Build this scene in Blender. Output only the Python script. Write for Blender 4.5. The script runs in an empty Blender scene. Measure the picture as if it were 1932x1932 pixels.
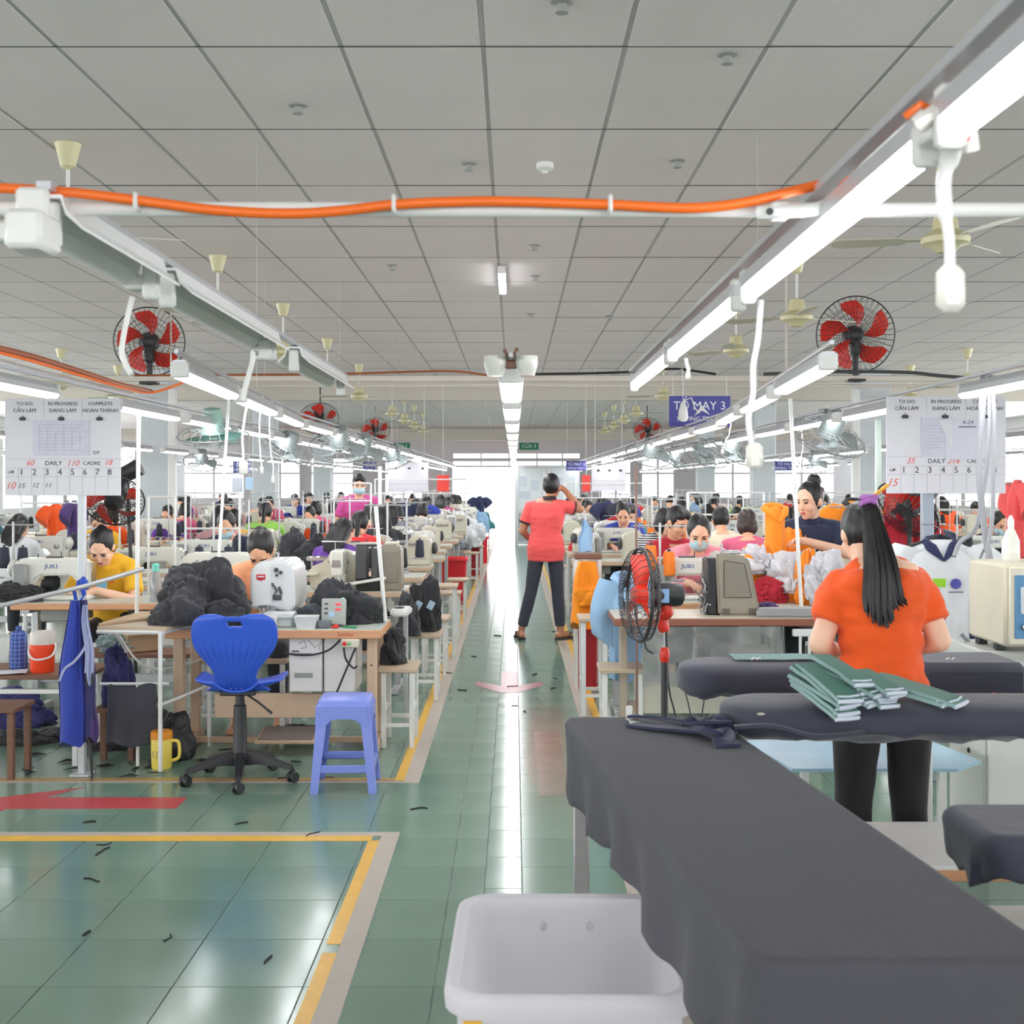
import bpy, bmesh, math, random
from mathutils import Vector, Matrix, Euler, noise
scene = bpy.context.scene
COL = scene.collection
RND = random.Random(11)
V = Vector
PI = math.pi
# ------------------------------------------------------------------ camera, sky, light, exposure
FPX, VX, VY, CAM_H = 2400.0, 970.0, 912.0, 1.5      # focal length in px of the 1932 px frame, vanishing point of the aisle, eye height
cam_data = bpy.data.cameras.new('camera')
cam = bpy.data.objects.new('camera', cam_data)
COL.objects.link(cam)
cam.location = (0, 0, CAM_H)
cam.rotation_euler = (PI / 2, 0, 0)
cam_data.sensor_width = 36.0
cam_data.lens = FPX / 1932 * 36.0
cam_data.shift_x = -(VX - 966) / 1932
cam_data.shift_y = -(966 - VY) / 1932
cam_data.clip_start = 0.05
cam_data.clip_end = 300
cam_data.dof.use_dof = True
cam_data.dof.focus_distance = 8.5
cam_data.dof.aperture_fstop = 9.0
scene.camera = cam

TUBE_POWER = 22.0        # emission of every lit tube
WORLD_POWER = 4.0
world = bpy.data.worlds.new('sky')
scene.world = world
world.use_nodes = True
wb = world.node_tree.nodes['Background']
wb.inputs[0].default_value = (0.93, 0.97, 1.0, 1)
wb.inputs[1].default_value = WORLD_POWER
def daylight(name, loc, rot, sx, sy, power, col=(1.0, 0.985, 0.97)):
    l = bpy.data.lights.new(name, 'AREA')
    l.shape = 'RECTANGLE'; l.size = sx; l.size_y = sy; l.energy = power; l.color = col
    o = bpy.data.objects.new(name, l); COL.objects.link(o)
    o.location = loc; o.rotation_euler = rot
    return o
# lamps added for daylight fill at unseen side and rear windows; then the doorway
daylight('daylight_fill', (-13.8, 12, 1.75), (0, -PI / 2, 0), 1.9, 50, 1350)
daylight('daylight_fill', (13.8, 12, 1.75), (0, PI / 2, 0), 1.9, 50, 1350)
daylight('daylight_fill', (0, -7.8, 1.9), (PI / 2, 0, 0), 22, 2.0, 260)
daylight('daylight_doorway', (-0.9, 51.5, 1.2), (-PI / 2, 0, 0), 2.6, 2.2, 260)
scene.view_settings.view_transform = 'Standard'
scene.view_settings.look = 'None'
scene.view_settings.exposure = 0.0
scene.view_settings.gamma = 1.0
scene.view_settings.use_curve_mapping = False
scene.cycles.use_denoising = True
scene.cycles.use_adaptive_sampling = True
scene.cycles.adaptive_threshold = 0.025
scene.cycles.max_bounces = 6
scene.cycles.diffuse_bounces = 4
scene.cycles.glossy_bounces = 3
scene.cycles.transmission_bounces = 4
scene.cycles.transparent_max_bounces = 8
scene.cycles.sample_clamp_indirect = 6.0
scene.cycles.caustics_reflective = False
scene.cycles.caustics_refractive = False

def at(px, py, y):
    """the point at depth y that is seen at (px, py)"""
    return V(((px - VX) * y / FPX, y, CAM_H - (py - VY) * y / FPX))
def ax(px, y): return (px - VX) * y / FPX
def az(py, y): return CAM_H - (py - VY) * y / FPX

# ------------------------------------------------------------------ materials
def lin(c):
    c = c / 255.0
    return c / 12.92 if c <= 0.04045 else ((c + 0.055) / 1.055) ** 2.4
MATS = {}
def mat(name, rgb, rough=0.55, metal=0.0, var=0.10, scale=6.0, bump=0.0, bscale=60.0, stretch=None,
        emit=0.0, alpha=1.0, trans=0.0, sheen=0.0, coat=0.0, rnd=0.0):
    if name in MATS: return MATS[name]
    m = bpy.data.materials.new(name); m.use_nodes = True
    nt = m.node_tree; N = nt.nodes; L = nt.links
    b = N['Principled BSDF']
    col = (lin(rgb[0]), lin(rgb[1]), lin(rgb[2]), 1)
    b.inputs['Roughness'].default_value = rough
    b.inputs['Metallic'].default_value = metal
    b.inputs['Alpha'].default_value = alpha
    b.inputs['Transmission Weight'].default_value = trans
    b.inputs['Sheen Weight'].default_value = sheen
    b.inputs['Coat Weight'].default_value = coat
    b.inputs['Base Color'].default_value = col
    m.diffuse_color = col
    if emit > 0:
        b.inputs['Emission Color'].default_value = col
        b.inputs['Emission Strength'].default_value = emit
    if var > 0 or bump > 0:
        tc = N.new('ShaderNodeTexCoord'); mp = N.new('ShaderNodeMapping')
        if stretch: mp.inputs['Scale'].default_value = stretch
        L.new(tc.outputs['Object'], mp.inputs['Vector'])
    if var > 0:
        nz = N.new('ShaderNodeTexNoise'); nz.inputs['Scale'].default_value = scale; nz.inputs['Detail'].default_value = 4
        L.new(mp.outputs[0], nz.inputs['Vector'])
        rp = N.new('ShaderNodeMapRange')
        rp.inputs['From Min'].default_value = 0.25; rp.inputs['From Max'].default_value = 0.75
        rp.inputs['To Min'].default_value = 1 - var; rp.inputs['To Max'].default_value = 1 + var
        L.new(nz.outputs['Fac'], rp.inputs['Value'])
        fac = rp.outputs[0]
        if rnd > 0:
            oi = N.new('ShaderNodeObjectInfo'); r2 = N.new('ShaderNodeMapRange')
            r2.inputs['To Min'].default_value = 1 - rnd; r2.inputs['To Max'].default_value = 1 + rnd
            L.new(oi.outputs['Random'], r2.inputs['Value'])
            mu = N.new('ShaderNodeMath'); mu.operation = 'MULTIPLY'
            L.new(fac, mu.inputs[0]); L.new(r2.outputs[0], mu.inputs[1]); fac = mu.outputs[0]
        mx = N.new('ShaderNodeMix'); mx.data_type = 'RGBA'; mx.blend_type = 'MULTIPLY'
        mx.inputs[0].default_value = 1.0
        mx.inputs[6].default_value = col
        L.new(fac, mx.inputs[7]); L.new(mx.outputs[2], b.inputs['Base Color'])
    if bump > 0:
        n2 = N.new('ShaderNodeTexNoise'); n2.inputs['Scale'].default_value = bscale; n2.inputs['Detail'].default_value = 3
        L.new(mp.outputs[0], n2.inputs['Vector'])
        bp = N.new('ShaderNodeBump'); bp.inputs['Strength'].default_value = bump; bp.inputs['Distance'].default_value = 0.01
        L.new(n2.outputs['Fac'], bp.inputs['Height']); L.new(bp.outputs[0], b.inputs['Normal'])
    MATS[name] = m
    return m
def cloth(name, rgb, bump=0.35): return mat('cloth_' + name, rgb, 0.85, var=0.08, scale=9, bump=bump, bscale=14, sheen=0.15)

WHITE = mat('white_paint', (226, 226, 224), 0.4, var=0.03)
PIPE = mat('white_pipe', (228, 228, 226), 0.35, var=0.04)
CREAM = mat('cream_enamel', (212, 208, 190), 0.35, var=0.04, coat=0.3)
MWHITE = mat('machine_white', (222, 222, 214), 0.3, var=0.03, coat=0.3)
GREY = mat('grey_enamel', (150, 152, 150), 0.4, var=0.06)
LGREY = mat('light_grey_metal', (186, 188, 190), 0.35, metal=0.3, var=0.05)
CHANNEL = mat('lamp_channel', (196, 198, 204), 0.3, metal=0.35, var=0.05)
STEEL = mat('bare_steel', (170, 172, 175), 0.28, metal=0.9, var=0.08)
DARK = mat('black_plastic', (38, 39, 42), 0.45, var=0.08)
DGREY = mat('dark_grey_plastic', (72, 73, 76), 0.5, var=0.08)
WOOD = mat('orange_wood_edge', (214, 158, 118), 0.5, var=0.10, scale=4, stretch=(1, 10, 10))
TAN = mat('tan_laminate', (196, 176, 152), 0.5, var=0.06, scale=5)
BROWN = mat('brown_wood', (120, 84, 66), 0.5, var=0.15, scale=5, stretch=(1, 9, 9))
DESKTOP = mat('pale_desktop', (196, 200, 190), 0.3, var=0.04)
RED = mat('red_plastic', (216, 50, 36), 0.35, var=0.05)
ORANGE = mat('orange_plastic', (240, 108, 36), 0.4, var=0.05)
TUBE = mat('lit_tube', (250, 252, 255), 0.5, var=0, emit=TUBE_POWER)
BLACKCLOTH = cloth('black', (46, 46, 50), 0.5)
NAVYCLOTH = cloth('navy', (42, 44, 62), 0.4)
ORANGECLOTH = cloth('orange', (246, 142, 30), 0.4)
WHITECLOTH = cloth('white', (226, 228, 232), 0.4)

# ------------------------------------------------------------------ mesh building
class MB:
    def __init__(s): s.v = []; s.f = []; s.m = []; s.mi = 0
    def add(s, vs, fs):
        b = len(s.v); s.v.extend(tuple(v) for v in vs)
        s.f.extend(tuple(i + b for i in f) for f in fs); s.m.extend([s.mi] * len(fs)); return s
    def use(s, i): s.mi = i; return s
    def box(s, c, d, b=0.0, M=None):
        """box with centre c, full size d, chamfer b"""
        h = [x / 2 for x in d]
        M = M or Matrix.Identity(4)
        if b <= 0:
            vs = [V((c[0] + h[0] * i, c[1] + h[1] * j, c[2] + h[2] * k)) for i in (-1, 1) for j in (-1, 1) for k in (-1, 1)]
            fs = [(0, 1, 3, 2), (4, 6, 7, 5), (0, 4, 5, 1), (2, 3, 7, 6), (0, 2, 6, 4), (1, 5, 7, 3)]
            return s.add([M @ v for v in vs], fs)
        b = min(b, min(h) * 0.95)
        idx = {}; vs = []
        for i in (-1, 1):
            for j in (-1, 1):
                for k in (-1, 1):
                    sg = (i, j, k)
                    for a in range(3):
                        p = [c[q] + sg[q] * (h[q] if q == a else h[q] - b) for q in range(3)]
                        idx[(i, j, k, a)] = len(vs); vs.append(M @ V(p))
        fs = []
        def sg3(a, sa, b_, sb, c_, sc):
            t = [0, 0, 0]; t[a] = sa; t[b_] = sb; t[c_] = sc; return tuple(t)
        for a in range(3):
            b_, c_ = (a + 1) % 3, (a + 2) % 3
            for sa in (-1, 1):
                q = [idx[sg3(a, sa, b_, x, c_, y) + (a,)] for x, y in ((-1, -1), (1, -1), (1, 1), (-1, 1))]
                fs.append(tuple(q) if sa > 0 else tuple(reversed(q)))
            for x in (-1, 1):
                for y in (-1, 1):
                    k0 = sg3(a, -1, b_, x, c_, y); k1 = sg3(a, 1, b_, x, c_, y)
                    fs.append((idx[k0 + (b_,)], idx[k1 + (b_,)], idx[k1 + (c_,)], idx[k0 + (c_,)]))
        for i in (-1, 1):
            for j in (-1, 1):
                for k in (-1, 1): fs.append(tuple(idx[(i, j, k, a)] for a in range(3)))
        return s.add(vs, fs)
    def bx(s, x0, x1, y0, y1, z0, z1, b=0.0, M=None):
        return s.box(((x0 + x1) / 2, (y0 + y1) / 2, (z0 + z1) / 2), (abs(x1 - x0), abs(y1 - y0), abs(z1 - z0)), b, M)
    def loft(s, rings, caps=True, closed=True):
        n = len(rings[0]); vs = [p for r in rings for p in r]; fs = []
        for i in range(len(rings) - 1):
            for j in range(n if closed else n - 1):
                a = i * n + j; b = i * n + (j + 1) % n
                fs.append((a, b, b + n, a + n))
        if caps: fs += [tuple(reversed(range(n))), tuple(range((len(rings) - 1) * n, len(rings) * n))]
        return s.add(vs, fs)
    def tube(s, pts, r, n=8, caps=True, flat=1.0):
        pts = [V(p) for p in pts]; k = len(pts)
        rr = r if isinstance(r, (list, tuple)) else [r] * k
        t = [(pts[min(i + 1, k - 1)] - pts[max(i - 1, 0)]).normalized() for i in range(k)]
        u = t[0].orthogonal().normalized()
        if abs(t[0].z) < 0.9:
            u = V((0, 0, 1)).cross(t[0]).normalized()
        rings = []
        for i in range(k):
            u = (u - t[i] * u.dot(t[i])).normalized(); w = t[i].cross(u)
            rings.append([pts[i] + (u * math.cos(2 * PI * j / n) + w * math.sin(2 * PI * j / n) * flat) * rr[i] for j in range(n)])
        return s.loft(rings, caps)
    def ring(s, c, axis, R, r, n=32, m=5):
        axis = V(axis).normalized(); u = axis.orthogonal().normalized(); w = axis.cross(u); c = V(c)
        vs = []; fs = []
        for i in range(n):
            d = u * math.cos(2 * PI * i / n) + w * math.sin(2 * PI * i / n)
            for j in range(m):
                a = 2 * PI * j / m
                vs.append(c + d * (R + r * math.cos(a)) + axis * r * math.sin(a))
        for i in range(n):
            for j in range(m):
                fs.append((i * m + j, ((i + 1) % n) * m + j, ((i + 1) % n) * m + (j + 1) % m, i * m + (j + 1) % m))
        return s.add(vs, fs)
    def lathe(s, prof, n=20, M=None, caps=True):
        M = M or Matrix.Identity(4)
        rings = [[M @ V((max(r, 1e-4) * math.cos(2 * PI * j / n), max(r, 1e-4) * math.sin(2 * PI * j / n), z)) for j in range(n)] for r, z in prof]
        return s.loft(rings, caps)
    def prism(s, pts, t, M=None):
        M = M or Matrix.Identity(4); n = len(pts)
        vs = [M @ V((p[0], p[1], 0)) for p in pts] + [M @ V((p[0], p[1], t)) for p in pts]
        fs = [tuple(reversed(range(n))), tuple(range(n, 2 * n))] + [(i, (i + 1) % n, (i + 1) % n + n, i + n) for i in range(n)]
        return s.add(vs, fs)
    def ell(s, c, r, M=None, nu=16, nv=10):
        M = M or Matrix.Identity(4); c = V(c); vs = []; fs = []
        for i in range(1, nv):
            th = PI * i / nv
            for j in range(nu):
                ph = 2 * PI * j / nu
                vs.append(M @ (c + V((r[0] * math.sin(th) * math.cos(ph), r[1] * math.sin(th) * math.sin(ph), r[2] * math.cos(th)))))
        top = len(vs); vs.append(M @ (c + V((0, 0, r[2])))); bot = len(vs); vs.append(M @ (c - V((0, 0, r[2]))))
        for i in range(nv - 2):
            for j in range(nu): fs.append((i * nu + j, i * nu + (j + 1) % nu, (i + 1) * nu + (j + 1) % nu, (i + 1) * nu + j))
        for j in range(nu):
            fs.append((top, (j + 1) % nu, j)); fs.append((bot, (nv - 2) * nu + j, (nv - 2) * nu + (j + 1) % nu))
        return s.add(vs, fs)
    def cap(s, a, b, ra, rb, n=10, flat=False, tip=3):
        """tapered capsule, flat ends for clothing"""
        a = V(a); b = V(b); t = (b - a); L = t.length
        t = t / L if L > 1e-6 else V((0, 0, 1))
        u = t.orthogonal().normalized(); w = t.cross(u); rings = []
        def rg(p, r): return [p + (u * math.cos(2 * PI * j / n) + w * math.sin(2 * PI * j / n)) * max(r, 1e-4) for j in range(n)]
        if not flat:
            for i in range(tip): an = PI / 2 * (1 - i / tip) ; rings.append(rg(a - t * ra * math.sin(an), ra * math.cos(an)))
        rings.append(rg(a, ra)); rings.append(rg(b, rb))
        if not flat:
            for i in range(1, tip + 1): an = PI / 2 * i / tip; rings.append(rg(b + t * rb * math.sin(an), rb * math.cos(an)))
        return s.loft(rings)
    def sheet(s, nu, nv, fn):
        vs = [fn(i / nu, j / nv) for j in range(nv + 1) for i in range(nu + 1)]
        return s.add(vs, [(j * (nu + 1) + i, j * (nu + 1) + i + 1, (j + 1) * (nu + 1) + i + 1, (j + 1) * (nu + 1) + i) for j in range(nv) for i in range(nu)])
    def mesh(s, name, mats, bevel=0.0, smooth=40, recalc=True, seg=2):
        me = bpy.data.meshes.new(name); me.from_pydata(s.v, [], s.f)
        for m in (mats if isinstance(mats, (list, tuple)) else [mats]): me.materials.append(m)
        me.polygons.foreach_set('material_index', s.m)
        if recalc or bevel > 0:
            bm = bmesh.new(); bm.from_mesh(me)
            bmesh.ops.recalc_face_normals(bm, faces=bm.faces)
            if bevel > 0:
                ed = [e for e in bm.edges if len(e.link_faces) == 2 and e.calc_face_angle(0) > 0.6]
                bmesh.ops.bevel(bm, geom=ed, offset=bevel, segments=seg, affect='EDGES', clamp_overlap=True)
            bm.to_mesh(me); bm.free()
        if smooth:
            me.polygons.foreach_set('use_smooth', [True] * len(me.polygons))
            me.set_sharp_from_angle(angle=math.radians(smooth))
        me.update()
        return me

def put(name, me, parent=None, loc=None, rot=None):
    o = bpy.data.objects.new(name, me); COL.objects.link(o)
    if parent: o.parent = parent
    if loc is not None: o.location = loc
    if rot is not None: o.rotation_euler = rot if isinstance(rot, (tuple, list)) else (0, 0, rot)
    return o
def tag(o, label=None, cat=None, group=None, kind=None):
    if label: o['label'] = label
    if cat: o['category'] = cat
    if group: o['group'] = group
    if kind: o['kind'] = kind
    return o
def thing(name, label, cat, loc=(0, 0, 0), rz=0.0, group=None):
    return tag(put(name, None, None, loc, rz), label, cat, group)
def part(parent, name, mb, mats, bevel=0.0, smooth=40, label=None, loc=None, rot=None, kind=None):
    o = put(name, mb.mesh(name, mats, bevel, smooth), parent, loc, rot)
    return tag(o, label, None, None, kind)
def solo(name, label, cat, mb, mats, loc=(0, 0, 0), rz=0.0, group=None, bevel=0.0, smooth=40):
    return tag(put(name, mb.mesh(name, mats, bevel, smooth), None, loc, rz), label, cat, group)
KIDS = {}
def kids(o):
    k = o.name
    if k not in KIDS: KIDS[k] = [c for c in o.children]
    return KIDS[k]
def dup(root, loc=None, rz=None, label=None, group=None, recolor=None, scale=None, skip=()):
    """copy of a thing, of its parts and of their sub-parts; meshes are shared"""
    def cp(o, par):
        c = o.copy(); COL.objects.link(c)
        if par is not None: c.parent = par
        st = o.name.split('.')[0]
        if recolor and st in recolor and c.data:
            c.material_slots[0].link = 'OBJECT'; c.material_slots[0].material = recolor[st]
        for k in kids(o):
            if k.name.split('.')[0] not in skip: cp(k, c)
        return c
    r = cp(root, None)
    if loc is not None: r.location = loc
    if rz is not None: r.rotation_euler = (0, 0, rz)
    if label: r['label'] = label
    if group: r['group'] = group
    if scale: r.scale = (scale, scale, scale)
    return r
def solid(o, t, offset=0):
    m = o.modifiers.new('thick', 'SOLIDIFY'); m.thickness = t; m.offset = offset
    return o
def text_mesh(txt, size, mt, depth=0.0006, align='CENTER', shear=0.0):
    c = bpy.data.curves.new('t', 'FONT'); c.body = txt; c.size = size; c.align_x = align; c.align_y = 'CENTER'
    c.extrude = depth; c.shear = shear; c.resolution_u = 2
    o = bpy.data.objects.new('t', c); TMP.collection.objects.link(o)
    TMP.view_layers[0].update()
    dg = TMP.view_layers[0].depsgraph
    me = bpy.data.meshes.new_from_object(o.evaluated_get(dg), depsgraph=dg)
    bpy.data.objects.remove(o); bpy.data.curves.remove(c)
    me.materials.clear(); me.materials.append(mt)
    return me
def lettering(parent, txt, size, mt, loc, rot=(PI / 2, 0, 0), shear=0.0, name='lettering'):
    barred = txt.startswith('\u0110')
    me = text_mesh(txt.replace('\u0110', 'D'), size, mt, shear=shear)
    if barred:      # the stroke through the capital D
        x0 = min(v.co.x for v in me.vertices)
        part(parent, 'letter_stroke', MB().box((x0 + size * 0.09, 0, 0.0), (size * 0.30, size * 0.07, 0.0014)), mt, smooth=0, loc=loc, rot=rot)
    return put(name, me, parent, loc, rot)
TMP = bpy.data.scenes.new('workshop')
def remeshed(mb, voxel, smooth=3, name='body', mats=None, disp=None):
    """grow one continuous skin over a set of overlapping closed shapes"""
    me = mb.mesh('raw', [], 0, 0)
    o = bpy.data.objects.new('raw', me); TMP.collection.objects.link(o)
    r = o.modifiers.new('r', 'REMESH'); r.mode = 'VOXEL'; r.voxel_size = voxel; r.use_smooth_shade = True
    if smooth:
        m = o.modifiers.new('s', 'SMOOTH'); m.factor = 0.5; m.iterations = smooth
    TMP.view_layers[0].update()
    dg = TMP.view_layers[0].depsgraph
    out = bpy.data.meshes.new_from_object(o.evaluated_get(dg), depsgraph=dg)
    bpy.data.objects.remove(o); bpy.data.meshes.remove(me)
    out.name = name
    out.materials.clear()
    for m in (mats or []): out.materials.append(m)
    if disp:
        nn = [v.normal.copy() for v in out.vertices]
        for v, n in zip(out.vertices, nn): v.co += n * disp(v.co, n)
    out.polygons.foreach_set('use_smooth', [True] * len(out.polygons))
    out.update()
    return out
def crumple(a, b, c, seed=0, amp=0.2, nu=80, nv=44):
    """heap of soft cloth sitting on z = 0: rounded lumps with creases running over them"""
    mb = MB(); vs = []; fs = []
    o = V((seed * 3.1, seed * 1.7, seed * 0.9)); g = max(a, b, c)
    for i in range(nv + 1):
        th = PI * i / nv
        for j in range(nu):
            ph = 2 * PI * j / nu
            d = V((math.sin(th) * math.cos(ph), math.sin(th) * math.sin(ph), math.cos(th)))
            q = d + o
            w = V((noise.noise(q * 1.1), noise.noise(q * 1.1 + V((7, 3, 1))), noise.noise(q * 1.1 + V((2, 9, 4)))))
            k = 0.88 + 0.42 * noise.noise(q * 1.25)
            r = q * 2.1 + w * 1.6
            k -= amp * 0.55 * (1 - min(1, abs(noise.noise(r)) * 4.0)) ** 1.5
            k -= amp * 0.35 * (1 - min(1, abs(noise.noise(r * 1.7 + V((3, 1, 8)))) * 4.0)) ** 1.5
            k += amp * 0.45 * noise.noise(q * 3.0 + w * 2)
            p = V((d.x * a * k, d.y * b * k, 0))
            z = d.z * c * k + c * 0.35
            p.z = max(z, 0.0)
            if z < 0: s_ = 1 + 0.10 * noise.noise(V((ph * 2, seed, 0))); p.x *= s_; p.y *= s_
            vs.append(p)
    for i in range(nv):
        for j in range(nu):
            fs.append((i * nu + j, i * nu + (j + 1) % nu, (i + 1) * nu + (j + 1) % nu, (i + 1) * nu + j))
    return mb.add(vs, fs)
ORD = ['front', 'second', 'third', 'fourth', 'fifth', 'sixth', 'seventh', 'eighth', 'ninth', 'tenth', 'eleventh', 'twelfth',
       'thirteenth', 'fourteenth', 'fifteenth', 'sixteenth', 'seventeenth', 'eighteenth', 'nineteenth', 'twentieth', 'twenty-first', 'twenty-second', 'twenty-third', 'twenty-fourth', 'twenty-fifth', 'twenty-sixth']
# ------------------------------------------------------------------ the room
YB, YF, XW, CZ = 50.0, -8.0, 14.0, 3.342            # far wall, wall behind the viewer, side walls, ceiling height
TX0, TW, TY0, TD = 0.03, 0.39, 3.79, 0.395           # floor tile joints
GROUT = mat('floor_joint', (176, 184, 176), 0.5, var=0.1)
def tile_material():
    m = mat('green_floor_tile', (112, 140, 124), 0.10, var=0.05, scale=2.2, rnd=0.035)
    nt = m.node_tree; N = nt.nodes; L = nt.links; b = N['Principled BSDF']
    tc = N.new('ShaderNodeTexCoord'); nz = N.new('ShaderNodeTexNoise'); nz.inputs['Scale'].default_value = 3.0
    L.new(tc.outputs['Object'], nz.inputs['Vector'])
    mr = N.new('ShaderNodeMapRange'); mr.inputs['To Min'].default_value = 0.10; mr.inputs['To Max'].default_value = 0.22
    L.new(nz.outputs['Fac'], mr.inputs['Value']); L.new(mr.outputs[0], b.inputs['Roughness'])
    return m
TILE = tile_material()
floor = tag(put('floor', MB().bx(-XW, XW, YF, 60, -0.2, -0.006).mesh('floor', GROUT)), kind='structure')
GAP = 0.0028
def xcols(x0, x1):
    """tile columns: a narrow strip runs down the middle of the aisle"""
    out = [(-0.11, 0.03)]
    x = 0.03
    while x < x1: out.append((x, x + TW)); x += TW
    out.append((-0.239, -0.11)); x = -0.239
    while x > x0: out.append((x - TW, x)); x -= TW
    return [c for c in out if c[1] > x0 and c[0] < x1]
cells = []
for (a, b) in xcols(-9, 9):
    off = 0.13 if (a, b) == (-0.11, 0.03) else 0.0
    j = -6
    while TY0 + j * TD < 40:
        y0 = TY0 + j * TD + off; cells.append((a, b, y0, y0 + TD)); j += 1
def on_view(a, b, y):
    x = (a + b) / 2
    return y > 3.3 and abs(x) < 0.405 * (y + 0.2) + 0.2
cells.sort(key=lambda c: c[2] + 0.0)
near_cells = []
rest = MB()
tile_meshes = {}
for c in cells:
    a, b, y0, y1 = c
    cx = (a + b) / 2
    hidden = (y0 > 7.6 and (cx < -0.9 or cx > 0.9))
    if len(near_cells) < 300 and on_view(a, b, y0) and not hidden:
        near_cells.append(c)
        key = round(b - a, 3)
        if key not in tile_meshes:
            tile_meshes[key] = MB().box((0, 0, -0.004), (b - a - GAP, TD - GAP, 0.008), 0.0012).mesh('tile', TILE)
        put('tile', tile_meshes[key], floor, (cx, (y0 + y1) / 2, 0))
    else:
        rest.bx(a + GAP / 2, b - GAP / 2, y0 + GAP / 2, y1 - GAP / 2, -0.008, 0)
tag(put('tile_field', rest.mesh('tile_field', TILE, smooth=0), floor), kind='stuff')
# beyond the tiles the same floor goes on to the doorway
tag(put('far_paving', MB().bx(-XW, XW, 40.0, 60, -0.01, 0.0).mesh('far_paving', mat('far_floor', (150, 128, 120), 0.3, var=0.06)), floor))

# tapes on the floor
YEL = mat('yellow_tape', (226, 176, 62), 0.35, var=0.10, scale=14)
BEI = mat('beige_tape', (176, 166, 154), 0.45, var=0.06, scale=10)
REDT = mat('red_tape', (186, 66, 74), 0.35, var=0.10, scale=8)
FADED = mat('faded_red_tape', (158, 92, 98), 0.3, var=0.22, scale=30)
def tape(name, label, segs, mats, group=None):
    mb = MB()
    for i, (x0, x1, y0, y1) in segs:
        mb.use(i).bx(x0, x1, y0, y1, 0.0, 0.0012 + 0.0004 * i)
    return solo(name, label, 'floor tape', mb, mats, smooth=0)
tape('floor_tape', 'yellow and beige lane tape beside the blue stool, running down the aisle',
     [(0, (-0.555, -0.476, 6.37, 34)), (1, (-0.603, -0.555, 6.42, 34))], [BEI, YEL])
tape('floor_tape', 'worn beige and ochre tape crossing under the blue swivel chair',
     [(0, (-3.4, -0.555, 6.37, 6.41)), (1, (-3.4, -0.603, 6.42, 6.475))], [BEI, mat('worn_tape', (178, 140, 84), 0.4, var=0.15, scale=10)])
tape('floor_tape', 'yellow and beige corner tape around the empty floor bay',
     [(0, (-0.565, -0.49, 2.2, 5.47)), (0, (-3.2, -0.565, 5.41, 5.47)), (1, (-0.612, -0.565, 4.14, 5.34)), (1, (-0.612, -0.565, 2.2, 4.06)), (1, (-3.2, -0.60, 5.335, 5.41))], [BEI, YEL])
tape('floor_tape', 'yellow and beige lane tape beside the pedestal fan',
     [(0, (0.415, 0.503, 3.4, 34)), (1, (0.503, 0.553, 3.4, 34))], [BEI, YEL])
tape('floor_tape', 'beige patch of tape near the grey ironing table', [(0, (0.12, 0.27, 6.1, 7.7))], [mat('pale_patch', (126, 130, 116), 0.22, var=0.1)])
arrow = MB().prism([(-1.56, 5.87), (-1.56, 6.07), (-2.24, 6.075), (-2.12, 6.28), (-2.62, 5.97), (-2.40, 5.62), (-2.34, 5.86)], 0.0014)
solo('floor_arrow', 'red tape arrow on the floor before the blue chair', 'floor arrow', arrow, REDT, smooth=0)
arrow = MB().prism([(-0.098, 10.15), (0.028, 10.15), (0.028, 9.42), (0.20, 9.62), (0.22, 9.45), (0.03, 9.12), (-0.098, 9.12), (-0.30, 9.45), (-0.28, 9.62), (-0.098, 9.42)], 0.0014)
solo('floor_arrow', 'faded pink arrow in the middle of the aisle', 'floor arrow', arrow, FADED, smooth=0)
SCRAP = mat('black_scrap', (30, 32, 36), 0.8, var=0.1)
for i in range(34):
    if i < 14: x = RND.uniform(-1.9, -0.3); y = RND.uniform(4.0, 6.9)
    elif i < 26: x = RND.uniform(-0.6, 0.4); y = RND.uniform(6.5, 13)
    else: x = RND.uniform(-2.6, -1.6); y = RND.uniform(6.6, 7.6)
    mb = MB(); n = RND.randint(3, 5); a = RND.uniform(0, 6.3); pts = []
    p = V((0, 0, 0.003))
    for k in range(n):
        pts.append(p.copy()); a += RND.uniform(-0.8, 0.8); p += V((math.cos(a), math.sin(a), 0)) * RND.uniform(0.015, 0.035)
    mb.tube(pts, RND.uniform(0.0025, 0.006), 5)
    o = solo('cloth_scrap', 'small black cloth scrap lying on the green floor', 'scrap', mb, SCRAP, (x, y, 0), group='cloth scraps on the floor')

# ceiling: suspended tiles
CEIL = mat('ceiling_tile', (228, 221, 220), 0.85, var=0.025, scale=1.5, rnd=0.02)
GAP_SHADE = mat('ceiling_gap_shade', (58, 58, 58), 0.8, var=0.05)  # dark backing colour stands in for the shade inside the tile gaps
TBAR = mat('ceiling_rail', (176, 176, 174), 0.6, var=0.03)
ceiling = tag(put('ceiling', MB().bx(-XW, XW, YF, YB + 1, CZ + 0.007, CZ + 0.2).mesh('ceiling', GAP_SHADE)), kind='structure')
CW, CD, CX0, CY0 = 0.6, 1.252, -0.131, 5.365
tm = MB().box((0, 0, 0.003), (CW - 0.021, CD - 0.015, 0.006), 0.0015).mesh('ceiling_tile', CEIL)
rest = MB(); near = []
j = -11
while CY0 + j * CD < YB:
    y = CY0 + (j + 0.5) * CD; i = -23
    while i < 24:
        x = CX0 + (i + 0.5) * CW
        if abs(x) < XW:
            if 4.3 < y < 23 and abs(x) < 0.41 * (y + 0.6) + 0.25: near.append((x, y))
            else: rest.bx(x - CW / 2 + 0.0105, x + CW / 2 - 0.0105, y - CD / 2 + 0.0075, y + CD / 2 - 0.0075, CZ, CZ + 0.006)
        i += 1
    j += 1
near.sort(key=lambda p: p[1])
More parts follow.
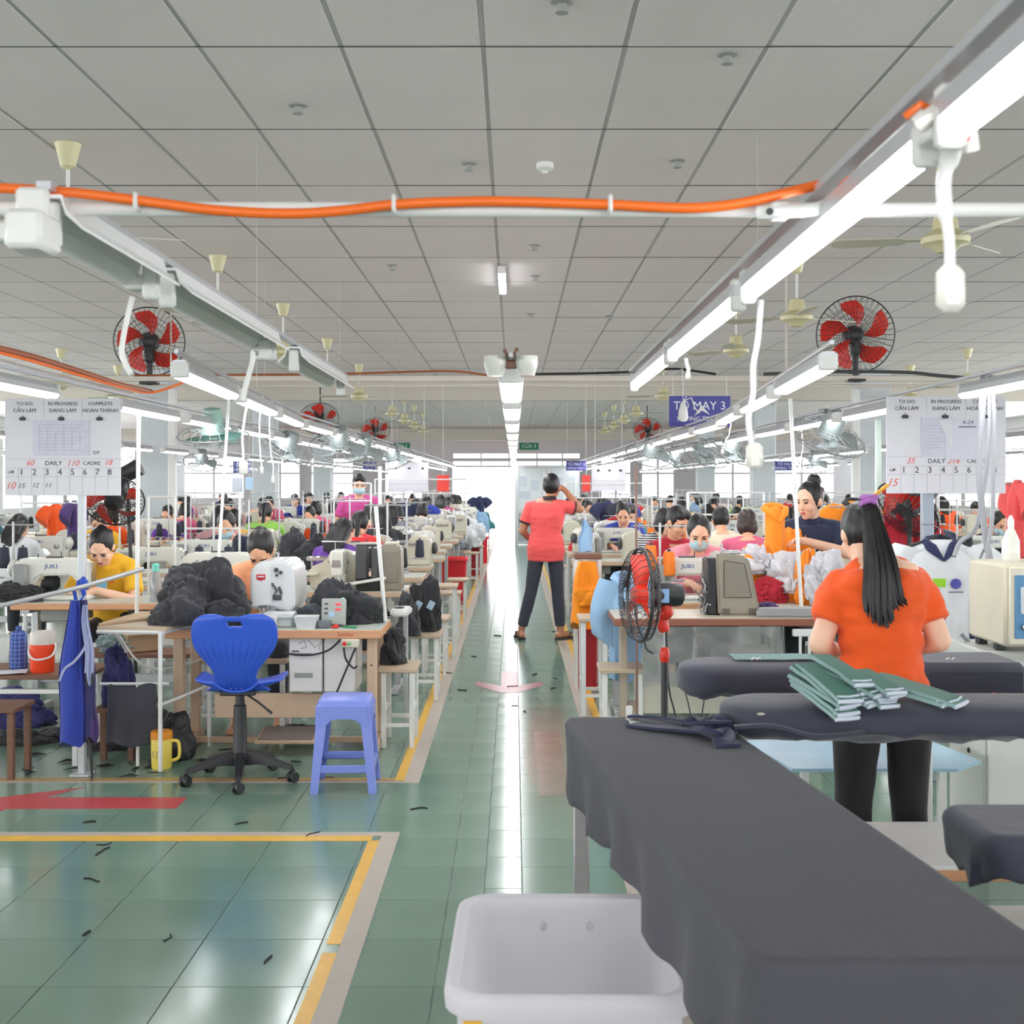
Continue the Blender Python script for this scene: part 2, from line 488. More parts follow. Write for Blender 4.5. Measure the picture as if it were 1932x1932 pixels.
for k, (x, y) in enumerate(near):
    if k < 300: put('ceiling_tile', tm, ceiling, (x, y, CZ + RND.uniform(-0.002, 0.002)))
    else: rest.bx(x - CW / 2 + 0.0105, x + CW / 2 - 0.0105, y - CD / 2 + 0.0075, y + CD / 2 - 0.0075, CZ, CZ + 0.006)
tag(put('tile_field', rest.mesh('tile_field', CEIL, smooth=0), ceiling), kind='stuff')
for i in range(-23, 25):
    x = CX0 + i * CW
    if abs(x) < XW: put('ceiling_rail', MB().bx(x - 0.0095, x + 0.0095, YF, YB, CZ + 0.001, CZ + 0.008).mesh('ceiling_rail', TBAR, smooth=0), ceiling)
JOINT_SHADOW = mat('ceiling_joint_shadow', (92, 92, 92), 0.8, var=0.05)  # strips coloured dark as the shadow lines in the cross seams
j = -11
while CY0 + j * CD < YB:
    put('joint_shadow', MB().bx(-XW, XW, CY0 + j * CD - 0.0075, CY0 + j * CD + 0.0075, CZ - 0.0008, CZ + 0.007).mesh('joint_shadow', JOINT_SHADOW, smooth=0), ceiling); j += 1
# little sprinkler roses and holes
for k, (px, py) in enumerate(((562, 198), (1372, 102), (1028, 308), (740, 500), (1010, 520), (1008, 462), (1060, 3), (885, 308), (1278, 302), (1002, 592), (1150, 596))):
    y = FPX * (CZ - CAM_H) / (VY - py); x = ax(px, y)
    m = MB().lathe([(0.045, 0), (0.045, -0.006), (0.02, -0.012), (0.018, -0.035), (0.026, -0.038), (0.026, -0.044)], 14)
    big = k == 2
    if big: m = MB().lathe([(0.05, 0), (0.05, -0.03), (0.03, -0.045)], 18).lathe([(0.015, -0.045), (0.015, -0.06)], 10)
    solo('smoke_detector' if big else 'sprinkler', 'white round smoke detector on the ceiling' if big else 'small sprinkler head poking through the ceiling tiles',
         'detector' if big else 'sprinkler', m, WHITE if big else GREY, (x, y, CZ), group=None if big else 'ceiling sprinklers')

WALL = mat('wall_paint', (214, 216, 218), 0.7, var=0.03, scale=1.0)
COLM = mat('column_paint', (200, 205, 210), 0.6, var=0.03)
BEAM = mat('beam_paint', (206, 200, 190), 0.7, var=0.03, scale=2)
FRAME = mat('window_frame', (216, 218, 220), 0.4, var=0.02)
GLASS = mat('window_glass', (245, 250, 252), 0.02, var=0, trans=1.0, alpha=0.25)
# far wall with a doorway, a transom row over it and windows to both sides
wins = [(-13, -10.6), (-10, -8.4), (-8.0, -6.3), (-5.1, -3.6), (3.4, 4.6), (5.0, 6.3), (7.8, 9.4), (10, 12.6)]
DX0, DX1, DTOP = -2.42, 2.6, 2.17
def wall_with_holes(x0, x1, z1, holes, y, t):
    """holes: (x0, x1, z0, z1), sorted in x and not overlapping in x"""
    mb = MB(); x = x0
    for (a, b, c, d) in sorted(holes):
        if a > x: mb.bx(x, a, y, y + t, 0, z1)
        if c > 0: mb.bx(a, b, y, y + t, 0, c)
        if d < z1: mb.bx(a, b, y, y + t, d, z1)
        x = b
    if x < x1: mb.bx(x, x1, y, y + t, 0, z1)
    return mb
hs = [(a, b, 0.9, 2.5) for a, b in wins] + [(DX0, DX1, 0, 2.72)]
tag(put('wall_back', wall_with_holes(-XW, XW, CZ, hs, YB, 0.25).mesh('wall_back', WALL)), kind='structure')
for n, (a, b) in enumerate(wins):
    mb = MB()
    for x in (a, (a + b) / 2, b): mb.bx(x - 0.04, x + 0.04, YB - 0.02, YB + 0.08, 0.9, 2.5)
    for z in (0.9, 1.9, 2.5): mb.bx(a, b, YB - 0.018, YB + 0.078, z - 0.035, z + 0.035)
    o = tag(put('window_%d' % (n + 1), mb.mesh('window', FRAME, smooth=0)), kind='structure')
    for x0, x1 in ((a + 0.04, (a + b) / 2 - 0.04), ((a + b) / 2 + 0.04, b - 0.04)):
        for z0, z1 in ((0.935, 1.865), (1.935, 2.465)):
            part(o, 'pane', MB().bx(x0, x1, YB + 0.03, YB + 0.036, z0, z1), GLASS, smooth=0)
# transom over the doorway: two glazed bands between three rails
mb = MB()
for z in (2.17, 2.40, 2.46, 2.70): mb.bx(DX0, DX1, YB - 0.05, YB + 0.1, z - 0.035, z + 0.035)
for x in (-2.42, -1.3, -0.2, 0.9, 1.9, 2.6): mb.bx(x - 0.03, x + 0.03, YB - 0.045, YB + 0.095, 2.17, 2.7)
o = tag(put('window_9', mb.mesh('window', FRAME, smooth=0)), kind='structure')
for i, x in enumerate((-2.42, -1.3, -0.2, 0.9, 1.9)):
    x1 = (-1.3, -0.2, 0.9, 1.9, 2.6)[i]
    for z0, z1 in ((2.205, 2.365), (2.495, 2.665)):
        part(o, 'pane', MB().bx(x + 0.03, x1 - 0.03, YB + 0.02, YB + 0.026, z0, z1), GLASS, smooth=0)
# fixed door panels filling the doorway beside the opening
mb = MB()
for x in (0.08, 1.3, 2.55): mb.bx(x - 0.05, x + 0.05, YB - 0.05, YB + 0.1, 0, 2.17)
mb.bx(0.08, 2.55, YB - 0.02, YB + 0.06, 0, 1.0); mb.bx(0.08, 2.55, YB - 0.03, YB + 0.07, 2.05, 2.17)
o = tag(put('door_1', mb.mesh('door', FRAME, smooth=0)), kind='structure')
for a, b in ((0.13, 1.25), (1.35, 2.5)): part(o, 'pane', MB().bx(a, b, YB, YB + 0.01, 1.0, 2.05), GLASS, smooth=0)
# side walls with a long window band, wall behind the viewer
for s, nm in ((-1, 'wall_left'), (1, 'wall_right')):
    mb = MB()
    x0, x1 = (s * XW, s * (XW + 0.25))
    mb.bx(x0, x1, YF, YB, 0, 0.8); mb.bx(x0, x1, YF, YB, 2.7, CZ)
    for k in range(24): mb.bx(x0, x1, YF + k * 2.5, YF + k * 2.5 + 0.35, 0.8, 2.7)
    tag(put(nm, mb.mesh(nm, WALL, smooth=0)), kind='structure')
mb = MB().bx(-XW, XW, YF - 0.25, YF, 0, 0.9).bx(-XW, XW, YF - 0.25, YF, 2.9, CZ)
for k in range(8): mb.bx(-XW + k * 3.9, -XW + k * 3.9 + 0.7, YF - 0.25, YF, 0.9, 2.9)
tag(put('wall_front', mb.mesh('wall_front', WALL, smooth=0)), kind='structure')
# outside: pale yard wall across from the doorway
tag(put('yard_ground', MB().bx(-20, 20, 60, 90, -0.05, -0.01).mesh('yard', mat('yard_paving', (200, 190, 182), 0.8, var=0.08))), kind='structure')
# beams and columns
for y, zb, zt in ((22.2, 2.955, CZ), (43.0, 2.95, CZ)):
    tag(put('beam', MB().bx(-XW, XW, y, y + 0.35, zb, zt).bx(-XW, XW, y - 0.02, y, zb + 0.17, zb + 0.2).mesh('beam', BEAM, smooth=0)), kind='structure')
for s in (-1, 1):
    for y in (20.7, 29.7, 38.6):
        c = tag(put('column', MB().box((0, 0, CZ / 2), (0.52, 0.52, CZ), 0.02).mesh('column', COLM), None, (s * 5.8, y, 0)), kind='structure')
# white corner trunking beside the columns
for s in (-1, 1):
    for y in (20.3,):
        tag(put('trim_1', MB().box((s * 5.45, y, 1.5), (0.12, 0.1, 3.0), 0.01).mesh('trim', WHITE)), kind='structure')
# white partition with notices standing beside the aisle, near the doorway
t = thing('door_partition', 'pale aluminium door partition with paper notices beyond the standing woman', 'partition', (0, 31, 0))
mb = MB()
for x in (0.06, 0.74, 0.86, 1.55): mb.bx(x - 0.045, x + 0.045, -0.03, 0.03, 0, 1.93)
for z in (0.05, 0.82, 1.9): mb.bx(0.06, 1.55, -0.028, 0.028, z - 0.04, z + 0.04)
part(t, 'frame', mb, FRAME, smooth=0)
part(t, 'lower_panel', MB().bx(0.1, 0.7, -0.01, 0.01, 0.09, 0.78).bx(0.9, 1.5, -0.01, 0.01, 0.09, 0.78), mat('panel_grey', (176, 184, 190), 0.4), smooth=0)
for a, b in ((0.1, 0.7), (0.9, 1.5)): part(t, 'pane', MB().bx(a, b, -0.004, 0.004, 0.86, 1.86), mat('frosted_pane', (226, 232, 236), 0.5, trans=0.3, var=0.02), smooth=0)
for x, z, w, h in ((0.22, 1.55, 0.17, 0.25), (0.5, 1.45, 0.18, 0.25), (0.25, 1.22, 0.25, 0.18), (1.1, 1.5, 0.2, 0.28)):
    part(t, 'notice', MB().bx(x - w / 2, x + w / 2, -0.012, -0.006, z - h / 2, z + h / 2), mat('notice_paper', (196, 204, 214), 0.7, var=0.12, scale=20), smooth=0)
# ------------------------------------------------------------------ sewing kit: one of each kind with its parts
BLUETXT = mat('blue_ink', (52, 78, 160), 0.5, var=0)
REDTXT = mat('red_ink', (216, 60, 50), 0.5, var=0)
BLACKTXT = mat('black_ink', (58, 58, 66), 0.6, var=0)
WHITETXT = mat('white_ink', (236, 238, 244), 0.5, var=0)

def sewing_table(label, loc, rz=0, w=1.16, d=0.56, h=0.74, edge=None, top=None, group='sewing tables', legm=None, box=True):
    """flat sewing table on two T legs; local x along the width, y = depth from the front edge (0) to the back"""
    edge = edge or WOOD; top = top or DESKTOP; legm = legm or LGREY
    t = thing('sewing_table', label, 'table', loc, rz, group)
    part(t, 'tabletop', MB().bx(-w / 2, w / 2, 0, d, h - 0.045, h - 0.003, 0.006), edge)
    part(t, 'top_sheet', MB().bx(-w / 2 + 0.004, w / 2 - 0.004, 0.004, d - 0.004, h - 0.004, h, 0.001), top, smooth=0)
    for s in (-1, 1):
        x = s * (w / 2 - 0.07)
        part(t, 'leg', MB().bx(x - 0.022, x + 0.022, d * 0.42, d * 0.42 + 0.06, 0.05, h - 0.045, 0.004)
             .bx(x - 0.025, x + 0.025, 0.06, d - 0.04, 0.0, 0.05, 0.006).bx(x - 0.025, x + 0.025, 0.08, d - 0.08, h - 0.075, h - 0.045, 0.004), legm)
    part(t, 'crossbar', MB().bx(-w / 2 + 0.09, w / 2 - 0.09, d * 0.47, d * 0.47 + 0.03, 0.2, 0.26, 0.004), legm)
    part(t, 'pedal', MB().box((-0.05, d * 0.5, 0.11), (0.3, 0.22, 0.018), 0.004, Matrix.Rotation(0.0, 4, 'X')).bx(-0.06, -0.04, d * 0.5, d * 0.5 + 0.012, 0.11, 0.22), GREY)
    if box:
        part(t, 'motor', MB().lathe([(0.075, -0.11), (0.085, -0.09), (0.085, 0.07), (0.05, 0.1), (0.03, 0.13)], 18, Matrix.Translation((0.12, d * 0.55, h - 0.17)) @ Matrix.Rotation(PI / 2, 4, 'Y'))
             .bx(0.06, 0.18, d * 0.5, d * 0.6, h - 0.1, h - 0.045), DGREY)
        part(t, 'control_box', MB().bx(0.27, 0.40, d * 0.35, d * 0.85, h - 0.30, h - 0.06, 0.01), MWHITE)
        part(t, 'drawer', MB().bx(-0.45, -0.2, d * 0.2, d * 0.7, h - 0.13, h - 0.05, 0.008), GREY)
    return t

def sewing_machine(label, loc, rz=0, body=None, group='sewing machines', text=True):
    """lockstitch head; local origin on the table top, long axis x, needle end at -x, operator at -y"""
    body = body or MWHITE
    t = thing('sewing_machine', label, 'sewing machine', loc, rz, group)
    t.scale = (1, 1, 0.87)
    part(t, 'bed', MB().bx(-0.25, 0.24, -0.09, 0.09, -0.0, 0.035, 0.01), body)
    o = [(0.245, 0.03), (0.245, 0.265), (0.225, 0.30), (0.18, 0.312), (-0.17, 0.312), (-0.225, 0.296), (-0.25, 0.25), (-0.25, 0.115), (-0.235, 0.105), (-0.165, 0.105),
         (-0.15, 0.165), (-0.11, 0.185), (0.06, 0.180), (0.10, 0.155), (0.112, 0.10), (0.105, 0.03)]
    M = Matrix.Translation((0, 0.065, 0)) @ Matrix.Rotation(PI / 2, 4, 'X')
    part(t, 'arm', MB().prism(o, 0.13, M), body, bevel=0.016)
    part(t, 'handwheel', MB().lathe([(0.02, 0), (0.058, 0.0), (0.066, 0.012), (0.066, 0.03), (0.05, 0.036), (0.03, 0.05), (0.012, 0.052)], 22, Matrix.Translation((0.247, 0, 0.235)) @ Matrix.Rotation(PI / 2, 4, 'Y')), body)
    part(t, 'motor_cap', MB().bx(0.14, 0.235, 0.066, 0.12, 0.06, 0.27, 0.015), GREY)
    part(t, 'needle_bar', MB().tube([(-0.205, -0.01, 0.11), (-0.205, -0.01, 0.062)], 0.006, 8).tube([(-0.205, -0.01, 0.062), (-0.205, -0.01, 0.036)], 0.0015, 5)
         .tube([(-0.19, 0.01, 0.11), (-0.19, 0.01, 0.05)], 0.006, 8).bx(-0.222, -0.185, -0.03, 0.012, 0.037, 0.045, 0.002), STEEL)
    part(t, 'face_plate', MB().bx(-0.256, -0.249, -0.05, 0.05, 0.125, 0.28, 0.003), STEEL)
    part(t, 'tension_dial', MB().lathe([(0.018, 0), (0.018, 0.012), (0.01, 0.02), (0.004, 0.03)], 14, Matrix.Translation((-0.13, -0.064, 0.235)) @ Matrix.Rotation(PI / 2, 4, 'X'))
         .lathe([(0.022, 0), (0.022, 0.018), (0.016, 0.022)], 16, Matrix.Translation((0.17, -0.064, 0.2)) @ Matrix.Rotation(PI / 2, 4, 'X')), STEEL)
    part(t, 'thread_pin', MB().tube([(-0.05, 0.02, 0.31), (-0.05, 0.02, 0.36)], 0.004, 6).tube([(0.1, 0.02, 0.31), (0.1, 0.02, 0.345)], 0.004, 6).box((0.0, 0.0, 0.316), (0.1, 0.05, 0.012), 0.003), DGREY)
    if text:
        lettering(t, 'JUKI', 0.045, BLUETXT, (0.0, -0.0662, 0.25))
        lettering(t, 'JUKI', 0.045, BLUETXT, (0.0, 0.0662, 0.25), (PI / 2, 0, PI))
    return t

def overlock(label, loc, rz=0, body=None, group='overlock machines'):
    """squat overlock head with a looper front and thread tree"""
    body = body or CREAM
    t = thing('overlock_machine', label, 'sewing machine', loc, rz, group)
    o = [(-0.17, 0.0), (0.17, 0.0), (0.175, 0.20), (0.15, 0.26), (0.05, 0.285), (-0.02, 0.27), (-0.06, 0.2), (-0.17, 0.16)]
    part(t, 'body', MB().prism(o, 0.20, Matrix.Translation((0, 0.10, 0)) @ Matrix.Rotation(PI / 2, 4, 'X')), body, bevel=0.016)
    part(t, 'cloth_plate', MB().bx(-0.30, -0.10, -0.17, 0.09, 0.10, 0.125, 0.01), body)
    part(t, 'handwheel', MB().lathe([(0.02, 0), (0.05, 0.0), (0.056, 0.012), (0.056, 0.03), (0.03, 0.045)], 20, Matrix.Translation((0.175, 0, 0.16)) @ Matrix.Rotation(PI / 2, 4, 'Y')), DGREY)
    mb = MB()
    for i in range(4): mb.lathe([(0.014, 0), (0.014, 0.012), (0.006, 0.022)], 12, Matrix.Translation((-0.02 + i * 0.04, -0.101, 0.2)) @ Matrix.Rotation(PI / 2, 4, 'X'))
    part(t, 'tension_dials', mb, STEEL, kind='stuff')
    part(t, 'presser', MB().tube([(-0.16, -0.05, 0.2), (-0.16, -0.05, 0.13)], 0.007, 8).bx(-0.19, -0.12, -0.08, -0.03, 0.125, 0.135, 0.002).bx(-0.2, -0.05, -0.06, -0.03, 0.2, 0.235, 0.008), STEEL)
    part(t, 'thread_guide', MB().tube([(0.0, 0.0, 0.27), (0.0, 0.0, 0.34), (-0.1, 0, 0.34)], 0.004, 6).bx(-0.09, 0.08, -0.02, 0.02, 0.335, 0.342), STEEL)
    return t

def thread_stand(label, loc, rz=0, h=0.62, group='thread stands'):
    t = thing('thread_stand', label, 'thread stand', loc, rz, group)
    part(t, 'pole', MB().tube([(0, 0, 0), (0, 0, h)], 0.008, 8).lathe([(0.03, 0), (0.03, 0.012), (0.012, 0.02)], 12), LGREY)
    part(t, 'tray', MB().bx(-0.16, 0.16, -0.015, 0.015, 0.12, 0.128).lathe([(0.05, 0.128), (0.052, 0.136), (0.01, 0.138)], 14, Matrix.Translation((-0.11, 0, 0)))
         .lathe([(0.05, 0.128), (0.052, 0.136), (0.01, 0.138)], 14, Matrix.Translation((0.11, 0, 0))), LGREY)
    part(t, 'top_arm', MB().tube([(-0.17, 0, h - 0.02), (0.17, 0, h - 0.02)], 0.006, 6).ring((-0.11, 0.0, h - 0.03), (0, 0, 1), 0.012, 0.002, 10, 4).ring((0.11, 0.0, h - 0.03), (0, 0, 1), 0.012, 0.002, 10, 4), LGREY)
    return t
THREADS = {'navy': mat('thread_navy', (46, 50, 66), 0.7, var=0.12, scale=60, stretch=(1, 1, 12)), 'black': mat('thread_black', (36, 36, 40), 0.7, var=0.12, scale=60),
           'orange': mat('thread_orange', (244, 130, 40), 0.7, var=0.10, scale=60, stretch=(1, 1, 12)), 'white': mat('thread_white', (222, 224, 226), 0.7, var=0.08, scale=60),
           'blue': mat('thread_blue', (70, 110, 190), 0.7, var=0.1, scale=60)}
CONE_ME = {}
for k, m in THREADS.items():
    mb = MB().lathe([(0.030, 0.0), (0.036, 0.008), (0.038, 0.02), (0.030, 0.125), (0.026, 0.135)], 16)
    mb.use(1).lathe([(0.031, -0.003), (0.031, 0.0), (0.014, 0.0), (0.010, 0.15), (0.006, 0.15)], 12)
    CONE_ME[k] = mb.mesh('thread_cone', [m, DGREY])
def cone(color, label, loc, group, scale=1.0):
    o = tag(put('thread_cone', CONE_ME[color], None, loc), label, 'thread cone', group)
    o.scale = (scale, scale, scale); return o

def bench(label, loc, rz=0, w=0.42, d=0.26, h=0.45, group='small benches'):
    t = thing('bench', label, 'bench', loc, rz, group)
    part(t, 'seat', MB().bx(-w / 2, w / 2, -d / 2, d / 2, h - 0.025, h, 0.004), TAN)
    for i in (-1, 1):
        for j in (-1, 1):
            part(t, 'leg', MB().bx(i * (w / 2 - 0.03) - 0.014, i * (w / 2 - 0.03) + 0.014, j * (d / 2 - 0.03) - 0.014, j * (d / 2 - 0.03) + 0.014, 0, h - 0.025, 0.003), PIPE)
    part(t, 'stretcher', MB().bx(-w / 2 + 0.03, w / 2 - 0.03, -d / 2 + 0.02, -d / 2 + 0.04, 0.12, 0.14).bx(-w / 2 + 0.03, w / 2 - 0.03, d / 2 - 0.04, d / 2 - 0.02, 0.12, 0.14)
         .bx(-w / 2 + 0.02, -w / 2 + 0.04, -d / 2 + 0.03, d / 2 - 0.03, 0.2, 0.22).bx(w / 2 - 0.04, w / 2 - 0.02, -d / 2 + 0.03, d / 2 - 0.03, 0.2, 0.22), PIPE)
    return t

def tube_lamp(label, loc, rz=0, lit=True, group='tube lamps', length=1.2, two=False, up=False):
    """batten with reflector; local y along the tube, z = 0 at the tube's axis"""
    t = thing('tube_lamp', label, 'lamp', loc, rz, group)
    L = length
    ch = MB()
    M = Matrix.Translation((0, L / 2, 0)) @ Matrix.Rotation(PI / 2, 4, 'X')
    if two:        # closed batten: grey housing over one wide diffuser
        ch.prism([(-0.034, 0.006), (-0.030, 0.030), (-0.020, 0.052), (0.020, 0.052), (0.030, 0.030), (0.034, 0.006)], L, M)
        part(t, 'housing', ch, CHANNEL, smooth=0)
        part(t, 'diffuser', MB().prism([(-0.030, 0.007), (-0.030, -0.006), (-0.022, -0.014), (0.022, -0.014), (0.030, -0.006), (0.030, 0.007)], L - 0.05, Matrix.Translation((0, -0.025, 0)) @ M), TUBE, smooth=0)
        for y in (-L / 2 + 0.012, L / 2 - 0.012): part(t, 'end_cap', MB().box((0, y, 0.018), (0.066, 0.026, 0.062), 0.006), WHITE)
        return t
    if lit: prof = [(-0.016, 0.018), (-0.018, 0.042), (0.018, 0.042), (0.016, 0.018)]
    else: prof = [(-0.055, 0.012), (-0.028, 0.036), (-0.02, 0.062), (0.02, 0.062), (0.028, 0.036), (0.055, 0.012), (0.056, 0.016), (0.03, 0.041), (0.022, 0.068), (-0.022, 0.068), (-0.03, 0.041), (-0.056, 0.016)]
    ch.prism(prof, L, M)
    part(t, 'channel', ch, CHANNEL if lit else mat('white_channel', (232, 232, 232), 0.45, var=0.03), smooth=0)
    for y in (-L / 2 + 0.012, L / 2 - 0.012):
        part(t, 'end_cap', MB().box((0, y, 0.02), (0.034, 0.024, 0.075), 0.006), WHITE)
    if lit: part(t, 'tube', MB().tube([(0, -L / 2 + 0.02, 0), (0, L / 2 - 0.02, 0)], 0.014, 10), TUBE)
    return t

def ceiling_fan(label, loc, rz, drop=0.47, group='ceiling fans'):
    """cream three-blade fan; origin at the ceiling"""
    CF = mat('cream_fan', (206, 200, 160), 0.4, var=0.05)
    BL = mat('fan_blade', (196, 194, 176), 0.4, var=0.05)
    t = thing('ceiling_fan', label, 'ceiling fan', loc, rz, group)
    part(t, 'canopy', MB().lathe([(0.072, 0), (0.068, -0.012), (0.040, -0.125), (0.03, -0.13), (0.02, -0.14)], 20), CF)
    part(t, 'rod', MB().tube([(0, 0, -0.05), (0, 0, -drop + 0.06)], 0.011, 8), PIPE)
    part(t, 'motor', MB().lathe([(0.03, -drop + 0.10), (0.06, -drop + 0.09), (0.075, -drop + 0.0), (0.11, -drop - 0.02), (0.135, -drop - 0.045), (0.13, -drop - 0.075), (0.08, -drop - 0.09), (0.05, -drop - 0.125), (0.02, -drop - 0.13)], 24), CF)
    for k in range(3):
        M = Matrix.Rotation(2 * PI * k / 3, 4, 'Z')
        mb = MB().prism([(0.10, -0.02), (0.2, -0.018), (0.24, -0.06), (0.55, -0.072), (0.60, -0.055), (0.62, 0), (0.60, 0.05), (0.55, 0.062), (0.24, 0.045), (0.2, 0.018), (0.10, 0.02)], 0.006,
                        M @ Matrix.Translation((0, 0, -drop - 0.052)) @ Matrix.Rotation(0.18, 4, 'X'))
        part(t, 'blade', mb, BL, smooth=0)
    return t

def cage(mb, R, depth, n=36, wire=0.0022, zc=0.0, front=True, back=True, rings=4):
    """wire guard round the local z axis, bowl towards +z and -z"""
    for s in ([1] if front else []) + ([-1] if back else []):
        for k in range(n):
            a = 2 * PI * k / n; c, sn = math.cos(a), math.sin(a)
            mb.tube([(c * R * 0.16, sn * R * 0.16, zc + s * depth), (c * R * 0.72, sn * R * 0.72, zc + s * depth * 0.92), (c * R * 0.95, sn * R * 0.95, zc + s * depth * 0.5), (c * R, sn * R, zc)], wire, 3, caps=False)
        for q in range(1, rings + 1):
            mb.ring((0, 0, zc + s * depth * (0.98 - 0.02 * q)), (0, 0, 1), R * (0.16 + 0.56 * q / rings), wire, 30, 3)
    mb.ring((0, 0, zc), (0, 0, 1), R, wire * 2.6, 48, 5)
    return mb
def fan_blades(n, r0, r1, sweep, pitch, off=0.0):
    out = []
    for k in range(n):
        mb = MB()
        a0 = 2 * PI * k / n + off
        def fn(u, v, a0=a0):
            r = r0 + (r1 - r0) * v
            wid = (0.20 + 0.62 * math.sin(min(1, v * 1.15) * PI * 0.62)) * (1 - 0.35 * max(0, v - 0.8) / 0.2)
            a = a0 + sweep * v + (u - 0.5) * wid
            return V((r * math.cos(a), r * math.sin(a), (u - 0.5) * pitch))
        mb.sheet(6, 9, fn)
        out.append(mb)
    return out
def wall_fan(label, loc, aim, R=0.32, pole=0.38, group=None, blades=5, red=True, spin=0.3, up=False):
    """caged industrial fan on a short black pole; aim = direction of the air stream"""
    t = thing('industrial_fan', label, 'fan', loc, 0, group)
    aim = V(aim).normalized()
    Q = aim.to_track_quat('Z', 'Y').to_euler()
    RB = mat('red_fan_blade', (206, 44, 32), 0.35, var=0.05)
    if pole: part(t, 'pole', MB().tube([(0, 0.0, -R - pole * 0.15), (0, 0.0, 0)], 0.026, 10).box((0, 0, -R - pole * 0.12), (0.14, 0.14, 0.02), 0.004).box((0, 0, -0.12), (0.07, 0.1, 0.12), 0.02), DARK)
    if up: part(t, 'drop_rod', MB().tube([(0, 0.12, -0.02), (0, 0.12, CZ - loc[2])], 0.012, 6), DARK)
    h = part(t, 'motor', MB().lathe([(0.055, -0.26), (0.078, -0.24), (0.082, -0.06), (0.06, -0.04)], 20), DARK, rot=tuple(Q))
    part(t, 'cage', cage(MB(), R, 0.075, 40), DARK, rot=tuple(Q))
    for mb in fan_blades(blades, 0.06, R * 0.9, 0.55, 0.06): part(t, 'blade', mb, RB, rot=tuple(Q))
    part(t, 'hub', MB().lathe([(0.06, -0.03), (0.068, 0.0), (0.06, 0.03), (0.03, 0.045), (0.005, 0.048)], 20), DARK, rot=tuple(Q))
    return t
def orbit_fan(label, loc, rz, R=0.2, tilt=0.35, drop=0.3, col=None, group='hanging orbit fans'):
    """grey fan hung face down from a bracket"""
    OF = col or mat('orbit_fan_grey', (150, 160, 160), 0.4, var=0.05)
    t = thing('orbit_fan', label, 'fan', loc, rz, group)
    part(t, 'bracket', MB().tube([(0, 0, drop), (0, 0, 0.10)], 0.012, 8).box((0, 0, drop), (0.12, 0.06, 0.03), 0.006).tube([(0, 0, 0.12), (0.09, 0, 0.08), (0.09, 0, 0.0)], 0.009, 6), OF)
    E = (PI + tilt, 0, 0)
    part(t, 'motor', MB().lathe([(0.02, -0.20), (0.06, -0.19), (0.075, -0.13), (0.078, -0.05), (0.09, -0.02), (0.05, 0.0)], 18), OF, rot=E)
    part(t, 'cage', cage(MB(), R, 0.06, 22, 0.0022, rings=3), mat('orbit_cage', (136, 140, 140), 0.5, var=0.05), rot=E)
    for mb in fan_blades(3, 0.03, R * 0.86, 0.3, 0.05): part(t, 'blade', mb, mat('orbit_blade', (120, 168, 160), 0.35, var=0.05) if col else OF, rot=E)
    part(t, 'hub', MB().lathe([(0.04, -0.02), (0.042, 0.02), (0.01, 0.03)], 14), OF, rot=E)
    return t
def pullcord(label, loc, length, r=0.006, box=(0.036, 0.028, 0.075), kink=0.015, group='switch cords', seed=0):
    """white cord with an in-line switch hanging at its end; origin at the top"""
    t = thing('switch_cord', label, 'cord', loc, 0, group)
    rr = random.Random(seed); pts = []
    for k in range(9):
        f = k / 8; pts.append((kink * math.sin(f * 5 + seed) + rr.uniform(-kink, kink) * 0.3, kink * 0.4 * math.cos(f * 4), -length * f))
    part(t, 'cord', MB().tube(pts, r, 8), PIPE)
    e = pts[-1]
    part(t, 'switch', MB().box((e[0], e[1], e[2] - box[2] / 2), box, min(box) * 0.3), mat('switch_plastic', (228, 226, 218), 0.4, var=0.02))
    part(t, 'rocker', MB().box((e[0], e[1] - box[1] / 2, e[2] - box[2] / 2), (box[0] * 0.45, 0.004, box[2] * 0.4), 0.001), WHITE)
    return t
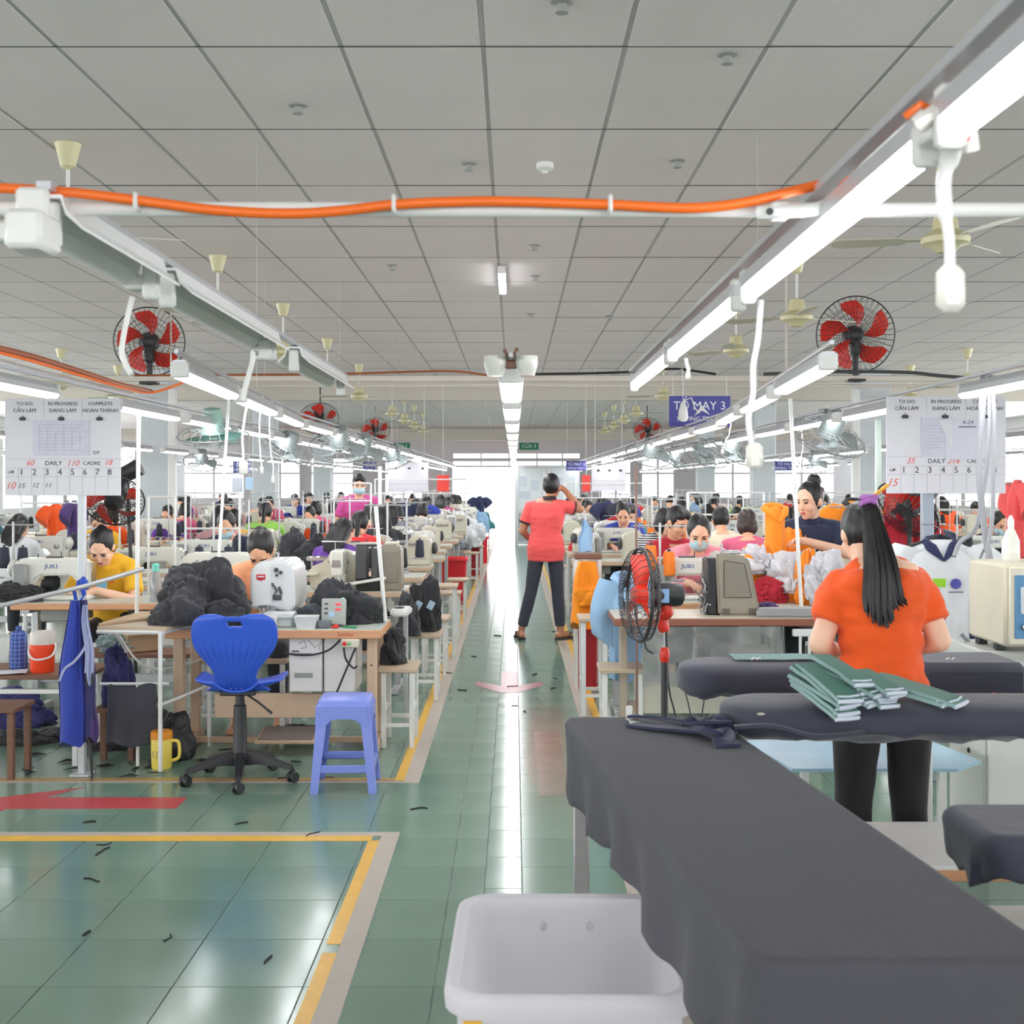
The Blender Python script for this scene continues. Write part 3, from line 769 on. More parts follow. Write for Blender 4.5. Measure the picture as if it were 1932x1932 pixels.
def hanging_shirt(name, label, loc, rz, col, w=0.40, h=0.62, trim=None, sleeve=0.24, group=None, cat='garment', sag=0.0, collar=True, seed=1, depth=0.07):
    """garment hanging from its shoulders; origin at the collar"""
    t = thing(name, label, cat, loc, rz, group)
    rings = []
    for i in range(17):
        f = i / 16; z = -h * f
        hw = w * (0.16 + 0.34 * min(1, f / 0.12) ** 0.7) if f < 0.12 else w * (0.5 - 0.05 * f + 0.03 * sag)
        hd = depth * (0.35 + 0.65 * min(1, f / 0.25))
        ring = []
        for j in range(40):
            a = 2 * PI * j / 40
            k = 1 + 0.22 * f * math.sin(a * 5 + seed) * math.sin(a * 3 + seed * 2)
            ring.append(V((hw * math.cos(a) * (1 + 0.02 * math.sin(9 * f + seed)), hd * math.sin(a) * k + 0.012 * f * math.sin(7 * a + seed), z + 0.012 * math.sin(3 * a + seed) * f)))
        rings.append(ring)
    part(t, 'shirt_body', MB().loft(rings), col, smooth=60)
    for s in (-1, 1):
        if sleeve <= 0: continue
        rr = []
        p0 = V((s * w * 0.40, 0, -0.035)); p1 = V((s * (w * 0.5 + (0.10 if sleeve < 0.38 else 0.015)), 0.0, -sleeve))
        for i in range(9):
            f = i / 8; c = p0.lerp(p1, f) + V((s * 0.03 * math.sin(f * PI), 0, 0))
            rr.append([c + V((math.cos(a) * (0.075 + 0.012 * f), math.sin(a) * depth * 0.7 * (1 + 0.12 * math.sin(a * 4 + seed)), math.cos(a) * s * (0.02 + 0.045 * f))) for a in [2 * PI * j / 20 for j in range(20)]])
        sl = part(t, 'sleeve', MB().loft(rr), col, smooth=60)
        if trim:
            part(sl, 'cuff', MB().loft([[p * 1.012 + V((0, 0, 0.004)) for p in rr[-2]], [p * 1.012 for p in rr[-1]]]), trim, smooth=60)
    if collar:
        part(t, 'collar', MB().tube([(-0.055, 0.03, -0.005), (-0.075, 0.0, -0.012), (-0.05, -0.04, -0.04), (0, -0.062, -0.10)], [0.02, 0.024, 0.026, 0.006], 8, flat=0.7)
             .tube([(0.055, 0.03, -0.005), (0.075, 0.0, -0.012), (0.05, -0.04, -0.04), (0, -0.062, -0.10)], [0.02, 0.024, 0.026, 0.006], 8, flat=0.7)
             .tube([(-0.055, 0.03, -0.005), (0, 0.045, 0.004), (0.055, 0.03, -0.005)], 0.022, 8), trim or col, smooth=60)
    return t
def crate(name, label, loc, rz, w, d, h, col, taper=0.82, group=None, cat='bin', lip=0.02, thick=0.012, rad=0.04):
    """open tapered plastic bin with rounded corners"""
    t = thing(name, label, cat, loc, rz, group)
    def rr(w_, d_, z, r):
        out = []
        for (sx, sy, a0) in ((1, 1, 0), (-1, 1, PI / 2), (-1, -1, PI), (1, -1, 1.5 * PI)):
            for k in range(7):
                a = a0 + PI / 2 * k / 6
                out.append(V((sx * (w_ / 2 - r) + r * math.cos(a), sy * (d_ / 2 - r) + r * math.sin(a), z)))
        return out
    tw, td = w * taper, d * taper
    def lerp(f): return tw + (w - lip * 2 - tw) * f, td + (d - lip * 2 - td) * f
    rings = [rr(*lerp(0), 0, rad)]
    rings.append(rr(*lerp(0.5), h * 0.5, rad)); rings.append(rr(*lerp(1), h - 0.045, rad))
    rings.append(rr(w, d, h - 0.045, rad + lip)); rings.append(rr(w + 0.004, d + 0.004, h - 0.02, rad + lip)); rings.append(rr(w - 0.006, d - 0.006, h - 0.003, rad + lip)); rings.append(rr(w - lip * 0.9, d - lip * 0.9, h, rad + lip * 0.6))
    a, b = lerp(1); rings.append(rr(a - 2 * thick, b - 2 * thick, h - 0.006, rad)); rings.append(rr(a - 2.4 * thick, b - 2.4 * thick, h - 0.04, rad))
    a, b = lerp(0.5); rings.append(rr(a - 2 * thick, b - 2 * thick, h * 0.5, rad))
    a, b = lerp(0); rings.append(rr(a - 2 * thick, b - 2 * thick, 0.02, rad * 0.8))
    part(t, 'shell', MB().loft(rings), col, smooth=50)
    return t
# ------------------------------------------------------------------ people
SKIN = mat('skin', (226, 172, 140), 0.5, var=0.05, scale=12)
SKIN2 = mat('skin_tan', (190, 130, 100), 0.5, var=0.05, scale=12)
SKIN3 = mat('skin_light', (236, 190, 162), 0.5, var=0.05, scale=12)
HAIR = mat('black_hair', (24, 22, 23), 0.45, var=0.35, scale=30, stretch=(1, 1, 0.12), bump=0.4, bscale=60)
HAIRB = mat('dark_brown_hair', (52, 38, 34), 0.42, var=0.3, scale=30, stretch=(1, 1, 0.12), bump=0.4, bscale=60)
EYE = mat('dark_eye', (30, 22, 20), 0.25, var=0)
EYEW = mat('eye_white', (232, 228, 222), 0.3, var=0)
LIP = mat('lips', (196, 104, 96), 0.45, var=0.03)
MASKB = mat('face_mask_blue', (172, 208, 222), 0.8, var=0.04)
PANTS = cloth('dark_trousers', (52, 54, 62), 0.25)
def headmat(pos, yaw=0.0, pitch=0.0, roll=0.0):
    """local -y looks forward, pitch > 0 looks down"""
    return Matrix.Translation(pos) @ Matrix.Rotation(yaw, 4, 'Z') @ Matrix.Rotation(pitch, 4, 'X') @ Matrix.Rotation(roll, 4, 'Y')
def pose_sit(lean=0.30, head=(0, 0.62), work=0.80, spread=0.13, s=1.0):
    """seated at a table in front (towards -y); origin on the floor under the hips"""
    J = {}
    J['pelvis'] = V((0, 0, 0.54)); up = V((0, -math.sin(lean), math.cos(lean)))
    J['waist'] = J['pelvis'] + V((0, -0.01, 0.15)); J['chest'] = J['waist'] + up * 0.17; J['top'] = J['chest'] + up * 0.16
    J['neck'] = J['top'] + up * 0.045; 
    fw = V((0, -math.sin(lean + 0.5), math.cos(lean + 0.5)))
    J['head'] = J['neck'] + fw * 0.145
    J['yaw'], J['pitch'] = head
    for i, q in ((0, -1), (1, 1)):
        J['sh%d' % i] = J['top'] + V((q * 0.165, 0.0, -0.035))
        J['el%d' % i] = J['sh%d' % i] + V((q * 0.06, -0.13, -0.22))
        J['wr%d' % i] = V((q * spread, J['el%d' % i].y - 0.21, work + 0.03))
        J['hip%d' % i] = J['pelvis'] + V((q * 0.09, -0.02, -0.03)); J['kn%d' % i] = V((q * 0.13, -0.43, 0.50)); J['an%d' % i] = V((q * 0.13, -0.40, 0.085))
        J['hd%d' % i] = V((-q * 0.45, -1, -0.12)); J['hn%d' % i] = V((0, 0, -1)); J['toe%d' % i] = V((0, -1, 0))
    return J
def fingers(mb, w, d, n, side, curl=0.5, k=1.0, thumb=1.0):
    """palm, four fingers of unequal length bent at two joints, thumb from the side of the palm"""
    d = V(d).normalized(); n = V(n); n = (n - d * n.dot(d)).normalized(); s = d.cross(n) * side
    c = w + d * 0.05 * k
    R3 = Matrix((s, n, d)).transposed().to_4x4()
    mb.ell((0, 0, 0), (0.039 * k, 0.016 * k, 0.050 * k), Matrix.Translation(c) @ R3, 12, 8)
    mb.cap(w - d * 0.01, w + d * 0.03 * k, 0.026 * k, 0.028 * k, 8)
    for i, (L, o) in enumerate(((0.066, 0.028), (0.075, 0.0095), (0.070, -0.0095), (0.054, -0.028))):
        b = w + d * (0.090 - abs(o) * 0.25) * k + s * o * k
        a1 = curl * (0.7 + 0.12 * i); d1 = (d * math.cos(a1) + n * math.sin(a1)).normalized(); m = b + d1 * L * 0.52 * k
        a2 = a1 + curl * 0.9; d2 = (d * math.cos(a2) + n * math.sin(a2)).normalized(); e = m + d2 * L * 0.48 * k
        mb.cap(b - d * 0.012, m, 0.0098 * k, 0.0088 * k, 8); mb.cap(m, e, 0.0088 * k, 0.0072 * k, 8)
    b = w + d * 0.028 * k + s * 0.026 * k; m = b + (d * 0.62 + s * 0.66 + n * 0.35).normalized() * 0.042 * k; e = m + (d * 0.9 + s * 0.1 + n * 0.45).normalized() * 0.032 * k
    mb.cap(b, m, 0.0135 * k, 0.0105 * k, 8); mb.cap(m, e, 0.0105 * k, 0.0085 * k, 8)
def torso_rings(J, inf=0.0, z0=0.0, fat=1.0, hem=0.0, top=True, bust=0.0):
    P = [(J['pelvis'] + V((0, 0, -0.07)) + (J['pelvis'] - J['waist']).normalized() * hem, 0.155, 0.105), (J['pelvis'], 0.168, 0.12), (J['pelvis'].lerp(J['waist'], 0.5), 0.150, 0.108), (J['waist'], 0.132, 0.098),
         (J['waist'].lerp(J['chest'], 0.5), 0.140, 0.104 + bust * 0.4), (J['chest'], 0.152, 0.112 + bust), (J['chest'].lerp(J['top'], 0.55), 0.160, 0.105), (J['top'], 0.135, 0.082)]
    if top: P.append((J['neck'].lerp(J['top'], 0.4), 0.075, 0.06))
    rings = []; n = len(P)
    lat0 = (J['hip1'] - J['hip0']).normalized(); lat1 = (J['sh1'] - J['sh0']).normalized()
    for i, (c, rx, ry) in enumerate(P):
        t = (P[min(i + 1, n - 1)][0] - P[max(i - 1, 0)][0]).normalized(); u = lat0.lerp(lat1, i / (n - 1)); u = (u - t * u.dot(t)).normalized(); w = t.cross(u)
        f = fat if i < n - 2 else 1.0
        rings.append([c + u * math.cos(a) * (rx * f + inf) + w * math.sin(a) * (ry * f + inf) for a in [2 * PI * j / 24 for j in range(24)]])
    return rings
def human(name, label, J, loc=(0, 0, 0), rz=0.0, skin=None, shirt=None, trousers=None, hair='bun', hairm=None, voxel=0.012, sleeve=0.62, fat=1.0, group=None, mask=False,
          face=True, collar=None, curl=0.5, feet=None, hem=0.0, seated=True, handk=1.0, folds=0.004, scale=1.0, tops=True, shoes=None, legfat=1.0, bust=0.006, headk=1.0, armk=1.0, cuff=None):
    skin = skin or SKIN; hairm = hairm or HAIR; trousers = trousers or PANTS
    t = thing(name, label, 'person', loc, rz, group)
    H = headmat(J['head'], J['yaw'], J['pitch'], J.get('roll', 0)) @ Matrix.Scale(headk, 4)
    mb = MB()
    # head and neck
    mb.ell((0, 0.006, 0.004), (0.073, 0.092, 0.102), H, 20, 14)
    mb.ell((0, -0.034, -0.046), (0.057, 0.056, 0.076), H, 16, 12)
    mb.ell((0, -0.070, -0.100), (0.026, 0.020, 0.018), H, 10, 8)
    for s in (-1, 1):
        mb.ell((s * 0.036, -0.062, -0.036), (0.027, 0.026, 0.026), H, 10, 8)
        mb.ell((s * 0.077, 0.012, -0.020), (0.011, 0.022, 0.032), H, 10, 8)
        mb.ell((s * 0.030, -0.078, 0.022), (0.026, 0.014, 0.010), H, 10, 8)
    mb.cap(H @ V((0, -0.088, 0.004)), H @ V((0, -0.104, -0.032)), 0.009, 0.014, 8)
    mb.ell((0, -0.085, -0.066), (0.026, 0.012, 0.016), H, 10, 8)
    nb = J['neck']
    mb.cap(H @ V((0, 0.022, -0.06)), nb - V((0, -0.01, 0.05)), 0.050, 0.054, 14)
    mb.loft(torso_rings(J, 0, fat=fat, bust=bust))
    for i, q in ((0, -1), (1, 1)):
        sh, el, wr = J['sh%d' % i], J['el%d' % i], J['wr%d' % i]
        mb.cap(J['top'] + V((q * 0.05, 0, 0.0)), sh, 0.056, 0.052, 12)
        mb.cap(sh, el, 0.049 * armk, 0.039 * armk, 12)
        fm = el.lerp(wr, 0.35)
        mb.cap(el, fm, 0.039 * armk, 0.037 * armk, 12); mb.cap(fm, wr, 0.037 * armk, 0.026 * armk, 12)
        fingers(mb, wr, J['hd%d' % i], J['hn%d' % i], q * -1.0, curl, handk)
        hp, kn, an = J['hip%d' % i], J['kn%d' % i], J['an%d' % i]
        mb.cap(hp, kn, 0.083 * legfat, 0.055 * legfat, 14)
        cf = kn.lerp(an, 0.3); mb.cap(kn, cf, 0.054 * legfat, 0.053 * legfat, 12); mb.cap(cf, an, 0.053 * legfat, 0.034, 12)
        tv = J['toe%d' % i].normalized(); heel = an + V((0, 0, -0.05)) - tv * 0.035
        mb.cap(an, an + V((0, 0, -0.03)), 0.034, 0.034, 10); mb.cap(heel, an + V((0, 0, -0.055)) + tv * 0.12, 0.030, 0.026, 10)
        mb.cap(an + V((0, 0, -0.02)), an + V((0, 0, -0.055)) + tv * 0.09, 0.032, 0.026, 10)
        mb.ell((0, 0, 0), (0.040, 0.034, 0.018), Matrix.Translation(an + V((0, 0, -0.062)) + tv * 0.13), 10, 8)
    put('body', remeshed(mb, voxel, 2, 'body', [skin]), t)
    if trousers != 'none':
        mb = MB()
        mb.loft(torso_rings(J, 0.003, fat=fat, bust=bust)[:3])
        for i, q in ((0, -1), (1, 1)):
            hp, kn, an = J['hip%d' % i], J['kn%d' % i], J['an%d' % i]
            mb.cap(hp.lerp(kn, 0.06), kn, 0.088 * legfat, 0.066 * legfat, 16)
            mb.cap(kn, kn.lerp(an, 0.3), 0.066 * legfat, 0.066 * legfat, 14)
            e = kn.lerp(an, 0.90); mb.cap(kn.lerp(an, 0.28), e, 0.066 * legfat, 0.050, 14, flat=True)
        put('trousers', remeshed(mb, max(voxel, 0.010), 2, 'trousers', [trousers], lambda c, n: folds * 0.7 * noise.noise(V((c.x * 16, c.y * 16, c.z * 9)))), t)
    if shirt:
        mb = MB()
        rg = torso_rings(J, 0.014, fat=fat, hem=hem, top=False, bust=bust)
        mb.loft(rg)
        for i, q in ((0, -1), (1, 1)):
            sh, el, wr = J['sh%d' % i], J['el%d' % i], J['wr%d' % i]
            mb.cap(J['top'] + V((q * 0.05, 0, -0.008)), sh, 0.064, 0.061, 14)
            if sleeve <= 1:
                e = sh.lerp(el, sleeve); mb.cap(sh, e, 0.061 * max(1, armk), 0.063 * max(1, armk), 16, flat=True); mb.ell((0, 0, 0), (0.061, 0.061, 0.061), Matrix.Translation(sh), 14, 10)
            else:
                mb.ell((0, 0, 0), (0.064, 0.064, 0.064), Matrix.Translation(sh), 14, 10)
                mb.cap(sh, el, 0.064, 0.053, 14); mb.cap(el, el.lerp(wr, sleeve - 1), 0.053, 0.042, 14, flat=True)
        def fold(c, n):
            return folds * (0.2 + noise.noise(V((c.x * 9, c.y * 9, c.z * 26))) + 0.6 * noise.noise(V((c.x * 22, c.y * 22, c.z * 14))))
        sm = remeshed(mb, max(voxel, 0.009), 7, 'shirt', [shirt], fold)
        so = put('shirt', sm, t)
        if cuff:
            for i in (0, 1):
                sh, el = J['sh%d' % i], J['el%d' % i]
                part(so, 'cuff', MB().cap(sh.lerp(el, sleeve - 0.05), sh.lerp(el, sleeve + 0.03), 0.0665 * max(1, armk), 0.0655 * max(1, armk), 18, flat=True), cuff)
        if collar:
            mbx = MB(); nb2 = J['neck'].lerp(J['top'], 0.25); up = (J['neck'] - J['top']).normalized(); lat = (J['sh1'] - J['sh0']).normalized(); fr = lat.cross(up)
            for k in range(25):
                pass
            r0 = [nb2 + lat * math.cos(a) * 0.072 + fr * math.sin(a) * 0.066 - up * 0.012 for a in [2 * PI * j / 24 for j in range(24)]]
            r1 = [nb2 + lat * math.cos(a) * 0.060 + fr * math.sin(a) * 0.058 + up * 0.028 for a in [2 * PI * j / 24 for j in range(24)]]
            r2 = [nb2 + lat * math.cos(a) * 0.054 + fr * math.sin(a) * 0.052 + up * 0.026 for a in [2 * PI * j / 24 for j in range(24)]]
            r3 = [nb2 + lat * math.cos(a) * 0.084 + fr * math.sin(a) * 0.078 - up * 0.012 for a in [2 * PI * j / 24 for j in range(24)]]
            part(so, 'collar', mbx.loft([r3, r1, r2, r0]), collar, smooth=60)
    # hair
    mb = MB(); 
    def ring_drop(c, n): return 0.0022 * noise.noise(V((c.x * 60, c.y * 60, c.z * 18)))
    mb.ell((0, 0.024, 0.014), (0.083, 0.098, 0.107), H, 22, 16)
    if hair in ('bun', 'mask_bun'):
        mb.ell((0, 0.095, 0.055), (0.042, 0.036, 0.040), H, 14, 10)
    elif hair == 'high_bun':
        mb.ell((0.01, 0.075, 0.115), (0.046, 0.040, 0.040), H, 14, 10); mb.ell((0.03, 0.085, 0.10), (0.026, 0.03, 0.03), H, 10, 8)
    elif hair == 'short':
        mb.ell((0, -0.035, 0.088), (0.058, 0.050, 0.028), H, 14, 10); mb.ell((0.03, -0.06, 0.068), (0.030, 0.024, 0.024), H, 12, 8); mb.ell((-0.03, -0.05, 0.075), (0.036, 0.034, 0.028), H, 12, 8)
    elif hair == 'crop':
        pass
    elif hair == 'bob':
        mb.ell((0, 0.03, -0.03), (0.092, 0.086, 0.095), H, 18, 12); mb.ell((0, -0.05, 0.075), (0.06, 0.045, 0.035), H, 12, 8)
    elif hair == 'long':
        b = H @ V((0, 0.075, 0.0)); d = V((0, 0.02, -1))
        for k in range(-2, 3):
            q = H @ V((k * 0.030, 0.07 - abs(k) * 0.008, 0.02)); back = (J['top'] - J['head']); dy = 0.03
            end = V((q.x * 1.05, max(q.y, J['top'].y + 0.10) + dy, J['top'].z - 0.03 + 0.02 * abs(k)))
            mid = V((q.x * 1.1, max(q.y, J['top'].y + 0.085) + 0.01, J['top'].z + 0.06)); mb.cap(q, mid, 0.036, 0.034, 10); mb.cap(mid, end, 0.034, 0.018, 10)
    elif hair == 'pony':
        q = H @ V((0, 0.105, 0.055)); mid = q + V((0, 0.05, -0.08)); end = V((q.x, max(mid.y, J['top'].y + 0.13), J['top'].z - 0.10))
        mb.cap(H @ V((0, 0.085, 0.06)), q, 0.024, 0.02, 10); mb.cap(q, mid, 0.022, 0.03, 10); mb.cap(mid, end, 0.03, 0.012, 10)
    put('hair', remeshed(mb, 0.008 if voxel < 0.012 else 0.011, 2, 'hair', [hairm], ring_drop), t)
    if face:
        for s in (-1, 1):
            part(t, 'eye', MB().ell((s * 0.031, -0.0865, 0.002), (0.0145, 0.006, 0.0055), H, 10, 6), EYE)
            part(t, 'eyebrow', MB().tube([H @ V((s * 0.014, -0.092, 0.021)), H @ V((s * 0.032, -0.092, 0.027)), H @ V((s * 0.050, -0.080, 0.021))], [0.003, 0.0035, 0.002], 6), hairm)
        if not mask: part(t, 'lips', MB().ell((0, -0.0955, -0.062), (0.021, 0.006, 0.0042), H, 12, 6).ell((0, -0.0945, -0.070), (0.017, 0.006, 0.0052), H, 12, 6), LIP)
    if mask:
        part(t, 'face_mask', MB().ell((0, -0.050, -0.058), (0.066, 0.064, 0.055), H, 18, 12)
             .tube([H @ V((0.055, -0.07, -0.03)), H @ V((0.076, -0.03, -0.01)), H @ V((0.082, 0.01, 0.0))], 0.0025, 5).tube([H @ V((-0.055, -0.07, -0.03)), H @ V((-0.076, -0.03, -0.01)), H @ V((-0.082, 0.01, 0.0))], 0.0025, 5), MASKB)
    if shoes:
        for i in (0, 1):
            an = J['an%d' % i]; tv = J['toe%d' % i].normalized(); a = math.atan2(tv.x, -tv.y)
            M = Matrix.Translation((an.x, an.y, 0)) @ Matrix.Rotation(a, 4, 'Z')
            pr = [(-0.030, 0.06), (-0.038, 0.0), (-0.036, -0.06), (-0.046, -0.12), (-0.040, -0.175), (-0.01, -0.20), (0.03, -0.19), (0.046, -0.15), (0.042, -0.08), (0.034, -0.02), (0.034, 0.05), (0.0, 0.075)]
            part(t, 'sandal', MB().prism(pr, 0.016, M).tube([M @ V((-0.044, -0.07, 0.016)), M @ V((-0.03, -0.11, 0.055)), M @ V((0.0, -0.15, 0.05)), M @ V((0.03, -0.11, 0.06)), M @ V((0.044, -0.07, 0.016))], 0.008, 6), shoes)
    if scale != 1.0: t.scale = (scale,) * 3
    return t
SHIRTS = {n: cloth('shirt_' + n, c, 0.2) for n, c in {'yellow': (240, 184, 40), 'peach': (238, 168, 124), 'purple': (104, 58, 158), 'crimson': (176, 26, 46), 'pink': (212, 96, 128), 'palepink': (232, 150, 164),
          'navy': (36, 44, 72), 'coral': (244, 92, 92), 'orange': (238, 88, 20), 'white': (222, 224, 226), 'teal': (60, 130, 136), 'green': (150, 206, 90), 'grey': (140, 142, 150), 'magenta': (190, 72, 140),
          'royal': (52, 70, 168), 'black': (44, 44, 50), 'dustyrose': (186, 140, 142), 'red': (220, 48, 52), 'sky': (150, 186, 220), 'cream': (226, 214, 190)}.items()}
# ------------------------------------------------------------------ overhead: lamps, pipes, cables, fans, signs
LZ = 1.9
def lamp_row(x, ys, where, lit=True, two=True, length=1.2, z=LZ, proto=None, names=None):
    out = []
    for i, y in enumerate(ys):
        nm = names[i] if names else 'tube lamp, %s of the row %s' % (ORD[i], where)
        if proto is None: proto = tube_lamp(nm, (x, y, z), 0, lit, 'lamps ' + where, length, two and lit); o = proto
        else: o = dup(proto, (x, y, z), 0, nm, 'lamps ' + where)
        out.append(o)
    return proto, out
P1, _ = lamp_row(0.5, [0.87, 2.13, 3.43, 4.70], 'over the grey ironing table', True, False)
P2, rowL = lamp_row(-1.47, [5.25 + 1.42 * k for k in range(19)], 'over the blue chair tables')
for k, x in enumerate((-1.26, -1.345, -1.43)): rowL[k].location.x = x; rowL[k].rotation_euler.z = 0.06
_, rowR = lamp_row(1.43, [4.95 + 1.46 * k for k in range(19)], 'over the pedestal fan desks', proto=P2)
for k, x in enumerate((1.12, 1.23, 1.33)): rowR[k].location.x = x; rowR[k].rotation_euler.z = -0.074
lamp_row(-2.1, [5.2] + [7.3 + 1.42 * k for k in range(23)], 'over the thermos shelf', proto=P2)
lamp_row(2.05, [5.2] + [7.25 + 1.42 * k for k in range(23)], 'over the steam box', proto=P2)
lamp_row(-4.4, [11.4 + 1.7 * k for k in range(20)], 'third from the aisle, thermos side', proto=P2)
lamp_row(4.4, [11.4 + 1.7 * k for k in range(20)], 'third from the aisle, ironing side', proto=P2)
lamp_row(-7.0, [18 + 2.0 * k for k in range(9)], 'beyond the columns, thermos side', proto=P2)
lamp_row(7.0, [18 + 2.0 * k for k in range(9)], 'beyond the columns, ironing side', proto=P2)
PA, rowA = lamp_row(-0.012, [5.5 + 1.72 * k for k in range(24)], 'hung along the middle of the aisle', length=1.22, two=True)
for o in rowA: o.scale = (1.45, 1, 1)
# unseen lamp rows added behind the viewer for general fill
lamp_row(-1.24, [-6, -4, -2, 0.2], 'added for fill behind the viewer, chair side', proto=P2); lamp_row(2.05, [-6, -4, -2, 0.2], 'added for fill behind the viewer, steam box side', proto=P2)
# the unlit row
tube_lamp('empty white lamp channel nearest the orange cable', (-0.755, 2.36, LZ), 0, False, 'lamps of empty channels', 0.6)
PU, _ = lamp_row(-0.755, [3.36, 4.95], 'of empty channels', False, names=['empty white lamp channel with the round red fan behind', 'empty white lamp channel ending over the blue chair aisle'])
UP = MB()
t = tube_lamp('lit twin tube lamp fixed flat to the ceiling over the aisle', (-0.105, 11.25, CZ - 0.07), 0, True, None, 1.2, True)
# carrier pipes over the lamp rows, hung from the ceiling by thin wires
for x, y0, y1, nm in ((-1.47, 8.6, 31.6, 'over the blue chair tables'), (1.43, 8.7, 31.9, 'over the pedestal fan desks'), (-2.1, 4.1, 40, 'over the thermos shelf'), (2.05, 4.4, 40, 'over the steam box'), (-4.4, 10.7, 44.5, 'over the third row, thermos side'),
                      (4.4, 10.7, 44.5, 'over the third row, ironing side'), (-7.0, 17.3, 34.8, 'beyond the columns, thermos side'), (7.0, 17.3, 34.8, 'beyond the columns, ironing side'), (0.5, 0.2, 5.4, 'over the grey ironing table'), (-0.755, 2.04, 5.7, 'of the empty channels')):
    t = thing('lamp_carrier', 'carrier rail of the lamps ' + nm, 'rail', (x, 0, 0), 0, None)
    part(t, 'rail', MB().bx(-0.012, 0.012, y0, y1, 1.972, 1.985), CHANNEL, smooth=0)
    ys = [q for q in (10.72, 16.0, 22.3, 28.0) if y0 < q < y1] or [2.1]
    for q in ys: part(t, 'wire', MB().tube([(0, q, 1.98), (0, q, CZ if q > 3 else 1.99)], 0.002, 4), LGREY)
for xa, xb, ya, yb, nm in ((-1.222, -1.47, 4.6, 8.7, 'slanting over the blue chair tables'), (1.075, 1.43, 4.3, 8.8, 'slanting over the pedestal fan desks')):
    t = thing('lamp_carrier', 'carrier rail of the near lamps ' + nm, 'rail')
    part(t, 'rail', MB().tube([(xa, ya, 1.978), (xb, yb, 1.978)], 0.009, 6), CHANNEL); part(t, 'wire', MB().tube([((xa + xb) / 2, (ya + yb) / 2, 1.98), ((xa + xb) / 2, (ya + yb) / 2, CZ)], 0.002, 4), LGREY)
# emergency light at the head of the aisle row
t = thing('emergency_light', 'white twin-head emergency light hanging at the near end of the aisle lamps', 'emergency light', (-0.012, 4.72, 1.94))
for s in (-1, 1):
    part(t, 'lamp_head', MB().lathe([(0.03, -0.042), (0.036, -0.02), (0.042, 0.0), (0.042, 0.032), (0.038, 0.034)], 20, Matrix.Translation((s * 0.058, 0, 0))), MWHITE)
part(t, 'bracket', MB().box((0, 0.0, 0.0), (0.04, 0.02, 0.03), 0.004).tube([(-0.022, 0, 0.05), (0.018, 0, 0.0)], 0.005, 6).tube([(0.022, 0, 0.055), (-0.018, 0, 0.0)], 0.005, 6).box((-0.022, 0, 0.052), (0.014, 0.012, 0.014), 0.003).box((0.022, 0, 0.057), (0.014, 0.012, 0.014), 0.003), BROWN)
part(t, 'battery_box', MB().box((0, 0.05, 0.02), (0.05, 0.08, 0.05), 0.006), GREY)
solo('conduit', 'thin grey conduit carrying the aisle lamps', 'conduit', MB().tube([(0, 4.6, 1.965), (0, 46, 1.985)], 0.009, 8).tube([(0, 10.75, 1.97), (0, 10.75, 2.38)], 0.006, 6).tube([(0, 22.2, 1.97), (0, 22.2, 2.96)], 0.006, 6), LGREY, (-0.012, 0, 0))

# white pipe with the orange cable, close to the viewer
YP = 2.1
solo('pipe', 'white pipe crossing the whole view under the orange cable', 'pipe', MB().tube([at(-60, 394, YP), at(1000, 396, YP), at(2000, 396, YP)], 0.0125, 12), PIPE)
OC = mat('orange_cable', (244, 112, 30), 0.35, var=0.04)
pts = [(-80, 352), (0, 355), (120, 362), (260, 378), (400, 396), (540, 403), (640, 398), (745, 386), (850, 381), (950, 380), (1060, 383), (1150, 386), (1240, 391), (1320, 392), (1400, 383), (1500, 360), (1600, 335)]
def smooth_pts(p, n=4):
    out = []
    for i in range(len(p) - 1):
        a = V(p[max(i - 1, 0)]); b = V(p[i]); c = V(p[i + 1]); d = V(p[min(i + 2, len(p) - 1)])
        for k in range(n):
            t = k / n; out.append(0.5 * ((2 * b) + (c - a) * t + (2 * a - 5 * b + 4 * c - d) * t * t + (3 * b - a - 3 * c + d) * t ** 3))
    out.append(V(p[-1])); return out
o = solo('orange_cable', 'thick orange cable snaking along the white pipe', 'cable', MB().tube(smooth_pts([at(x, y, YP - 0.028) for x, y in pts]), 0.0085, 10), OC)
t = thing('conduit', 'white flexible conduit curving up from the pipe to the lamp joint', 'conduit')
part(t, 'hose', MB().tube(smooth_pts([at(x, y, YP - 0.03 - 0.03 * i) for i, (x, y) in enumerate(((1430, 400), (1500, 398), (1560, 388), (1610, 352), (1640, 305), (1680, 258), (1735, 238)))]), 0.0105, 10), PIPE)
part(t, 'connector', MB().box(at(1470, 399, YP - 0.035), (0.034, 0.03, 0.028), 0.006), PIPE)
part(t, 'screw_hole', MB().lathe([(0.006, 0), (0.006, 0.002)], 12, Matrix.Translation(at(1452, 399, YP - 0.052)) @ Matrix.Rotation(PI / 2, 4, 'X')), DARK)
for i, x in enumerate((262, 745, 1150)):
    solo('cable_tie', 'white cable tie holding the orange cable, %s from the junction box' % ('first', 'second', 'third')[i], 'cable tie', MB().box(at(x, 388 if x > 300 else 384, YP - 0.016), (0.007, 0.050, 0.030), 0.004), WHITE, group='cable ties on the pipe')
t = thing('junction_box', 'white junction box with wrapped wires between two lit tubes', 'junction box', at(1775, 245, 1.5))
part(t, 'box', MB().box((0, 0, 0), (0.052, 0.05, 0.032), 0.006), PIPE)
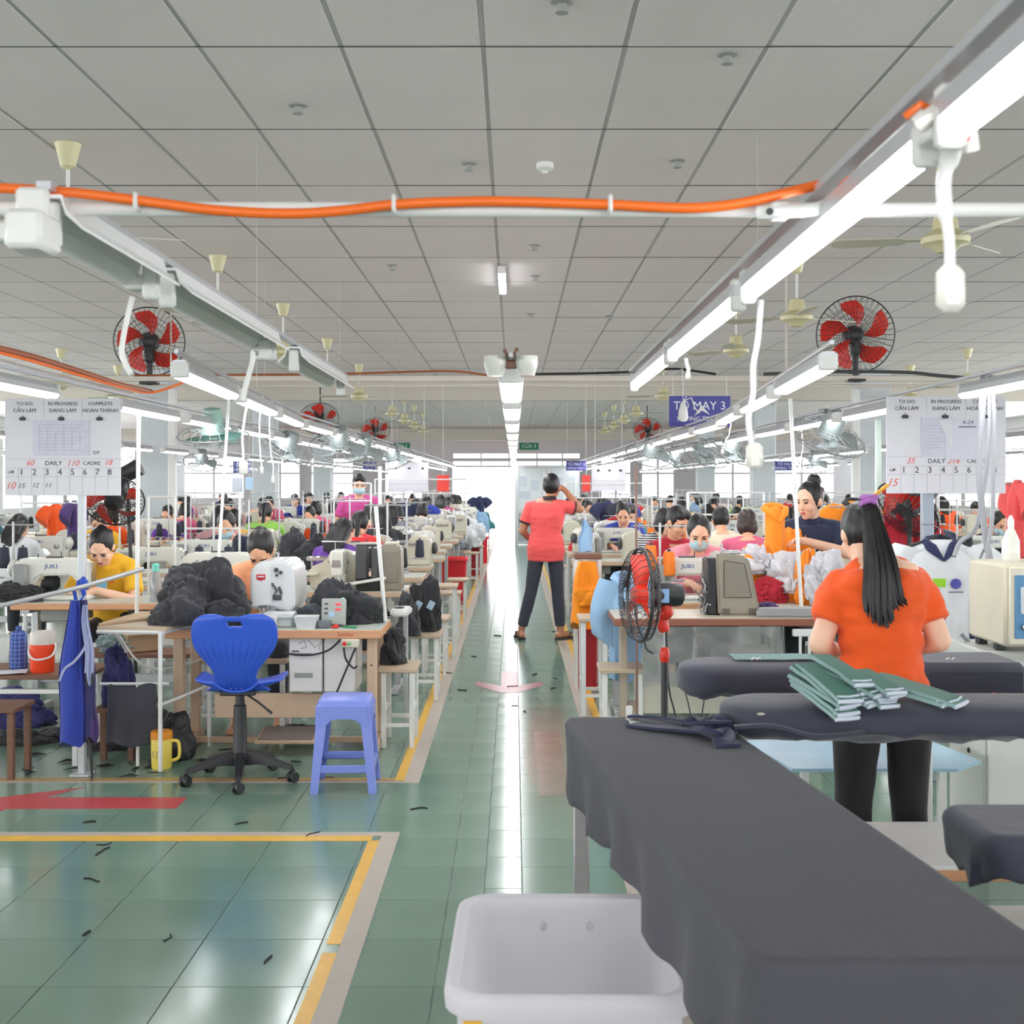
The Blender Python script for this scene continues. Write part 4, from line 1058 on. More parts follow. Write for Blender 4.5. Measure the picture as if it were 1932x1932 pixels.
part(t, 'wire_wrap', MB().tube([(-0.035, -0.02, 0.0), (-0.01, -0.035, 0.016), (0.02, -0.03, 0.0), (0.028, -0.02, -0.03)], 0.011, 8).tube([(-0.02, -0.03, 0.02), (0.005, -0.03, -0.012)], 0.008, 8), mat('wrap_tape', (206, 202, 196), 0.6, var=0.06))
part(t, 'red_wire', MB().tube([(0.012, -0.03, -0.002), (0.022, -0.036, -0.014), (0.018, -0.032, -0.022)], 0.003, 6), RED)
part(t, 'orange_wire', MB().tube([(-0.045, -0.01, 0.012), (-0.03, -0.02, 0.024), (-0.012, -0.01, 0.02)], 0.005, 6), OC)
part(t, 'orange_wire', MB().tube([(0.06, -0.03, 0.03), (0.1, -0.06, 0.07), (0.12, -0.1, 0.11)], 0.006, 6), OC)
t = thing('switch_cord', 'large white rocker switch hanging on a taped cord beside the bright lamps', 'cord', at(1808, 250, 1.52))
part(t, 'cord', MB().tube(smooth_pts([V((0, 0, 0)), V((-0.010, 0, -0.03)), V((-0.017, 0, -0.055)), V((-0.016, 0, -0.09)), V((-0.011, 0, -0.125)), V((-0.010, 0, -0.163))]), [0.012] * 6 + [0.009] * 8 + [0.0065] * 7, 10), PIPE)
part(t, 'switch', MB().box((-0.0095, 0, -0.187), (0.034, 0.022, 0.056), 0.009), mat('switch_plastic', (228, 226, 218), 0.4, var=0.02))
part(t, 'rocker', MB().box((-0.0095, -0.0112, -0.185), (0.013, 0.003, 0.028), 0.001), WHITE)
t = thing('switch_cord', 'white switch box at the end of a long crooked white conduit', 'cord', at(1436, 566, 2.76))
q = [at(x, y, 2.76) - at(1436, 566, 2.76) for x, y in ((1436, 566), (1430, 640), (1421, 690), (1421, 740), (1412, 790), (1418, 838))]
part(t, 'cord', MB().tube(smooth_pts(q), 0.0068, 10), PIPE)
part(t, 'switch', MB().box(q[-1] + V((0.006, 0, -0.026)), (0.036, 0.024, 0.058), 0.009), mat('switch_plastic', (228, 226, 218), 0.4, var=0.02))
pullcord('short white cord with a dark plug under the far end of the bright lamps', at(1297, 676, 4.05), 0.045, 0.006, (0.016, 0.014, 0.022), 0.003, None, 4)
pullcord('cream switch on a white cord beside the slanted white pole', at(462, 730, 6.22), 0.36, 0.006, (0.042, 0.03, 0.07), 0.012, None, 1)
pullcord('thin white cord near the small blue sign, dangling over the sewing rows', at(492, 746, 6.81), 0.38, 0.004, (0.018, 0.014, 0.04), 0.008, None, 2)
pullcord('thin white cord ending lower, dangling over the sewing rows', at(512, 756, 7.24), 0.43, 0.004, (0.018, 0.014, 0.04), 0.012, None, 3)
pullcord('thin white cord under the pedestal fan lamps, near the white pole', at(1511, 787, 9.1), 0.36, 0.004, (0.018, 0.014, 0.04), 0.012, None, 5)
pullcord('thin zigzag white cord dangling beside the navy sewing team sign', at(1372, 776, 8.31), 0.25, 0.004, (0.02, 0.014, 0.03), 0.03, None, 6)
# things fixed on the unlit row
t = thing('junction_box', 'white electrical box at the near end of the empty lamp channels', 'junction box', at(62, 440, 1.95))
part(t, 'box', MB().box((0, 0, 0), (0.058, 0.09, 0.06), 0.008), PIPE)
part(t, 'bracket', MB().box((0.0, 0.0, 0.045), (0.05, 0.02, 0.05), 0.006).box((-0.045, 0.0, 0.0), (0.03, 0.04, 0.03), 0.004), WHITE)
t = thing('socket_box', 'white socket box with two round holes on the empty channels', 'socket', at(496, 660, 3.95))
part(t, 'box', MB().box((0, 0, 0), (0.062, 0.055, 0.066), 0.006), PIPE)
for z in (0.016, -0.014): part(t, 'socket_hole', MB().lathe([(0.0085, 0), (0.0085, 0.003), (0.006, 0.003)], 14, Matrix.Translation((-0.016, -0.028, z)) @ Matrix.Rotation(PI / 2, 4, 'X')), GREY)
solo('hanging_strap', 'white strap hanging from the empty channels across the round red fan', 'strap', MB().tube(smooth_pts([at(x, y, 2.68) for x, y in ((250, 560), (240, 600), (232, 640), (230, 665), (238, 690), (248, 706))]), 0.006, 8), PIPE)
solo('hanging_strap', 'white strap hanging under the white socket box', 'strap', MB().tube(smooth_pts([at(x, y, 3.72) for x, y in ((477, 664), (476, 682), (468, 712), (460, 742), (458, 756))]), 0.009, 8, flat=0.4), PIPE)
solo('clamp', 'white clamp joining the first two empty channels', 'clamp', MB().box((0, 0, 0), (0.05, 0.06, 0.03), 0.006).tube([(-0.02, 0, 0.0), (-0.02, 0, 0.045)], 0.006, 8).tube([(0.02, 0, 0.0), (0.012, -0.01, 0.04)], 0.006, 8), PIPE, at(262, 535, 2.68))

# trunk pipe crossing the hall, with cables and fans on it
TY, TZ = 10.75, 2.39
solo('trunking', 'long cream trunking pipe crossing the hall under the ceiling', 'pipe', MB().box((0, TY, TZ - 0.005), (13, 0.06, 0.05), 0.006).tube([(-6.5, TY + 0.05, TZ - 0.06), (6.5, TY + 0.05, TZ - 0.06)], 0.012, 8)
     .tube([(-2.9, TY, TZ), (-2.9, TY, CZ - 0.004)], 0.009, 6).tube([(2.3, TY, TZ), (2.3, TY, CZ - 0.004)], 0.009, 6), BEAM)
def cable(label, pts, r, m, n=4): return solo('cable', label, 'cable', MB().tube(smooth_pts([V(p) for p in pts], n), r, 6), m)
cable('black cable lying along the trunking beside the aisle lamps', [(-0.05, TY - 0.03, TZ + 0.03), (0.5, TY - 0.03, TZ + 0.035), (1.0, TY - 0.03, TZ + 0.05), (1.32, TY - 0.03, TZ + 0.075), (1.5, TY - 0.03, TZ + 0.06), (1.7, TY - 0.03, TZ + 0.03)], 0.011, DARK)
cable('brown cable looped along the trunking, chair side of the aisle', [(-3.2, TY - 0.03, TZ + 0.02), (-1.6, TY - 0.03, TZ + 0.03), (-0.9, TY - 0.03, TZ + 0.05), (-0.5, TY - 0.03, TZ + 0.055), (-0.22, TY - 0.03, TZ + 0.02)], 0.010, mat('brown_cable', (150, 84, 50), 0.5, var=0.1))
cable('dark cable on the trunking under the large red fan', [(2.1, TY - 0.04, TZ + 0.03), (2.7, TY - 0.04, TZ + 0.05), (3.3, TY - 0.04, TZ + 0.045), (3.55, TY - 0.04, TZ + 0.02), (3.8, TY - 0.04, TZ + 0.0)], 0.016, DGREY)
bm_ = mat('brown_cable', (150, 84, 50), 0.5)
solo('cable_bundle', 'sagging bundle of brown and orange cables near the round red fan', 'cable', MB().tube(smooth_pts([at(-40, 648, 7.0), at(60, 672, 7.6), at(150, 700, 8.4), at(230, 726, 9.4), at(285, 738, 10.5)]), 0.018, 8)
     .use(1).tube(smooth_pts([at(-40, 656, 6.95), at(60, 681, 7.55), at(150, 708, 8.35), at(230, 731, 9.35), at(285, 741, 10.45), at(345, 722, 10.6)]), 0.010, 6).use(2).tube(smooth_pts([at(-40, 668, 6.9), at(100, 706, 8.0), at(250, 742, 10.0)]), 0.009, 6), [bm_, OC, LGREY])
# industrial fans with red blades
wall_fan('large round fan with five red blades on the trunking over the steam box', at(1614, 632, TY), (-0.10, -1, -0.10), 0.325, 0.5)
wall_fan('round fan with red blades partly behind the empty lamp channels', at(282, 645, TY), (0.28, -1, -0.12), 0.29, 0.5)
wall_fan('small far red fan half hidden behind the blue chair lamps', at(602, 790, 20.5), (0.2, -1, -0.9), 0.32, 0.4, up=True)
wall_fan('far red fan sitting on the beam, chair side of the aisle', at(708, 812, 30), (0.2, -1, -0.6), 0.34, 0.4, up=True)
wall_fan('far red fan sitting on the beam, ironing side of the aisle', at(1222, 812, 30), (-0.2, -1, -0.6), 0.34, 0.4, up=True)
# ceiling fans
cf = ceiling_fan('cream ceiling fan nearest the orange cable, above the unlit row', (-2.42, 6.9, CZ), 0.30, 0.44)
dup(cf, (-2.4, 10.3, CZ), 0.0, 'cream ceiling fan second back, above the unlit row'); dup(cf, (-2.37, 13.05, CZ), 0.15, 'cream ceiling fan third back, above the unlit row')
dup(cf, (-2.38, 16.2, CZ), 0.7, 'cream ceiling fan fourth back, above the unlit row'); dup(cf, (-2.4, 19.7, CZ), 1.0, 'cream ceiling fan just before the beam, unlit row side')
dup(cf, (2.39, 7.05, CZ), 2.9, 'cream ceiling fan behind the hanging rocker switch'); dup(cf, (2.3, 10.35, CZ), 2.6, 'cream ceiling fan between the bright lamps and large red fan')
dup(cf, (2.25, 12.9, CZ), 0.2, 'cream ceiling fan just behind the bright lamps'); dup(cf, (2.3, 19.6, CZ), 0.6, 'cream ceiling fan just before the beam, bright lamp side')
for s, nm in ((-1, 'thermos'), (1, 'ironing')):
    for i, y in enumerate((17.4, 19.9)): dup(cf, (s * 6.2, y, CZ), i * 0.6, 'cream ceiling fan %s the columns, %s side' % (('before', 'between')[i], nm))
    for i, y in enumerate((24.5, 27.3, 30.0, 33.0)): dup(cf, (s * 2.35, y, CZ), i * 0.5 + 0.2, 'cream ceiling fan, %s beyond the beam, %s side' % (('first', 'second', 'third', 'fourth')[i], nm))
# orbit fans hung over the sewing rows
def row_pt(px, rowx, z=1.80): return V((rowx, rowx * FPX / (px - VX), z))
of = orbit_fan('pale green fan hanging face down beside the slanted white pole', row_pt(402, -2.1, 1.83), 0, 0.245, 0.22, 0.142, mat('orbit_fan_green', (150, 190, 180), 0.35, var=0.04), None)
og = orbit_fan('grey fan hanging face down behind the navy sewing team sign', row_pt(1562, 2.05), 0.5, 0.25, 0.55, 0.172)
for (px, rx, rz, lb) in ((537, -2.1, 1.2, 'grey fan hanging beyond the pale green one'), (640, -1.47, 0.2, 'grey fan hanging over the third chair row table'), (682, -1.47, 0.6, 'grey fan hanging over the fourth chair row table'),
                                (742, -1.47, -0.4, 'grey fan hanging near the red notice'), (1375, 2.05, 0.9, 'grey fan hanging just below the navy team sign'), (1330, 2.05, 2.2, 'grey fan hanging beside the long pole of the pedestal fan'),
                                (1225, 1.43, 0.3, 'grey fan hanging over the far pedestal fan desks'), (1270, 2.05, 1.5, 'small far grey fan beside the aisle notices'), (1535, 4.4, 0.4, 'small grey fan above the navy shirted worker'),
                                (380, -4.4, 0.4, 'small grey fan beside the wall notices')):
    dup(og, row_pt(px, rx), rz, lb)
# signs
NAVY = mat('sign_navy', (66, 66, 150), 0.4, var=0.03); GREEN = mat('sign_green', (30, 128, 92), 0.4, var=0.03)
def sign(label, px, py, y, w, h, m, lines, hang=None, name='hanging_sign', group=None, sizes=None):
    t = thing(name, label, 'sign', at(px, py, y), 0, group)
    part(t, 'board', MB().box((0, 0, 0), (w, 0.008, h), 0.001), m, smooth=0)
    for i, tx in enumerate(lines):
        sz = sizes[i] if sizes else h * 0.42
        z = h * (0.17 - 0.42 * i) if len(lines) > 1 else 0
        lettering(t, tx, sz, WHITETXT, (0, -0.0045, z))
    if hang:
        if hang > 5: hang = CZ - at(px, py, y).z - h / 2
        for s in (-1, 1): part(t, 'cord', MB().tube([(s * w * 0.44, 0, h / 2 - 0.005), (s * w * 0.44, 0, h / 2 + hang)], 0.0025, 5), WHITE)
    return t
sign('navy sign reading TO MAY 3 hanging in front of the beam', 1320, 776, 10.6, 0.51, 0.256, NAVY, ['TỔ MAY 3', 'SEWING TEAM 3'], 0.17, sizes=[0.098, 0.052])
t = thing('tied_bag', 'small white plastic bag tied to a cord before the navy sign', 'bag', at(1289, 770, 9.6))
part(t, 'bag', MB().lathe([(0.012, 0.05), (0.02, 0.03), (0.036, -0.03), (0.036, -0.08), (0.02, -0.1)], 14), mat('thin_plastic', (226, 228, 226), 0.4, var=0.04))
part(t, 'cord', MB().tube([(0, 0, 0.05), (0.06, 0, 0.08), (0.09, 0, 0.0), (0.12, 0, -0.04)], 0.005, 6).tube([(0, 0, 0.05), (0.0, 0.05, 0.3), (0.0, TY - 9.6, TZ - at(1289, 770, 9.6).z)], 0.003, 5), WHITE)
part(t, 'bow', MB().prism([(0.08, -0.06), (0.14, 0.02), (0.2, -0.05), (0.14, -0.02)], 0.01, Matrix.Rotation(PI / 2, 4, 'X')), WHITE)
sign('small navy sign over the far rows, beside the slanted white pole', 456, 881, 22, 0.3, 0.2, NAVY, ['TỔ MAY', 'SEWING TEAM'], 9)
sign('small navy sign over the far chair rows, near the masked standing man', 698, 878, 24, 0.26, 0.14, NAVY, ['TỔ MAY'], 9)
sign('small navy sign just beyond the standing woman', 1087, 879, 24, 0.38, 0.18, NAVY, ['TỔ MAY 2', 'SEWING TEAM 2'], 9, sizes=[0.075, 0.045])
sign('small navy sign over the far rows, behind the white pole', 1481, 879, 24, 0.38, 0.18, NAVY, ['TỔ MAY', 'SEWING TEAM'], 9)
sign('green door sign on the far beam reading CUA 3', 998, 842, 43.15, 0.66, 0.24, GREEN, ['CỬA 3'], 0.1, sizes=[0.17])
sign('green door sign on the far beam, half behind the chair row lamps', 757, 841, 43.15, 0.6, 0.2, GREEN, ['CỬA 4'], 0.1, sizes=[0.14])
t = thing('notice', 'red notice hung at the aisle end of the chair rows', 'notice', at(836, 912, 21)); part(t, 'sheet', MB().box((0, 0, 0), (0.2, 0.006, 0.27), 0.001), mat('notice_red', (226, 70, 62), 0.6, var=0.1, scale=20)); part(t, 'cord', MB().tube([(0, 0, 0.13), (0, 0, CZ - at(836, 912, 21).z)], 0.004, 5), WHITE)
t = thing('notice', 'red and white notice behind the standing woman', 'notice', at(1106, 912, 20)); part(t, 'sheet', MB().box((0, 0, 0), (0.13, 0.006, 0.26), 0.001), mat('notice_red', (226, 70, 62), 0.6)); part(t, 'cord', MB().tube([(0, 0, 0.13), (0, 0, CZ - at(1106, 912, 20).z)], 0.004, 5), WHITE)

# progress boards
PAPER = mat('board_white', (212, 211, 218), 0.6, var=0.02, scale=3)
SHEETM = mat('board_sheet', (200, 199, 214), 0.7, var=0.05, scale=18)
LINE = mat('board_line', (160, 160, 166), 0.6, var=0)
REDHAND = mat('red_marker', (226, 104, 96), 0.6, var=0); BLUEHAND = mat('dark_marker', (104, 104, 118), 0.6, var=0)
def progress_board(label, x0, x1, y0, y1, Y, hand, post_px, cad):
    w = (x1 - x0) * Y / FPX; h = (y1 - y0) * Y / FPX; c = at((x0 + x1) / 2, (y0 + y1) / 2, Y)
    t = thing('progress_board', label, 'board', c)
    part(t, 'panel', MB().box((0, 0, 0), (w, 0.008, h), 0.001), PAPER, smooth=0)
    f = -0.0048
    def X(u): return (u - 0.5) * w
    def Z(v): return (0.5 - v) * h
    ln = MB()
    for v in (0.62, 0.715, 0.805): ln.bx(X(0.0) + 0.003, X(1) - 0.003, f - 0.0004, f, Z(v) - 0.0007, Z(v) + 0.0007)
    for k in range(1, 9): ln.bx(X(0.01 + k * 0.11) - 0.0006, X(0.01 + k * 0.11) + 0.0006, f - 0.0004, f, Z(1) + 0.002, Z(0.715))
    for u in (0.335, 0.665): ln.bx(X(u) - 0.0006, X(u) + 0.0006, f - 0.0004, f, Z(0.2), Z(0.0) - 0.002)
    part(t, 'grid_lines', ln, LINE, smooth=0, kind='stuff')
    R0 = (PI / 2, 0, 0)
    for u, a, b in ((0.17, 'TO DO', 'CẦN LÀM'), (0.5, 'IN PROGRESS', 'ĐANG LÀM'), (0.825, 'COMPLETE', 'HOÀN THÀNH')):
        lettering(t, a, 0.0255, BLACKTXT, (X(u), f, Z(0.055)), R0); lettering(t, b, 0.027, BLACKTXT, (X(u), f, Z(0.125)), R0)
    for k in range(8): lettering(t, str(k + 1), 0.044, BLACKTXT, (X(0.145 + k * 0.11 - (0 if k < 5 else 0.003 * (k - 4))), f, Z(0.76)), R0)
    lettering(t, 'DAILY', 0.032, BLACKTXT, (X(0.42), f, Z(0.668)), R0); lettering(t, 'CADRE', 0.028, BLACKTXT, (X(0.75), f, Z(0.668)), R0); lettering(t, 'GIỜ', 0.018, BLACKTXT, (X(0.05), f, Z(0.76)), R0)
    for tx, u, v, s, m in hand: lettering(t, tx, s, m, (X(u), f, Z(v)), R0, 0.35, 'handwriting')
    for u in (0.155, 0.49, 0.82):
        part(t, 'clip', MB().box((X(u), f - 0.006, Z(0.21)), (0.030, 0.012, 0.016), 0.003).tube([(X(u) - 0.006, f - 0.004, Z(0.195)), (X(u), f - 0.006, Z(0.175)), (X(u) + 0.006, f - 0.004, Z(0.195))], 0.0015, 5), DARK)
    return t, X, Z, f
t, X, Z, f = progress_board('white progress board nearest the red thermos, with one pinned drawing', 10, 228, 752, 935, 6.5,
    [('60', 0.215, 0.665, 0.04, REDHAND), ('110', 0.585, 0.668, 0.042, REDHAND), ('18', 0.89, 0.662, 0.040, REDHAND), ('10', 0.045, 0.9, 0.05, REDHAND), ('15', 0.14, 0.9, 0.036, BLUEHAND), ('12', 0.26, 0.895, 0.034, BLUEHAND), ('11', 0.37, 0.895, 0.034, BLUEHAND)], 155, '18')
lettering(t, 'OT', 0.026, BLACKTXT, (X(0.79), f, Z(0.56)))
part(t, 'drawing_sheet', MB().box((X(0.49), f - 0.002, Z(0.405)), (0.285, 0.002, 0.185), 0), SHEETM, smooth=0)
dl = MB()
for k in range(9): dl.bx(X(0.49) - 0.12 + 0.004 * (k % 3), X(0.49) + 0.12 - 0.02 * (k % 4), f - 0.0036, f - 0.003, Z(0.27 + 0.033 * k) - 0.001, Z(0.27 + 0.033 * k) + 0.0006)
for k in range(6): dl.bx(X(0.30 + 0.07 * k), X(0.30 + 0.07 * k) + 0.0014, f - 0.0036, f - 0.003, Z(0.53), Z(0.28 + 0.03 * (k % 3)))
part(t, 'drawing_lines', dl, mat('pencil', (164, 162, 182), 0.7, var=0), smooth=0, kind='stuff')
t, X, Z, f = progress_board('white progress board behind the grey cables, with two pinned sheets', 1672, 1897, 748, 931, 6.4,
    [('35', 0.2, 0.665, 0.042, REDHAND), ('216', 0.56, 0.665, 0.042, REDHAND), ('1', 0.9, 0.66, 0.04, REDHAND), ('15', 0.045, 0.89, 0.055, REDHAND)], 1748, '')
part(t, 'drawing_sheet', MB().box((X(0.43), f - 0.002, Z(0.42)), (0.165, 0.002, 0.20), 0), SHEETM, smooth=0)
part(t, 'text_sheet', MB().box((X(0.63), f - 0.004, Z(0.44)), (0.165, 0.002, 0.205), 0, Matrix.Rotation(0.0, 4, 'Y')), mat('board_sheet_pale', (206, 206, 220), 0.7, var=0.03), smooth=0)
dl = MB()
for k in range(8): dl.bx(X(0.31), X(0.31) + 0.07 + 0.02 * (k % 3), f - 0.0036, f - 0.003, Z(0.30 + 0.033 * k) - 0.001, Z(0.30 + 0.033 * k) + 0.0008)
part(t, 'drawing_lines', dl, mat('pencil', (164, 162, 182), 0.7), smooth=0, kind='stuff')
part(t, 'heading_bar', MB().bx(X(0.60), X(0.75), f - 0.0062, f - 0.005, Z(0.315) - 0.003, Z(0.315) + 0.003), BLUEHAND, smooth=0)
part(t, 'fold_corner', MB().prism([(X(0.43), Z(0.245)), (X(0.55), Z(0.56)), (X(0.55), Z(0.25))], 0.001, Matrix.Translation((0, f - 0.0052, 0)) @ Matrix.Rotation(PI / 2, 4, 'X')), PAPER, smooth=0)
lettering(t, 'A-Z4', 0.026, BLUEHAND, (X(0.68), f - 0.006, Z(0.27)))
POST = mat('post_paint', (196, 200, 204), 0.4, metal=0.2, var=0.04)
solo('post', 'white square post carrying the board nearest the red thermos', 'post', MB().box((0, 0, 0.96), (0.036, 0.036, 1.92), 0.003).box((0, 0, 0.006), (0.1, 0.1, 0.012), 0.003), POST, (ax(155, 6.54), 6.54, 0))
solo('post', 'grey post carrying the board behind the grey cables', 'post', MB().box((0, 0, 0.96), (0.056, 0.05, 1.92), 0.003).box((0, 0, 0.006), (0.12, 0.12, 0.012), 0.003), mat('post_grey', (150, 160, 172), 0.4, metal=0.2, var=0.04), (ax(1749, 6.46), 6.46, 0))
solo('post', 'pale green post beside the board behind the grey cables', 'post', MB().box((0, 0, 0.95), (0.034, 0.034, 1.9), 0.003).box((0, 0, 0.006), (0.1, 0.1, 0.012), 0.003), mat('post_green', (196, 212, 204), 0.4, var=0.04), (ax(1657, 7.9), 7.9, 0))
def rod(label, a, b, r=0.009, m=None): return solo('lamp_pole', label, 'pole', MB().tube([a, b], r, 8), m or PIPE)
rod('thin white pole rising from the tan cart to the lamps', at(262, 782, 7.15), V((ax(258, 7.15), 7.15, 0.745)), 0.012)
rod('slanted thin white pole behind the black garment heap', at(432, 752, 7.45), at(410, 1095, 7.45))
rod('thin white pole at the corner of the bartack table', at(709, 955, 7.3), at(727, 1172, 7.3), 0.012)
rod('thin white pole behind the navy shirted woman', at(1491, 752, 7.35), at(1512, 1152, 7.35), 0.011)
rod('far thin white pole beside the standing masked man', at(717, 880, 14), V((ax(717, 14), 14, 0.0)), 0.02)
# ------------------------------------------------------------------ ironing corner, close to the viewer
GREYPAD = mat('grey_pad_cloth', (70, 70, 77), 0.9, var=0.06, scale=5, bump=0.15, bscale=90, sheen=0.06)
NAVYPAD = mat('navy_pad_cloth', (54, 56, 72), 0.8, var=0.10, scale=5, bump=0.3, bscale=12, sheen=0.2)
def round_outline(corners, r, n=7):
    """counter-clockwise outline of a convex quad with rounded corners"""
    out = []; k = len(corners)
    for i in range(k):
        p = V(corners[i]).to_2d(); a = V(corners[i - 1]).to_2d(); b = V(corners[(i + 1) % k]).to_2d()
        u = (a - p).normalized(); w = (b - p).normalized()
        for j in range(n):
            t = j / (n - 1); q = (p + u * r) * (1 - t) ** 2 + p * 2 * t * (1 - t) + (p + w * r) * t ** 2
            out.append(q)
    return out
def resample(pts, step):
    out = []; n = len(pts)
    for i in range(n):
        a = pts[i]; b = pts[(i + 1) % n]; L = (b - a).length; k = max(1, int(L / step))
        for j in range(k): out.append(a.lerp(b, j / k))
    return out
def padded_cover(parent, name, corners, z, drop, r, m, seed=0, wave=0.012, ragged=0.03, step=0.02, edge=0.018, taper=0.0):
    """cloth stretched over a board, rounded at the edge and hanging down with a ragged hem"""
    pts = resample(round_outline(corners, r), step); n = len(pts)
    nrm = []
    for i in range(n):
        t = (pts[(i + 1) % n] - pts[i - 1]).normalized(); nrm.append(V((t.y, -t.x)))
    rings = [[V((p.x - nrm[i].x * (edge + 0.006), p.y - nrm[i].y * (edge + 0.006), z)) for i, p in enumerate(pts)]]
    for k in range(6):
        a = PI / 2 * k / 5
        rings.append([V((p.x + nrm[i].x * edge * (math.sin(a) - 1), p.y + nrm[i].y * edge * (math.sin(a) - 1), z - edge * (1 - math.cos(a)))) for i, p in enumerate(pts)])
    for k in range(1, 8):
        f = k / 7; ring = []
        for i, p in enumerate(pts):
            s = i * step
            w = wave * f * (math.sin(s * 17 + seed) + 0.7 * noise.noise(V((p.x * 8, p.y * 8, seed + f)))) - taper * f
            d = drop * (1 + 0.10 * math.sin(s * 6 + seed)) + ragged * noise.noise(V((p.x * 12, p.y * 12, seed + 4)))
            ring.append(V((p.x + nrm[i].x * w, p.y + nrm[i].y * w, z - edge - (d - edge) * f)))
        rings.append(ring)
    vs = [p for q in rings for p in q]
    fs = [(k * n + (i + 1) % n, k * n + i, (k + 1) * n + i, (k + 1) * n + (i + 1) % n) for k in range(len(rings) - 1) for i in range(n)]
    fs += [(i, i + 1, n - 2 - i, n - 1 - i) for i in range((n - 1) // 2) if i + 1 < n - 2 - i] + ([((n - 1) // 2 - 1, (n - 1) // 2, (n - 1) // 2 + 1)] if n % 2 else [])
    o = put(name, MB().add(vs, fs).mesh(name, m, 0, 35, recalc=False), parent)
    solid(o, 0.004, -1)
    return o
# the long grey table
t = thing('ironing_table', 'long ironing table under a charcoal grey cloth, nearest the viewer', 'ironing table')
C4 = [(0.346, 1.86), (0.828, 1.86), (0.604, 3.83), (0.146, 3.83)]
padded_cover(t, 'cover', C4, 0.80, 0.20, 0.06, GREYPAD, 1, 0.016, 0.022, 0.014, 0.020)
part(t, 'board', MB().prism([(0.372, 1.885), (0.80, 1.885), (0.58, 3.80), (0.172, 3.80)], 0.03, Matrix.Translation((0, 0, 0.752))), TAN)
for x, y in ((0.198, 3.76), (0.56, 3.76), (0.40, 1.95), (0.77, 1.95)):
    part(t, 'leg', MB().box((x, y, 0.376), (0.045, 0.045, 0.752), 0.003), mat('galvanised_steel', (168, 164, 164), 0.45, metal=0.5, var=0.12, scale=10))
part(t, 'rail', MB().tube([(0.198, 3.76, 0.16), (0.40, 1.95, 0.16)], 0.012, 8).tube([(0.56, 3.76, 0.16), (0.77, 1.95, 0.16)], 0.012, 8).tube([(0.198, 3.76, 0.16), (0.56, 3.76, 0.16)], 0.012, 8), LGREY)
# navy belt crumpled on it
t = thing('navy_belt', 'crumpled navy cloth belt lying on the charcoal ironing table', 'garment')
NB = cloth('belt_navy', (40, 43, 72), 0.4)
def ribbon(pts, w, th=0.004, tilt=None):
    mb = MB(); pts = smooth_pts([V(p) for p in pts], 5); rings = []
    for i, p in enumerate(pts):
        d = (pts[min(i + 1, len(pts) - 1)] - pts[max(i - 1, 0)]).normalized(); s = d.cross(V((0, 0, 1))).normalized(); n = s.cross(d)
        a = tilt(i / len(pts)) if tilt else 0; s2 = s * math.cos(a) + n * math.sin(a); n2 = n * math.cos(a) - s * math.sin(a)
        rings.append([p - s2 * w / 2 - n2 * th, p + s2 * w / 2 - n2 * th, p + s2 * w / 2 + n2 * th, p - s2 * w / 2 + n2 * th])
    return mb.loft(rings)
zt = 0.806
part(t, 'strap', ribbon([(0.338, 3.66, zt), (0.40, 3.60, zt + 0.004), (0.47, 3.55, zt + 0.008), (0.53, 3.50, zt + 0.01), (0.565, 3.42, zt + 0.006), (0.575, 3.36, zt + 0.002)], 0.05), NB)
part(t, 'loop', ribbon([(0.345, 3.74, zt + 0.01), (0.43, 3.66, zt + 0.014), (0.50, 3.56, zt + 0.018), (0.555, 3.52, zt + 0.035), (0.595, 3.55, zt + 0.034), (0.59, 3.62, zt + 0.026), (0.54, 3.62, zt + 0.02), (0.52, 3.56, zt + 0.014)], 0.045, 0.004, lambda f: 0.5 * math.sin(f * 7)), NB)
part(t, 'knot', ribbon([(0.50, 3.52, zt + 0.012), (0.53, 3.45, zt + 0.02), (0.575, 3.44, zt + 0.018), (0.565, 3.38, zt + 0.008), (0.53, 3.37, zt + 0.004)], 0.035, 0.006, lambda f: 0.7 * math.sin(f * 9)), NB)
part(t, 'bow', crumple(0.055, 0.06, 0.045, 17, 0.3, 40, 20), NB, smooth=70, loc=(0.565, 3.55, zt - 0.004))
part(t, 'bow', crumple(0.04, 0.05, 0.03, 23, 0.3, 40, 20), NB, smooth=70, loc=(0.50, 3.60, zt - 0.004))
part(t, 'tail', ribbon([(0.60, 3.60, zt + 0.012), (0.65, 3.56, zt + 0.01), (0.70, 3.50, zt + 0.004)], 0.03), NB)
solo('white_tag', 'small white clip tag beside the navy belt', 'tag', MB().bx(0.330, 0.348, 3.74, 3.752, 0.803, 0.845, 0.002).bx(0.335, 0.365, 3.68, 3.745, 0.8045, 0.808, 0.001), WHITE)
# white plastic bin
BINW = mat('white_bin_plastic', (246, 244, 248), 0.42, var=0.04, scale=3)
def translucent(m, k):
    nt = m.node_tree; N = nt.nodes; L = nt.links; b = N['Principled BSDF']; out = N['Material Output']
    tr = N.new('ShaderNodeBsdfTranslucent'); tr.inputs[0].default_value = b.inputs['Base Color'].default_value
    mx = N.new('ShaderNodeMixShader'); mx.inputs[0].default_value = k
    L.new(b.outputs[0], mx.inputs[1]); L.new(tr.outputs[0], mx.inputs[2]); L.new(mx.outputs[0], out.inputs[0])
translucent(BINW, 0.62)
t = crate('plastic_bin', 'empty white plastic bin on the floor beside the charcoal table', (0.108, 2.64, 0.0), -0.01, 0.475, 0.60, 0.555, BINW, 0.84, None, 'bin', 0.022, 0.006, 0.06)
for x in (-0.045, 0.062): part(t, 'rivet', MB().ell((x, 0.262, 0.49), (0.008, 0.008, 0.012), None, 10, 8), BINW)
